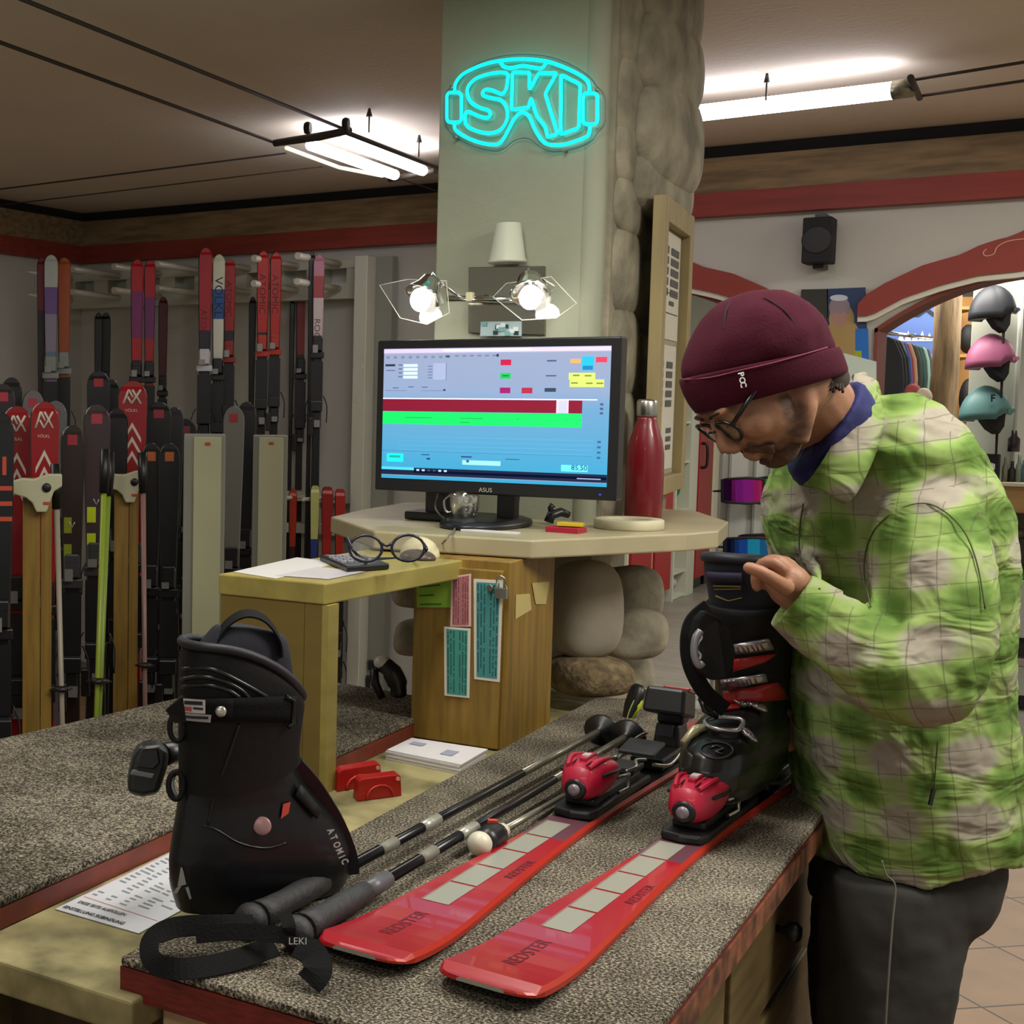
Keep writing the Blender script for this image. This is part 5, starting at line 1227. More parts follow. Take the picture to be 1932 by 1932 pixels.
# ---- plaid shirt
def plaid():
    m = bpy.data.materials.new('green_plaid'); m.use_nodes = True; nt = m.node_tree; b = nt.nodes['Principled BSDF']; N = nt.nodes.new; L = nt.links.new
    b.inputs['Roughness'].default_value = .85; b.inputs['Specular IOR Level'].default_value = .15
    tc = N('ShaderNodeTexCoord'); mp = N('ShaderNodeMapping'); mp.inputs['Rotation'].default_value = (0, .12, math.radians(35.75)); L(tc.outputs['Object'], mp.inputs[0])
    nz_ = N('ShaderNodeTexNoise'); nz_.inputs['Scale'].default_value = 5; L(mp.outputs[0], nz_.inputs[0])
    va = N('ShaderNodeVectorMath'); va.operation = 'MULTIPLY_ADD'; va.inputs[1].default_value = (.035, .035, .035); L(nz_.outputs['Color'], va.inputs[0]); L(mp.outputs[0], va.inputs[2])
    sp = N('ShaderNodeSeparateXYZ'); L(va.outputs[0], sp.inputs[0])
    def mth(op, a, b_=None, c=None):
        n = N('ShaderNodeMath'); n.operation = op
        for i, x in enumerate((a, b_, c)):
            if x is None: continue
            if isinstance(x, (int, float)): n.inputs[i].default_value = x
            else: L(x, n.inputs[i])
        return n.outputs[0]
    X = mth('ADD', sp.outputs[0], mth('MULTIPLY', sp.outputs[1], .6)); Z_ = sp.outputs[2]
    def band(v, per, ph):
        n = N('ShaderNodeMapRange'); n.interpolation_type = 'SMOOTHSTEP'; n.inputs['From Min'].default_value = -.75; n.inputs['From Max'].default_value = .65
        L(mth('SINE', mth('MULTIPLY_ADD', v, 2*PI/per, ph)), n.inputs['Value']); return n.outputs[0]
    fac = mth('ADD', mth('MULTIPLY', band(Z_, .105, .8), .5), mth('MULTIPLY', band(X, .12, 1.2), .42))
    n2 = N('ShaderNodeTexNoise'); n2.inputs['Scale'].default_value = 16; n2.inputs['Detail'].default_value = 4; L(mp.outputs[0], n2.inputs[0])
    fac = mth('ADD', fac, mth('MULTIPLY_ADD', n2.outputs[0], .8, -.36))
    cr = N('ShaderNodeValToRGB'); L(fac, cr.inputs[0]); e = cr.color_ramp.elements
    e[0].position = .10; e[0].color = (*lin('918a7c'), 1); e[1].position = .95; e[1].color = (*lin('587434'), 1)
    for p_, c_ in ((.33, '92937a'), (.50, '869a5a'), (.72, '748e4a')): x = e.new(p_); x.color = (*lin(c_), 1)
    def line(v, per, w_, ph=0):
        return mth('GREATER_THAN', mth('SINE', mth('MULTIPLY_ADD', v, 2*PI/per, ph)), math.cos(PI*w_))
    ln = mth('MAXIMUM', line(Z_, .035, .055, .3), line(X, .040, .05, 1.0))
    ln2 = mth('MULTIPLY', ln, mth('GREATER_THAN', n2.outputs[0], .42))
    mx = N('ShaderNodeMix'); mx.data_type = 'RGBA'; L(mth('MULTIPLY', ln2, .5), mx.inputs[0]); L(cr.outputs[0], mx.inputs[6]); mx.inputs[7].default_value = (*lin('4c4c38'), 1)
    L(mx.outputs[2], b.inputs['Base Color'])
    # cloth creases
    n3 = N('ShaderNodeTexNoise'); n3.inputs['Scale'].default_value = 9; n3.inputs['Detail'].default_value = 2; n3.inputs['Distortion'].default_value = 1.2
    m3 = N('ShaderNodeMapping'); m3.inputs['Scale'].default_value = (1, 1, 1.9); m3.inputs['Rotation'].default_value = (.5, .6, 0); L(tc.outputs['Object'], m3.inputs[0]); L(m3.outputs[0], n3.inputs[0])
    bp = N('ShaderNodeBump'); bp.inputs['Strength'].default_value = .55; bp.inputs['Distance'].default_value = .03; L(n3.outputs[0], bp.inputs['Height']); L(bp.outputs[0], b.inputs['Normal'])
    return m
m_plaid = plaid()
def tring(y, L, R, t_, hd, n=40, k=.9, hem=None):
    c = P((L+R)/2, y, t_); a = (R-L)/2*t_/F; out = []
    for i in range(n):
        th = 2*PI*i/n; p = c+RT*(sup(math.cos(th), k)*a)+FW*(sup(math.sin(th), k)*hd)
        if hem: p = p+UP*hem(math.cos(th))
        out.append(p)
    return out
sh = MB()
hemf = lambda c: (-.012 if c < -.2 else .018 if c < .6 else .008)
T = [(1612, 1556, 1876, 2.43, .19, hemf), (1550, 1540, 1882, 2.43, .20, None), (1450, 1523, 1884, 2.43, .20, None), (1380, 1512, 1874, 2.43, .20, None), (1300, 1507, 1862, 2.43, .20, None), (1200, 1500, 1862, 2.42, .205, None), (1100, 1490, 1868, 2.42, .21, None), (1040, 1478, 1870, 2.41, .21, None), (980, 1470, 1860, 2.40, .21, None), (920, 1474, 1840, 2.39, .205, None), (860, 1500, 1808, 2.37, .19, None), (810, 1545, 1775, 2.36, .155, None), (775, 1580, 1738, 2.35, .12, None), (750, 1605, 1700, 2.34, .09, None)]
sh.loft([tring(y, L, R, t_, hd, hem=hm) for y, L, R, t_, hd, hm in T], 0)
sl = cat([P(1715, 945, 2.30), P(1745, 1000, 2.23), P(1760, 1090, 2.17), P(1764, 1200, 2.13), P(1748, 1282, 2.115), P(1685, 1268, 2.11), P(1610, 1215, 2.13), P(1545, 1168, 2.175), P(1502, 1140, 2.19)], 3)
rad = [.075, .088, .088, .084, .074, .068, .06, .054, .045]
rr_ = []
for i in range(len(sl)): k = i/3; j = min(7, int(k)); rr_.append(rad[j]+(rad[j+1]-rad[j])*(k-j))
sh.tube(sl, rr_, 20)
sf_ = cat([P(1660, 935, 2.50), P(1620, 1060, 2.62), P(1590, 1200, 2.66), P(1548, 1310, 2.60)], 3)
sh.tube(sf_, [.08, .08, .078, .075, .072, .068, .065, .06, .056, .052], 16)
# folds gathered in the crook of the elbow, over the sleeve and across the back
sfs = Surf(sh)
for pts, r_ in ((((1672, 1196), (1700, 1250), (1745, 1320), (1790, 1350)), .013), (((1668, 1200), (1680, 1260), (1705, 1335)), .012), (((1660, 1200), (1640, 1250), (1650, 1300)), .012), (((1655, 1196), (1610, 1215), (1585, 1260)), .011),
      (((1680, 1192), (1740, 1215), (1820, 1270), (1845, 1300)), .013), (((1680, 1185), (1750, 1175), (1835, 1130)), .012), (((1648, 1185), (1600, 1160), (1560, 1145)), .010), (((1662, 1110), (1720, 1070), (1780, 1045), (1835, 1075)), .011),
      (((1650, 1020), (1645, 1090), (1655, 1165)), .010), (((1650, 1010), (1690, 965), (1750, 945), (1810, 985), (1845, 1060), (1855, 1140)), .008), (((1600, 860), (1680, 850), (1770, 880)), .010), (((1680, 800), (1740, 830), (1800, 890)), .010),
      (((1500, 960), (1515, 1040), (1560, 1110)), .012), (((1530, 930), (1560, 1010), (1620, 1080)), .012), (((1640, 910), (1600, 960), (1560, 1000)), .010), (((1530, 1320), (1600, 1370), (1700, 1400), (1800, 1390)), .012), (((1540, 1440), (1640, 1470), (1740, 1450)), .010), (((1860, 1400), (1820, 1480), (1760, 1540)), .012), (((1870, 1470), (1840, 1530), (1790, 1580)), .010), (((1560, 1560), (1640, 1580), (1740, 1560)), .008)):
    pp = cat([sfs.at(x, y, -r_*.45) for x, y in pts], 5); n0 = len(pp)
    sh.tube(pp, [r_*(.35+.65*math.sin(PI*min(1, max(0, i/(n0-1))))) for i in range(n0)], 8)
sho = sh.build('shirt', m_plaid, man, remesh=.006, smooth=2, disp=[('CLOUDS', .09, .014), ('CLOUDS', .03, .007)])
sfh = Surf(sh)
for nm, pts, r_ in (('sleeve_seam', ((1640, 1150), (1636, 1070), (1652, 1005), (1700, 962), (1755, 955), (1812, 995), (1842, 1060), (1854, 1150)), .0011), ('side_vent', ((1768, 1395), (1764, 1440), (1762, 1490)), .0012), ('placket', ((1520, 950), (1512, 1010), (1520, 1070), (1545, 1115)), .0014)):
    MB().tube(cat([sfh.at(x, y, .0045) for x, y in pts], 5), r_, 6).build(nm, mat('seam_moss', '3f4a26', .9), man)
# cuff and collar
ax = (P(1478, 1122, 2.195)-P(1540, 1165, 2.18)).normalized(); ca, cb_, _ = frame(ax)
def cuffring(c, r): return [c+ca*r*math.cos(2*PI*k/24)+cb_*r*math.sin(2*PI*k/24) for k in range(24)]
c0, c1 = P(1545, 1168, 2.18), P(1492, 1132, 2.192)
MB().loft([cuffring(c0, .056), cuffring(c0.lerp(c1, .5), .054), cuffring(c1, .050), cuffring(c1+ax*.002, .045), cuffring(c0.lerp(c1, .5), .043)], 0, caps=False).build('shirt_cuff', m_plaid, man, sub=1, disp=[('CLOUDS', .05, .006)])
inn = [(1612, 706, 2.30), (1600, 760, 2.235), (1575, 830, 2.20), (1535, 895, 2.20), (1515, 915, 2.24)]
out = [(1655, 722, 2.33), (1668, 790, 2.24), (1645, 870, 2.19), (1600, 948, 2.19), (1560, 925, 2.22)]
ci, co_ = cat([P(*a) for a in inn], 4), cat([P(*a) for a in out], 4); g_ = []
n_ = len(ci)
for j in range(5):
    v = j/4
    for i in range(n_): g_.append(ci[i].lerp(co_[i], v)-FW*(.012*math.sin(PI*v)))
MB().add(g_, [(j*n_+i, j*n_+i+1, (j+1)*n_+i+1, (j+1)*n_+i) for j in range(4) for i in range(n_-1)], 0, True).build('shirt_collar', m_plaid, man, solid=.004)
MB().tube(cat([P(1614, 712, 2.31), P(1630, 708, 2.40), P(1622, 716, 2.50)], 4), .006, 8).build('collar_back', m_plaid, man)
mb = MB().prism([P(1757, 1488, 2.232), P(1763, 1490, 2.232), P(1756, 1520, 2.232), P(1750, 1518, 2.232)], FW*-.004); mb.build('side_label', m_black, man)
# ---- trousers and shoes
m_pants = mat('charcoal_twill', '2b2a27', .85, var=.2, vs_=8, bump=.25, bs=14)
pt = MB()
pt.loft([tring(y, L, R, t_, hd) for y, L, R, t_, hd in ((1560, 1575, 1862, 2.44, .16), (1620, 1562, 1856, 2.44, .17), (1680, 1556, 1838, 2.44, .175), (1720, 1560, 1815, 2.44, .17))], 0)
for t_, dx, yo in ((2.36, 0, 0), (2.56, -16, -20)):
    pt.loft([tring(y+yo, L+dx, R+dx, t_, hd) for y, L, R, hd in ((1650, 1566, 1846, .10), (1700, 1562, 1830, .105), (1760, 1560, 1806, .105), (1850, 1557, 1788, .10), (1950, 1558, 1772, .095), (2100, 1570, 1770, .085), (2300, 1580, 1765, .08), (2440, 1580, 1770, .08))], 0)
pt.build('trousers', m_pants, man, remesh=.009, smooth=4, disp=[('CLOUDS', .09, .018)])
mb = MB().tube(cat([P(1664, 1624, 2.258), P(1672, 1650, 2.256), P(1689, 1672, 2.252), P(1684, 1740, 2.252), P(1676, 1850, 2.255), P(1670, 1950, 2.262)], 6), .0016, 5)
mb.build('side_seam', mat('seam_grey', '6b6a60', .8), man)
for t_, dx in ((2.36, 0), (2.56, -16)):
    c = P(1672+dx, 2450, t_); c.z = FLOOR
    mb = MB(); dr = V((-.95, -.3, 0)).normalized(); sd = V((-dr.y, dr.x, 0))
    rg = []
    for z, a0, a1, w__ in ((.001, -.12, .17, .045), (.02, -.125, .18, .05), (.05, -.12, .165, .047), (.08, -.11, .10, .042), (.11, -.10, .03, .04)):
        rg.append([c+dr*((a0+a1)/2+math.cos(2*PI*k/20)*(a1-a0)/2)+sd*(w__*math.sin(2*PI*k/20))+V((0, 0, z)) for k in range(20)])
    mb.loft(rg, 0); mb.build('shoe', mat('shoe_brown', '2e2620', .6), man, sub=1)
# ================================================================ ski racks on the left
def seg_mats(cols): return [mat('skic_'+c, c, .35) for c in cols]
def rack_ski(px, top, t_, wpx, tail_z, segs, label, group, lean=0.0, facing=None, binding=.52, bcol='17171a', bcol2=None, deco=None, wt=None, rnd=.06, name='ski', txt=None, rot=0.0):
    """a ski on a rack: tip at pixel (px, top), distance t_; tail at height tail_z; segs = [(fraction from tip, colour)]"""
    p = P(px, top, t_); L = (p.z-tail_z)
    yaw = math.atan2(p.x, p.y)*1.0 if facing is None else facing   # turned to the open side of the rack
    fw = V((math.sin(yaw), math.cos(yaw), 0)); right = V((fw.y, -fw.x, 0))
    if rot: fw, right = fw*math.cos(rot)+right*math.sin(rot), right*math.cos(rot)-fw*math.sin(rot)
    down = (V((0, 0, -1))+right*lean).normalized(); X_ = -right; Z_ = X_.cross(down)
    M = Matrix(((X_.x, down.x, Z_.x, p.x), (X_.y, down.y, Z_.y, p.y), (X_.z, down.z, Z_.z, p.z), (0, 0, 0, 1)))
    t = thing(name, label, 'ski', p, M=M, group=group)
    w_ = wt or wpx*t_/F
    bands = []; cols = [segs[0][1]]
    for k, (fr, c) in enumerate(segs):
        if k == 0: continue
        e = segs[k+1][0] if k+1 < len(segs) else .99
        bands.append((round(fr*L, 4), round(e*L, 4), 3+k)); cols.append(c)
    mb = ski_mesh(L, w_, w_*.68, w_*.88, .014, -.0, .05, rnd, bands)
    dm = ['d8cdb4', '1a1a1a']
    ms = [mat('skic_'+cols[0], cols[0], .35), mat('ski_edge', '3a3636', .3, .5), m_base, mat('tip_rim', 'a89c98', .35, .4)]+[mat('skic_'+c, c, .35) for c in cols[1:]]
    if deco: deco(mb, w_, ms, L)
    if txt:
        ms.append(mat('skic_'+txt[4], txt[4], .5)); deco_text(mb, txt[0], .28*w_, txt[2]*L, txt[3]*w_, len(ms)-1, flip=1, wx=1.15)
    mb.build('ski_body', ms, t, world=False)
    if binding:
        wb = w_*(1.45 if t_ > 6.5 else 1.12)
        s = binding*L; m = mat('bind_'+bcol, bcol, .35); m2 = mat('bind_'+(bcol2 or bcol), bcol2 or bcol, .35)
        k = MB(); k.box((0, s, .035), (wb*.62, .075, .045), taper=.75); k.box((0, s+.05, .03), (wb*.8, .03, .02)); k.box((0, s-.03, .048), (wb*.5, .03, .02)); k.build('toe_piece', m2, t, world=False, bev=.004)
        k = MB(); k.box((0, s+.36, .045), (wb*.6, .09, .07), taper=.7); k.box((0, s+.30, .075), (wb*.7, .05, .04)); k.box((wb*.32, s+.40, .09), (wb*.3, .09, .03)); k.build('heel_piece', m, t, world=False, bev=.004)
        k = MB(); k.box((0, s+.18, .022), (wb*.7, .2, .012))
        for g in (-1, 1): k.tube(cat([V((g*wb*.4, s+.25, .02)), V((g*wb*.62, s+.30, .03)), V((g*wb*.6, s+.38, .05))], 3), .003, 5)
        k.build('brake', m_black, t, world=False)
        mg_ = mat('bind_grey', '8c8c88', .35, .4); k = MB(); rz_ = (px*7 % 5)*.004
        k.box((wb*.12, s+.02, .062), (wb*.30, .022+rz_, .006)); k.build('toe_badge', mg_, t, world=False)
        k = MB(); k.box((-wb*.05, s+.385, .084), (wb*.34, .018+rz_, .006)); k.build('heel_badge', mg_, t, world=False)
    return t
def chev(cols_='d8c8bc', s0=.145):
    def f(mb, w_, ms, L):
        ms.append(mat('skic_'+cols_, cols_, .5)); m = len(ms)-1
        for k in range(3):
            s = s0+k*.05
            for g in (-1, 1):
                a, b = V((0, s, mb.top(s))), V((g*w_*.30, s+.055, mb.top(s+.055)))
                mb.quad(a, V((a.x, a.y+.018, a.z)), V((b.x, b.y+.018, b.z)), b, m) if g > 0 else mb.quad(a, b, V((b.x, b.y+.018, b.z)), V((a.x, a.y+.018, a.z)), m)
        z = mb.top(0)+.001
        for (x0, y0, x1, y1) in ((-.28, .030, .02, .080), (.0, .030, -.28, .080), (-.02, .058, .12, .030), (.12, .030, .30, .080), (.02, .080, .16, .055)):
            mb.tube([V((x0*w_, y0, z)), V((x1*w_, y1, z))], w_*.04, 4, m)
        mb.text('VÖLKL', V((w_*.24, .108, mb.top(.2))), V((-1, 0, 0)), V((0, -1, 0)), w_*.14, m, .0005)
    return f
def mark(c='b03040'):
    def f(mb, w_, ms, L):
        ms.append(mat('skic_'+c, c, .5)); deco_quad(mb, -w_*.2, .030, w_*.2, .062, len(ms)-1)
    return f
def marks2(c='b03040', c2='a8c41c', s=.33, n=2):
    g = mark(c)
    def f(mb, w_, ms, L):
        g(mb, w_, ms, L); ms.append(mat('skic_'+c2, c2, .5)); m = len(ms)-1
        for k in range(n): deco_quad(mb, w_*.02, s+k*.085, w_*.34, s+k*.085+.05, m)
        ms.append(mat('skic_c0c0b0', 'c0c0b0', .5)); m = len(ms)-1
        mb.tube([V((-.008, .305, mb.top(.3))), V((0, .322, mb.top(.3))), V((.010, .303, mb.top(.3)))], .002, 4, m)
    return f
G1 = 'rental skis standing in the floor racks'
fl = [ # px, top, depth, width px, segs, label, deco, binding
 (2, 778, 3.85, 50, [(0, '101214')], 'black ski with orange bars at the left border of the picture, front rack', None, .6),
 (32, 766, 4.45, 56, [(0, '8c0c14')], 'red chevron ski half covered by the other red one, leftmost post', chev(), .62),
 (84, 758, 4.30, 56, [(0, '960c14')], 'red chevron ski standing above the left white clamp', chev(), .62),
 (137, 802, 4.45, 46, [(0, '2a1c18'), (.28, '241814'), (.7, '141210')], 'dark brown ski with two dull yellow squares right of the left post', marks2('a02430', '8c9418', .29), .5),
 (183, 763, 4.55, 52, [(0, '3c2c30'), (.28, '34262a'), (.62, '141214')], 'plum-brown ski with two bright yellow squares beside the right yellow post', marks2('a83444', 'c4d80c', .33), .52),
 (250, 719, 5.0, 56, [(0, '960c14')], 'tallest red chevron ski, above the right white clamp', chev(), .62),
 (6, 724, 5.0, 46, [(0, '2a2226')], 'dark plum ski tip at the left border behind the front row', mark(), .5),
 (22, 712, 5.3, 40, [(0, '121214')], 'black ski tip behind the left red skis', None, .5),
 (62, 736, 5.2, 42, [(0, '6c6a6c')], 'grey ski tip with red mark above the left red ski', mark(), .5),
 (104, 756, 5.2, 46, [(0, '66666a')], 'grey ski tip with faint mark right of the red skis', mark('904050'), .5),
 (186, 700, 5.6, 44, [(0, '1c1c20')], 'charcoal ski tip with red mark standing tall behind the plum-brown ski', mark('b03040'), .5),
 (212, 716, 5.7, 30, [(0, '141416')], 'slim black ski right behind the tall charcoal tip', None, .5),
 (222, 770, 5.0, 40, [(0, '121214')], 'black ski left of the tallest red chevron ski', None, .5),
 (300, 758, 5.4, 48, [(0, '1a1a1e')], 'charcoal ski with red mark right of the tallest red ski', mark('a03040'), .5),
 (330, 768, 5.9, 34, [(0, '2a2a2c')], 'dark grey ski tip behind the charcoal ski near the white box', None, .5),
 (350, 790, 6.0, 44, [(0, '1c1a20')], 'blackish ski tip with pink mark above the left white box', mark('904050'), .5),
 (286, 836, 4.95, 40, [(0, '0e0e10')], 'short black ski with orange mark, left of the close pair', mark('b8622c'), .55),
 (320, 836, 4.9, 42, [(0, '0e0e10')], 'short black ski with orange mark, right of the close pair', mark('b8622c'), .55),
 (441, 766, 5.35, 42, [(0, '74746c'), (.55, '5c5c58')], 'light grey ski with red mark between the two white boxes', mark('a03038'), .62),
 (466, 758, 5.8, 36, [(0, '161618')], 'black ski edge behind the light grey ski', None, .6),
]
for (px, top, t_, w_, segs, lb, dc, bd) in fl:
    if px == 2:
        def dc(mb, w2, ms, L):
            ms.append(mat('skic_c04830', 'c04830', .5))
            for k in range(3): deco_quad(mb, -w2*.42, .20+k*.042, w2*.1, .212+k*.042, len(ms)-1)
            deco_quad(mb, -w2*.2, .12, -w2*.05, .17, len(ms)-1)
    rack_ski(px, top, t_, w_, FLOOR+.06, segs, lb, G1, deco=dc, binding=bd*.62, bcol2='3a3a3e' if px in (183, 137) else None)

# hanging skis on the wall rail
G2 = 'skis hanging from the white peg rail'
TL = -1.15
hg = [
 (78, 486, 7.15, 16, [(0, '6c1024'), (.2, '1a1216')], 'narrow crimson ski tip at the left end of the peg rail', None, 0),
 (96, 481, 7.0, 27, [(0, 'b4bcb0'), (.12, '6c4c8c'), (.22, '8c8494'), (.36, '5c7c94'), (.46, '9c6cac'), (.6, '5c3c6c'), (.8, '2a2030')], 'white-tipped ski with purple and blue pattern hanging on the peg rail', None, .5),
 (121, 486, 7.1, 25, [(0, 'a84c10'), (.4, 'c86418'), (.7, '7c4010')], 'orange ski hanging beside the purple patterned one', None, .46),
 (259, 490, 7.2, 24, [(0, 'b01020'), (.12, '7c2060'), (.3, 'b0101c'), (.55, '6c0c14')], 'red ski with purple print, left of the pair on the peg rail', None, .52),
 (283, 491, 7.2, 22, [(0, 'a80e1c'), (.14, '6c2060'), (.3, 'a8101c'), (.55, '640c14')], 'red ski with purple print, right of the pair on the peg rail', None, .52),
 (308, 560, 7.6, 18, [(0, '5c0c12'), (.4, '3c080c')], 'dark red ski behind the red pair', None, .45),
 (200, 590, 7.6, 18, [(0, '0e0e10'), (.3, '140c0e')], 'black ski behind the purple pair, farther one', None, .3),
 (186, 590, 7.5, 16, [(0, '101012')], 'black ski left of the farther black one', None, .35),
 (388, 468, 7.0, 26, [(0, '9c1420'), (.30, '0c1c34'), (.46, '0c84c4'), (.8, '0c3c64')], 'ski with red upper and bright blue lower half on the peg rail', None, .48),
 (413, 480, 7.05, 24, [(0, 'c8c8ac'), (.13, '1c4c84'), (.24, 'd0d0bc'), (.42, '101820')], 'white and blue lettered ski hanging beside the red and blue one', None, .52),
 (434, 489, 7.1, 22, [(0, '981010'), (.27, '141010')], 'red over black ski third from the left in the middle group', None, .36),
 (497, 474, 7.1, 23, [(0, 'b41c10'), (.30, '1a1214')], 'red over black lettered ski, left of the matched pair on the rail', None, .36),
 (521, 476, 7.1, 22, [(0, 'b41c10'), (.30, '1a1214')], 'red over black lettered ski, right of the matched pair on the rail', None, .34),
 (477, 560, 7.4, 14, [(0, '121214')], 'thin black ski edge left of the matched red pair', None, 0),
 (602, 480, 6.95, 22, [(0, 'b47484'), (.08, '9c3838'), (.16, 'c8b8b4'), (.32, '101012')], 'pink and white lettered ski hanging near the white upright', None, .34),
 (589, 474, 7.0, 12, [(0, '0e0e10')], 'black ski edge just left of the pink and white ski', None, 0),
 (570, 545, 7.5, 20, [(0, '8c1010'), (.28, '0e0e10')], 'red over black ski behind the pink and white ski', None, .34),
 (646, 520, 7.5, 20, [(0, 'a01c14'), (.30, '1a1418')], 'red over black lettered ski hanging close to the white upright', None, .38),
 (663, 540, 7.55, 10, [(0, '8c1814'), (.2, '1a1418')], 'sliver of a red ski against the white upright', None, 0),
 (552, 560, 7.5, 10, [(0, '0e0e10')], 'thin black ski edge left of the red ski behind', None, 0),
]
for (px, top, t_, w_, segs, lb, dc, bd) in hg:
    tx = {497: ('ATOMIC', .22, .06, .75, '3c0c0c'), 521: ('ATOMIC', .22, .06, .75, '3c0c0c'), 434: ('ATOMIC', .2, .06, .7, '4c0808'), 646: ('ATOMIC', .22, .07, .7, '4c0c0c'), 413: ('VOLKL', .25, .06, .9, '141c2c'), 388: ('ATOMIC', .22, .16, .6, '5c0c10'), 602: ('ROCKS', .25, .17, .7, '5c3440')}.get(px)
    bc = {388: 'c4c4c4', 96: '8c948c', 121: '8c948c', 434: '8c1c1c', 497: 'b4301c', 521: 'b4301c'}.get(px, '17171a')
    segs = [(f*.72, c) for f, c in segs]
    rack_ski(px, top, t_, w_, TL, segs, lb, G2, deco=dc, binding=(bd and .24+(bd-.34)*.35), rnd=.05, txt=tx, bcol2=bc)
# lower small skis
G3 = 'short skis on the lower peg rail'
for (px, top, t_, w_, segs, lb, tz) in (
 (553, 922, 7.2, 16, [(0, 'a83018'), (.3, '3c1418'), (.5, '141416')], 'short red ski at the left end of the lower peg rail', -1.45),
 (594, 916, 7.0, 18, [(0, 'b0b46c'), (.25, '28387c'), (.6, '14203c')], 'short yellow-tipped blue ski on the lower peg rail', -1.5),
 (618, 918, 7.1, 22, [(0, '9c1c14'), (.25, 'a82814'), (.5, '141416')], 'short red ski in the middle of the lower peg rail', -1.5),
 (642, 922, 7.1, 20, [(0, 'a42414'), (.45, '1a1416')], 'short red ski near the upright on the lower peg rail', -1.5),
 (700, 905, 7.3, 14, [(0, '141416'), (.1, '8c1c14'), (.4, '141416')], 'narrow red and black ski right of the white upright', -1.42),
 (640, 1040, 7.3, 20, [(0, '141416'), (.6, '8c1c18'), (.85, '5c1414')], 'black ski with red tail seen below the raised desk, left of two', -1.56),
 (708, 1060, 7.3, 18, [(0, '141416'), (.55, '8c1c18'), (.85, '5c1414')], 'black ski with red tail seen below the raised desk, right of the upright', -1.38)):
    rack_ski(px, top, t_, w_, tz, segs, lb, G3, binding=.42, rnd=.04)
# white gloves-like shell between the tails: pair of white binding covers
t = thing('peg_rail', 'long white peg rail on the back wall from which the skis hang', 'ski rack', OY(400, 570, 6.62))
y0 = 6.62
x0, x1 = OY(128, 575, y0).x, OY(668, 560, y0).x; zt, zm1, zm2, zb = .695, .655, .60, .50
MB().bb((x0, y0, zm1), (x1, YL-.001, zt)).build('rail_board', m_white, t)
MB().bb((x0, y0, zb), (x1, YL-.001, zm2-.02)).build('rail_board', m_white, t)
for k in range(9):
    x = x0+(x1-x0)*k/8; MB().bb((x-.05, y0+.01, zm2-.02), (x+.05, YL-.001, zm1)).build('rail_web', m_white, t)
m_peg = mat('peg_metal', 'dcd8c4', .35, .2)
for px in (180, 300, 450, 505, 565, 610, 365, 250, 120+20):
    pass
for (bx, ty) in ((105, 0), (195, 0), (272, 0), (352, 0), (395+45, 0), (530, 0), (610, 0)):
    for zz_ in (.675, .55):
        b_ = OY(bx+30, 500, y0); a_ = V((b_.x-.0, y0, zz_)); c_ = a_+V((-.015, -.42, .01))
        MB().cyl(a_, c_, .017, n=10).build('peg', m_peg, t)
t = thing('rack_upright', 'tall white upright board at the right end of the peg rail', 'ski rack upright', OY(676, 1300, 6.55))
a, b_ = OY(664, 900, 6.52).x, OY(688, 900, 6.52).x
MB().bb((a, 6.50, FLOOR), (b_, 6.60, .70)).build('upright_board', m_white, t, bev=.004)
MB().bb((a+.01, 6.60, FLOOR), (b_+.09, 6.66, .70)).build('side_board', mat('grey_lacquer', '8f9084', .5), t)
MB().prism([V((a-.03, 6.49, FLOOR)), V((b_+.05, 6.49, FLOOR)), V((b_, 6.49, FLOOR+.12)), V((a, 6.49, FLOOR+.12))], V((0, .10, 0))).build('foot', m_white, t)
for (dx, z) in ((.01, -.02), (.01, -.9), (.03, .15)): MB().lathe([(.008, 0), (.008, .004)], (a+.03+dx, 6.499, z), V((0, -1, 0)), 10).build('screw', m_peg, t)
t = thing('lower_peg_rail', 'short lower white rail with pegs left of the upright', 'ski rack', OY(600, 960, 6.62))
x0, x1 = OY(538, 945, 6.60).x, OY(664, 945, 6.60).x; z_ = OY(600, 937, 6.60).z
MB().bb((x0, 6.62, z_-.03), (x1, YL-.001, z_+.02)).build('rail_board', m_white, t); MB().bb((x0, 6.62, z_-.20), (x1, YL-.001, z_-.15)).build('rail_board', m_white, t)
for k in range(3):
    x = x0+(x1-x0)*(k+.4)/3; MB().cyl((x, 6.62, z_), (x-.015, 6.25, z_+.01), .010, n=8).build('peg', m_peg, t)

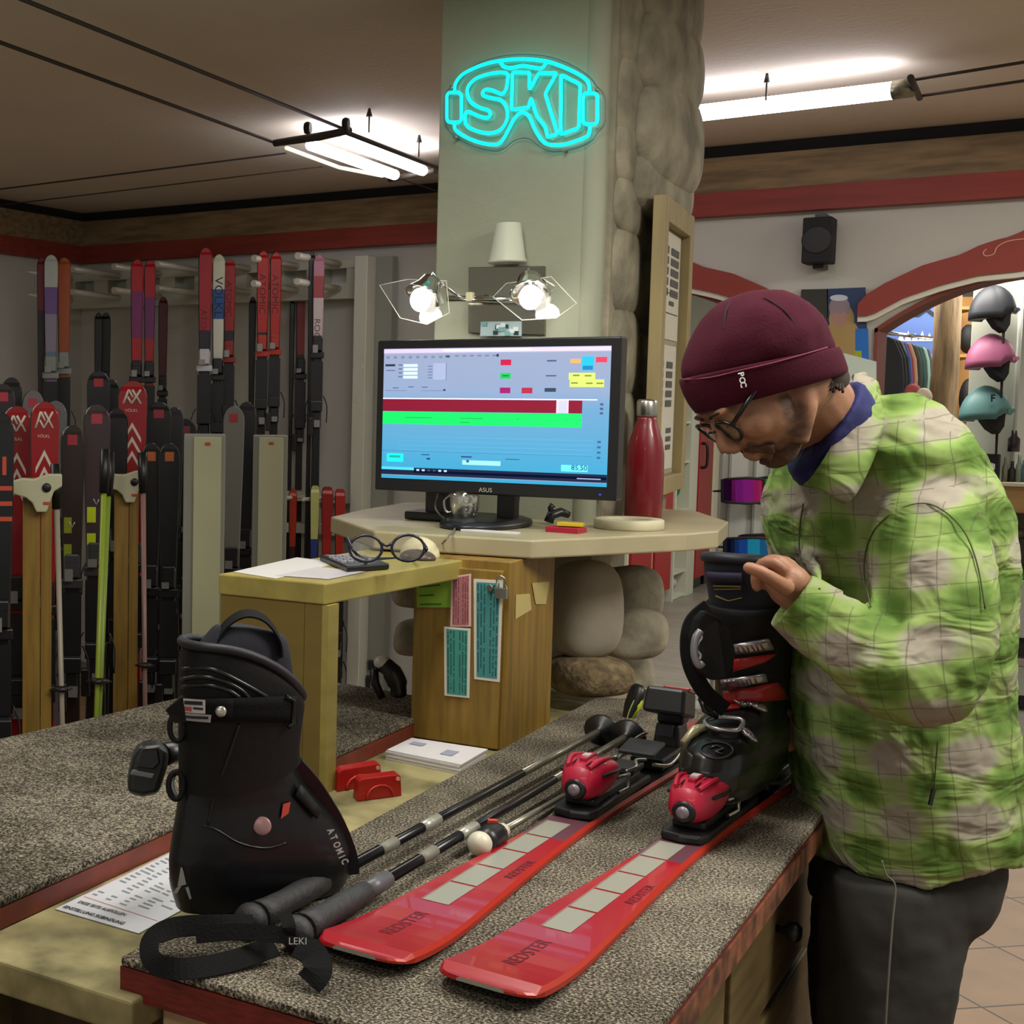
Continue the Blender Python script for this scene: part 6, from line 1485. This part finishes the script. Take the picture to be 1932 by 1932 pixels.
# floor rack posts with clamps and white boxes
def post(px0, px1, topy, t_, label):
    pc = P((px0+px1)/2, topy, t_); w_ = (px1-px0)*t_/F; yaw = math.atan2(pc.x, pc.y)
    M = Matrix.Translation(V((pc.x, pc.y, FLOOR))) @ Matrix.Rotation(-yaw, 4, 'Z')
    t = thing('rack_post', label, 'rack post', pc, M=M, group='yellow wooden rack posts')
    h = pc.z-FLOOR
    MB().bb((-w_/2, 0, 0), (w_*.10, .10, h)).build('post_board', m_ywood, t, world=False, bev=.002)
    MB().bb((w_*.12, .0, 0), (w_/2, .10, h)).build('post_board', m_ywood, t, world=False, bev=.002)
    s = w_/57
    cl = [(-42, 2), (-20, -4), (0, -2), (30, -12), (56, -12), (56, 12), (40, 22), (34, 40), (26, 62), (6, 62), (-2, 44), (-14, 34), (-42, 26)]
    c = MB().prism([V((x*s-8*s, -.035, h-y*s)) for x, y in cl], V((0, .034, 0))).build('clamp', mat('clamp_white', 'bdbb9c', .4), t, world=False, bev=.004)
    MB().lathe([(9*s, 0), (9*s, .003), (6*s, .006), (.001, .006)], V((18*s, -.036, h-14*s)), V((0, -1, 0)), 16).build('clamp_knob', m_black, c, world=False)
    MB().box(V((18*s, -.037, h-44*s)), (12*s, .003, 5*s)).build('clamp_label', mat('orange_red', 'b8402c'), c, world=False)
    return t
post(43, 98, 905, 4.05, 'yellow wooden rack post with white clamp at the far left')
post(216, 262, 897, 4.7, 'yellow wooden rack post with white clamp left of the white boxes')
def wbox(px0, pxm, px1, pxe, topy, t_, label):
    pc = P((px0+px1)/2, topy, t_); w_ = (px1-px0)*t_/F; yaw = math.atan2(pc.x, pc.y)
    M = Matrix.Translation(V((pc.x, pc.y, FLOOR))) @ Matrix.Rotation(-yaw, 4, 'Z')
    t = thing('rack_box', label, 'rack post', pc, M=M, group='white rack posts'); h = pc.z-FLOOR
    MB().bb((-w_/2, .015, 0), (w_/2, .13, h)).build('box_body', mat('grey_lacquer', '8f9084'), t, world=False, bev=.003)
    a = (pxm-(px0+px1)/2)*t_/F; b = (pxe-(px0+px1)/2)*t_/F
    MB().bb((a, 0, .0), (b, .016, h-.008)).build('front_panel', mat('cream_lacquer', 'b9ba96', .45), t, world=False, bev=.002)
    MB().box(((a+b)/2, -.001, h-.03), (.018, .003, .010)).build('small_label', mat('orange_red', 'b8402c'), t, world=False)
wbox(347, 366, 426, 418, 820, 4.6, 'white rack post with small red label left of the raised desk')
wbox(478, 489, 543, 535, 822, 5.5, 'white rack post with small red label behind the raised desk')
# thin ski poles standing between the skis
def rpole(pts, t_, col, lb):
    a, b_ = P(pts[0], pts[1], t_), P(pts[2], pts[3], t_); d = (b_-a)
    k = (FLOOR+.01-a.z)/d.z; e = a+d*k; m = mat('polec_'+col, col, .35)
    t = thing('ski_pole', lb, 'ski pole', e, group='poles standing in the floor racks')
    MB().tube([e, a], [.006, .009], 8).build('shaft', m, t)
    d = (a-e).normalized(); MB().tube([a, a+d*.06, a+d*.13], [.014, .017, .016], 10).build('grip', m_black, t)
    MB().lathe([(.008, -.01), (.035, 0), (.008, .01)], b_, d, 12).build('basket', m_black, t)
rpole((14, 1000, 8, 1350), 4.0, '7c3830', 'reddish pole at the far left beside the black ski')
rpole((107, 960, 116, 1300), 4.1, '9c9484', 'pale grey pole right of the left yellow post')
rpole((196, 930, 184, 1285), 4.2, '8ca030', 'lime green pole left of the right yellow post')
rpole((204, 935, 190, 1285), 4.22, '7c9430', 'second lime green pole just right of the first')
rpole((270, 930, 273, 1255), 4.55, '8c6c64', 'pinkish grey pole right of the right yellow post')
rpole((72, 960, 82, 1250), 4.5, '5c5c58', 'dark grey pole behind the left yellow post')
# ================================================================ shop behind the arches
XS = -2.9
def ys(px): return OX(px, 900, XS).y
m_lred = mat('locker_red', '9c1016', .4); m_cream = mat('locker_cream', 'd8d4bc', .5)
def locker(p0, p1, m, lb, zt=.42, handle=False):
    y0, y1 = ys(p0), ys(p1)
    t = thing('locker', lb, 'locker', (XS-.25, (y0+y1)/2, FLOOR), group=None)
    MB().bb((XS-.5, y0, FLOOR+.10), (XS-.02, y1, zt)).build('locker_body', m_cream, t, bev=.004)
    d = MB().bb((XS-.02, y0+.03, FLOOR+.11), (XS, y1-.03, zt-.01)).build('locker_door', m, t, bev=.003)
    MB().bb((XS-.45, y0+.05, FLOOR), (XS-.06, y1-.05, FLOOR+.10)).build('plinth', m_black, t)
    if handle:
        hz = OX(1320, 860, XS).z; hy = y0+.10
        MB().tube(cat([V((XS, hy, hz+.10)), V((XS+.04, hy, hz+.08)), V((XS+.04, hy, hz-.08)), V((XS, hy, hz-.10))], 4), .012, 8).build('handle', m_black, d)
locker(1195, 1238, m_lred, 'red-doored locker nearest the stone pillar, seen below the shelf'); locker(1240, 1274, m_lred, 'red-doored locker right beside the open clothes shelf')
locker(1317, 1346, m_lred, 'red-doored locker with black handle to the right of the open shelf', handle=True); locker(1347, 1372, m_cream, 'cream-coloured locker at the end of the locker row')
y0, y1 = ys(1276), ys(1316)
t = thing('open_shelf', 'white open shelf with black bags and a green bag between the red lockers', 'shelf', (XS-.25, (y0+y1)/2, FLOOR))
MB().bb((XS-.5, y0, FLOOR), (XS, y0+.04, .42)).build('side_panel', m_white, t); MB().bb((XS-.5, y1-.25, FLOOR), (XS, y1, .42)).build('side_panel', m_white, t); MB().bb((XS-.5, y0, FLOOR+.1), (XS-.47, y1, .42)).build('back_panel', m_dark, t)
for py in (700, 795, 870, 960, 1075, 1120):
    z = OX(1290, py, XS).z; MB().bb((XS-.48, y0+.04, z-.02), (XS-.01, y1-.25, z)).build('shelf_board', m_white, t)
for i, (pa, pb, c, lb) in enumerate(((708, 793, '15161a', 'black clothes bundle on the upper board of the open shelf'), (800, 868, '1a1b20', 'black bag on the middle board of the open shelf'), (880, 958, '1c6a34', 'green bag on the lower board of the open shelf'), (965, 1035, '1a1c20', 'dark bag below the green bag on the open shelf'), (1080, 1118, 'a8a8a4', 'light grey box at the bottom of the open shelf'), (620, 698, '101014', 'black jackets heaped on the top board of the open shelf'))):
    a, b = OX(1290, pb, XS).z+.001, OX(1290, pa, XS).z
    tag(MB().ell((XS-.22, (y0+y1-.21)/2, (a+b)/2), (.2, (y1-y0-.29)/2*.95, (b-a)/2), nu=16, nv=10).build('bag', mat('bag_'+c, c, .7), disp=None), lb, 'bag')
# goggles stand
c = OZ(1400, 1500, FLOOR); G = V((P(1410, 930, 4.85).x, P(1410, 930, 4.85).y, FLOOR))
M = Matrix.Translation(G) @ Matrix.Rotation(math.radians(25), 4, 'Z')
t = thing('goggle_stand', 'white display column with ski goggles behind the held boot', 'display stand', G, M=M)
m_wd = mat('display_white', 'b9bab2', .5)
MB().bb((-.085, 0, .50), (.11, .05, 1.44)).build('display_column', m_wd, t, world=False, bev=.004)
for x in (-.06, .02, .07): MB().bb((x-.004, -.008, .55), (x+.004, 0, 1.42)).build('column_rib', mat('rib_grey', '8f9088', .5), t, world=False)
MB().bb((-.15, -.02, 0), (.15, .25, .50)).build('stand_base', mat('base_white', 'b4b2a4', .5), t, world=False, bev=.005)
def goggle(px0, py0, px1, py1, t_, cs, lb):
    pc = P((px0+px1)/2, (py0+py1)/2, t_); w_ = (px1-px0)*t_/F; h = (py1-py0)*t_/F
    g = thing('ski_goggles', lb, 'ski goggles', pc, group='goggles on the display column')
    def arc(u, v, r=0.0): a = (u-.5)*2.2; return pc+RT*(w_/2*math.sin(a)/math.sin(1.1))+UP*((v-.5)*h*(1-.25*abs(u-.5)))-FW*((.05+r)*math.cos(a)-.02)
    n = 14
    mb = MB(); g_ = [arc(i/n, v) for v in (0, .15, .5, .85, 1) for i in range(n+1)]
    for j in range(4):
        for i in range(n):
            mb.add([g_[j*(n+1)+i], g_[j*(n+1)+i+1], g_[(j+1)*(n+1)+i+1], g_[(j+1)*(n+1)+i]], [(0, 1, 2, 3)], min(len(cs)-1, int(i/n*len(cs))), False)
    mb.build('lens', [mat('lens_'+c, c, .12, .75) for c in cs], g, solid=.003)
    MB().tube([arc(i/10, 1) for i in range(11)]+[arc(i/10, 0) for i in range(10, -1, -1)], .005, 6, closed=True).build('frame', m_blackm, g)
    MB().tube([arc(1, .5), arc(1, .5)+FW*.10-RT*.02, arc(.5, .5)+FW*.16, arc(0, .5)+FW*.10+RT*.02, arc(0, .5)], .012, 6, flat=.3).build('strap', m_blackm, g)
goggle(1362, 902, 1440, 950, 4.72, ['4c1060', '8c1c90', 'a02098', 'b01c70', 'a81c28'], 'purple and pink mirrored goggles, upper left on the column')
goggle(1425, 900, 1475, 952, 4.74, ['c8a818', '20a038', '0c7828', '0a5a20'], 'yellow and green mirrored goggles, upper right on the column')
goggle(1366, 1014, 1455, 1052, 4.70, ['14204c', '1c50b0', '20a0c8', '1c6ca8', '20307c'], 'blue mirrored goggles just above the held boot')
goggle(1395, 1008, 1470, 1048, 4.80, ['601c18', '481414'], 'dark red goggles behind the blue pair')
# poster and dark panel on the pier
YPp = YR-.02
mb = MB().prism([OY(x, y, YPp) for x, y in ((1502, 640), (1562, 660), (1562, 545), (1512, 546))], V((0, .015, 0)))
tag(mb.build('dark_panel', mat('panel_olive', '34332c', .7)), 'dark olive panel on the pier left of the portrait poster', 'panel')
mb = MB(); Pp = lambda x, y, e=0: OY(x, y, YPp)+V((0, -.001-e, 0))
mb.prism([OY(x, y, YPp) for x, y in ((1562, 700), (1638, 705), (1632, 542), (1560, 545))], V((0, .014, 0)), 0)
def blob(cx, cy, rx, ry, m, e, n=16, a0=0, a1=2*PI):
    pts = [Pp(cx+rx*math.cos(a0+(a1-a0)*k/n), cy+ry*math.sin(a0+(a1-a0)*k/n), e) for k in range(n)]
    mb.add(pts, [tuple(range(n-1, -1, -1))] if True else [], m)
blob(1590, 640, 34, 42, 2, .0004); blob(1588, 602, 24, 30, 2, .0006); blob(1584, 580, 20, 22, 3, .0008); blob(1585, 600, 15, 19, 4, .001); blob(1583, 577, 18, 14, 5, .0013); blob(1583, 562, 17, 6, 6, .0016)
mb.quad(Pp(1560, 672, .0008), Pp(1600, 672, .0008), Pp(1600, 700, .0008), Pp(1562, 699, .0008), 7)
mb.quad(Pp(1614, 620, .001), Pp(1638, 620, .001), Pp(1640, 700, .001), Pp(1614, 700, .001), 8); mb.quad(Pp(1612, 662, .0013), Pp(1626, 662, .0013), Pp(1626, 700, .0013), Pp(1612, 700, .0013), 9)
tag(mb.build('poster', [mat('poster_navy', '22385c', .5), mat('poster_x', '22385c', .5), mat('hair_blonde', 'a88c54', .6), mat('hat_mauve', '8c7c80', .6), mat('face_tone', 'a88070', .6), mat('hat_mauve', '8c7c80'), mat('white_fluff', 'c4cad4', .6), mat('mauve_top', '8c7474', .6), mat('sky_blue', '1c6cc0', .5), mat('lime_patch', 'a0a818', .5)]), 'poster on the pier showing a blonde person in a knitted hat', 'poster')
mb = MB().prism([OY(x, y, YR-.03) for x, y in ((1575, 662), (1652, 682), (1652, 900), (1575, 900))], V((0, .025, 0)))
tag(mb.build('white_board', mat('board_mint', 'cddccc', .6)), 'blank pale board on the pier below the poster, behind the man', 'board')
# counter with glass case
YC = 8.6; cz = lambda y: OY(1885, y, YC).z; X0c, X1c = -.75, 2.2
t = thing('shop_counter', 'shop counter with wooden top edge and glass display front behind the man', 'counter', ((X0c+X1c)/2, YC+.3, FLOOR))
MB().bb((X0c, YC-.03, cz(966)), (X1c, YC+.6, cz(916))).build('counter_top', mat('counter_oak', 'a07c48', .45, var=.15, vs_=3, stretch=(1, 8, 8)), t, bev=.006)
MB().bb((X0c, YC-.035, cz(916)), (X1c, YC+.6, cz(910))).build('counter_trim', mat('trim_cream', 'c0b79c', .5), t)
MB().bb((X0c, YC+.02, cz(1090)), (X1c, YC+.55, cz(1078))).bb((X0c, YC+.5, cz(1080)), (X1c, YC+.55, cz(966))).build('case_interior', mat('case_grey', '68645a', .6), t)
MB().bb((X0c, YC-.005, cz(1080)), (X1c, YC+.0, cz(966))).build('case_glass', glassy('case_glass', 'e8ece8', .12), t)
MB().bb((X0c, YC, cz(1200)), (X1c, YC+.5, cz(1092))).build('drawer_front', mat('drawer_white', 'b0afa6', .5), t, bev=.004)
MB().bb((X0c, YC+.08, cz(1248)), (X1c, YC+.5, cz(1202))).build('dark_recess', mat('recess', '3a362e', .8), t)
MB().bb((X0c, YC-.01, cz(1252)), (X1c, YC+.5, cz(1240))).build('ledge', mat('ledge_pink', 'a09088', .6), t)
MB().bb((X0c, YC, cz(1308)), (X1c, YC+.5, cz(1253))).build('drawer_front', mat('drawer_white', 'b0afa6'), t, bev=.004)
MB().bb((X0c, YC+.06, FLOOR), (X1c, YC+.5, cz(1309))).build('plinth', m_black, t)
for k, (px, py, r_) in enumerate(((1903, 1002, .03), (1925, 1010, .024), (1880, 1045, .03), (1912, 1055, .034))):
    tag(MB().lathe([(r_*.5, 0), (r_, .02), (r_, .05), (r_*.4, .06)], OY(px, py+8, YC+.2), n=16).build('display_trinket', mat('trinket%d' % (k % 2), ('9a9484', '6a6658')[k % 2], .3, .5)), ('silver round trinket in the glass case of the counter', 'small silver trinket in the case at the right picture border', 'dark round trinket low in the glass case next to the shirt', 'dark round trinket low in the glass case, right one')[k], 'trinket')
# helmets on a white panel standing on the counter
t = thing('helmet_panel', 'white display panel on the counter holding three helmets', 'display panel', OY(1868, 905, YC+.2))
a, b, c_, d = [OY(x, y, YC+.2) for x, y in ((1818, 911), (1908, 911), (1930, 520), (1838, 520))]
MB().prism([a, b, c_, d], V((0, .03, 0))).build('panel', mat('panel_white', 'b4b6a8', .4), t, bev=.003)
for e in (a.lerp(b, .98), ): MB().tube([b+V((.0, -.01, 0)), c_+V((0, -.01, 0))], .012, 8).build('edge_post', mat('clear_post', 'c8ccc4', .15), t)
def helmet(cx, cy, wpx, hpx, col, lb, vent=True):
    Yh = YC+.05; c = OY(cx, cy, Yh); k = c.dot(FW)/F; w_ = wpx*k/2; h = hpx*k*.82
    t = thing('ski_helmet', lb, 'helmet', c, group='helmets on the white display panel')
    mb = MB(); n = 28; rings = []
    for i in range(9):
        th = PI/2*i/8; rr_ = math.cos(th)
        ring = []
        for j in range(n):
            a_ = 2*PI*j/n; low = -.30*h*(1 if math.cos(a_) < .2 else .2)*(1-i/8)
            ring.append(c+RT*(w_*max(rr_, .02)*math.cos(a_))+V((0, .0, 0))-FW*(-w_*.75*max(rr_, .02)*math.sin(a_))+UP*(h*math.sin(th)**.9+low))
        rings.append(ring)
    mb.loft(rings, 0); mb.build('shell', mat('helmet_'+col, col, .5), t)
    MB().tube([c+RT*(w_*.98)+UP*(h*.05)-FW*w_*.3, c+RT*(w_*1.04)-UP*(h*.02), c+RT*(w_*.6)-FW*w_*.6], .012, 6).build('visor_rim', mat('helmet_'+col, col), t)
    mb = MB().prism([c+RT*x*w_+UP*y*h-FW*w_*.66 for x, y in ((-.45, -.28), (.5, .12), (.42, -.55), (.2, -.85), (-.15, -.65))], FW*w_*.5); mb.build('ear_pad', m_blackm, t, bev=.008)
    MB().tube([c+RT*(w_*.2)-UP*(h*.7)-FW*w_*.5, c+RT*(w_*.28)-UP*(h*1.5)-FW*w_*.3, c+RT*(w_*.30)-UP*(h*1.9)-FW*.02], [.018, .014, .012], 6, flat=.4).build('chin_strap', m_blackm, t)
    return t, c, w_, h
helmet(1872, 588, 84, 62, '34363c', 'dark grey ski helmet at the top of the display panel')
helmet(1868, 680, 88, 62, 'a0587a', 'pink ski helmet in the middle of the display panel')
hm, c, w_, h = helmet(1858, 778, 92, 62, '557f7e', 'teal ski helmet lowest on the display panel')
mb = MB().text('F', c-RT*w_*.25+UP*h*.35-FW*w_*.78, RT, UP, .05, bold=.04); mb.build('lettering', m_black, hm)
t = thing('black_box', 'black box with white letter mark standing on the counter below the helmets', 'box', OY(1856, 911, YC+.02))
a, b, c_, d = [OY(x, y, YC+.02) for x, y in ((1828, 911), (1882, 911), (1885, 858), (1830, 856))]
MB().prism([a, b, c_, d], V((0, .12, 0))).build('box_body', m_blackm, t, bev=.004)
mb = MB().text('S', OY(1840, 905, YC+.015), V((1, 0, 0)), V((0, 0, 1)), .125, wx=1.5, bold=.05); mb.build('lettering', mat('white_print', 'd8d8d8'), t)
for k, (px, top, w_, c, lb) in enumerate(((1895, 862, 10, '8a8a80', 'slim grey bottle on the counter right of the black box'), (1908, 870, 12, '2a2a2c', 'black bottle on the counter right of the grey one'), (1921, 858, 11, '7c8c7c', 'greenish bottle on the counter near the right picture border'), (1912, 812, 20, '2c2026', 'dark mitten hung above the bottles at the right border'), (1930, 868, 10, '3a5c6c', 'blue-grey bottle cut by the right picture border'))):
    base = OY(px, 911 if top > 840 else 852, YC+.1); tp = OY(px, top, YC+.1); hh = (tp-base).z; r_ = w_/2*base.dot(FW)/F
    tag(MB().lathe([(r_, 0), (r_, hh*.6), (r_*.5, hh*.75), (r_*.5, hh)], base, n=12).build('bottle' if k != 3 else 'mitten', mat('bot_'+c, c, .4)), lb, 'bottle' if k != 3 else 'mitten')
# log post, banner, clothes
a, b = P(1808, 540, 9.4), P(1772, 850, 9.4); ax = (b-a).normalized()
mb = MB(); bot = V((b.x, b.y, FLOOR)); tp = V((b.x, b.y, CEIL))
mb.tube([bot, V((b.x, b.y, -.3)), V((b.x+.01, b.y, .3)), tp], [.095, .088, .080, .08], 14)
tag(mb.build('log_post', mat('weathered_log', '8c7454', .8, var=.5, vs_=4, stretch=(6, 6, .8), bump=.4, bs=12)), 'weathered log post standing behind the counter left of the helmets', 'post')
bn = MB(); Yb = 11.3; q = [OY(x, y, Yb) for x, y in ((1655, 760), (1764, 760), (1766, 540), (1655, 540))]
bn.prism(q, V((0, .01, 0)), 0)
lp = lambda u, v: q[0].lerp(q[1], u).lerp(q[3].lerp(q[2], u), v)+V((0, -.003, 0))
bn.quad(lp(0, .42), lp(1, .42), lp(1, 1), lp(0, 1), 1); bn.quad(lp(0, .2), lp(1, .2), lp(1, .42), lp(0, .42), 2)
for k in range(5): bn.add([lp(.35+k*.12, .53)+V((0, -.002, 0)), lp(.47+k*.12, .53)+V((0, -.002, 0)), lp(.42+k*.12, .60+.02*(k % 2))+V((0, -.002, 0))], [(0, 1, 2)], 3)
bn.text('CX', lp(.30, .74)+V((0, -.003, 0)), V((1, 0, 0)), V((0, 0, 1)), .13, 4, bold=.03, wx=1.4)
tag(bn.build('banner', [mat('ban_white', 'b0b2b4', .7), mat('ban_blue', '4c66a0', .7), mat('ban_grey', '7c8490', .7), mat('ban_snow', 'd4dae0', .7), mat('ban_dark', '101828', .7)]), 'blue banner with dark letters and a mountain drawing behind the clothes', 'banner')
t = thing('clothes_rail', 'metal clothes rail carrying the coloured jackets', 'clothes rail', P(1700, 1000, 9.2))
ra, rb = P(1670, 628, 9.0), P(1775, 640, 9.7)
MB().cyl(ra, rb, .012, n=8).build('rail', m_chrome, t)
for e in (ra, rb): MB().cyl(e, V((e.x, e.y, FLOOR)), .012, n=8).build('rail_leg', m_chrome, t)
jc = ['0c0c10', '101014', '0e0e12', '5c6c7c', '28488c', '8c3030', '9c8464', '3c3430', '787c7c', '1c5c54', '24302c', '6c8c80', '2c2c34']
jn = ['black', 'jet black', 'glossy black', 'pale slate', 'blue', 'brick red', 'sand', 'brown', 'grey', 'teal green', 'dark moss', 'mint grey', 'charcoal']
for k, c in enumerate(jc):
    u = k/(len(jc)-1); cx = 1682+70*u; t_ = 8.95+.7*u; top = 634+22*u; hgt = 130-45*u; w_ = 22-12*u if k > 2 else 26
    pts = [(cx-w_*.9, top+hgt), (cx-w_, top+hgt*.5), (cx-w_*.7, top+hgt*.14), (cx-w_*.2, top), (cx+w_*.3, top+hgt*.05), (cx+w_*.85, top+hgt*.3), (cx+w_, top+hgt*.65), (cx+w_*.8, top+hgt)]
    n_ = 'dark' 
    tag(MB().prism([P(x, y, t_) for x, y in pts], FW*.03).build('jacket', mat('jacket_'+c, c, .75), bev=.01), jn[k]+' jacket on the clothes rail under the banner', 'jacket', 'jackets on the clothes rail')
tag(MB().ell(P(1742, 750, 8.8), (.05, .05, .06)).build('beanie', mat('cream_knit', 'b0a08c', .9)), 'cream knitted beanie showing above the man\'s shoulder', 'beanie')
tag(MB().ell(P(1722, 742, 8.85), (.05, .05, .06)).build('beanie', mat('red_knit', '8c3c40', .9)), 'dull red knitted beanie left of the cream one', 'beanie')
# wood niche shelf beside the log
t = thing('niche_shelf', 'wooden wall shelf with black boots between the log and the helmets', 'shelf', P(1826, 700, 9.8))
for py in (578, 668, 790): MB().prism([P(x, y, 9.8) for x, y in ((1806, py+6), (1846, py+6), (1846, py), (1806, py))], FW*.25).build('shelf_board', mat('shelf_orange', '9c6c2c', .5), t)
MB().prism([P(x, y, 10.05) for x, y in ((1800, 800), (1850, 800), (1850, 560), (1800, 560))], FW*.02).build('back_board', mat('shelf_orange', '9c6c2c'), t)
for (py0, py1, lb) in ((612, 667, 'black boot on the upper board beside the log'), (714, 788, 'black boot on the lower board beside the log')):
    tag(MB().ell(P(1826, (py0+py1)/2, 9.9), (.055, .08, (py1-py0)/2*9.9/F), nv=10).build('boot', m_blackm), lb, 'boot')
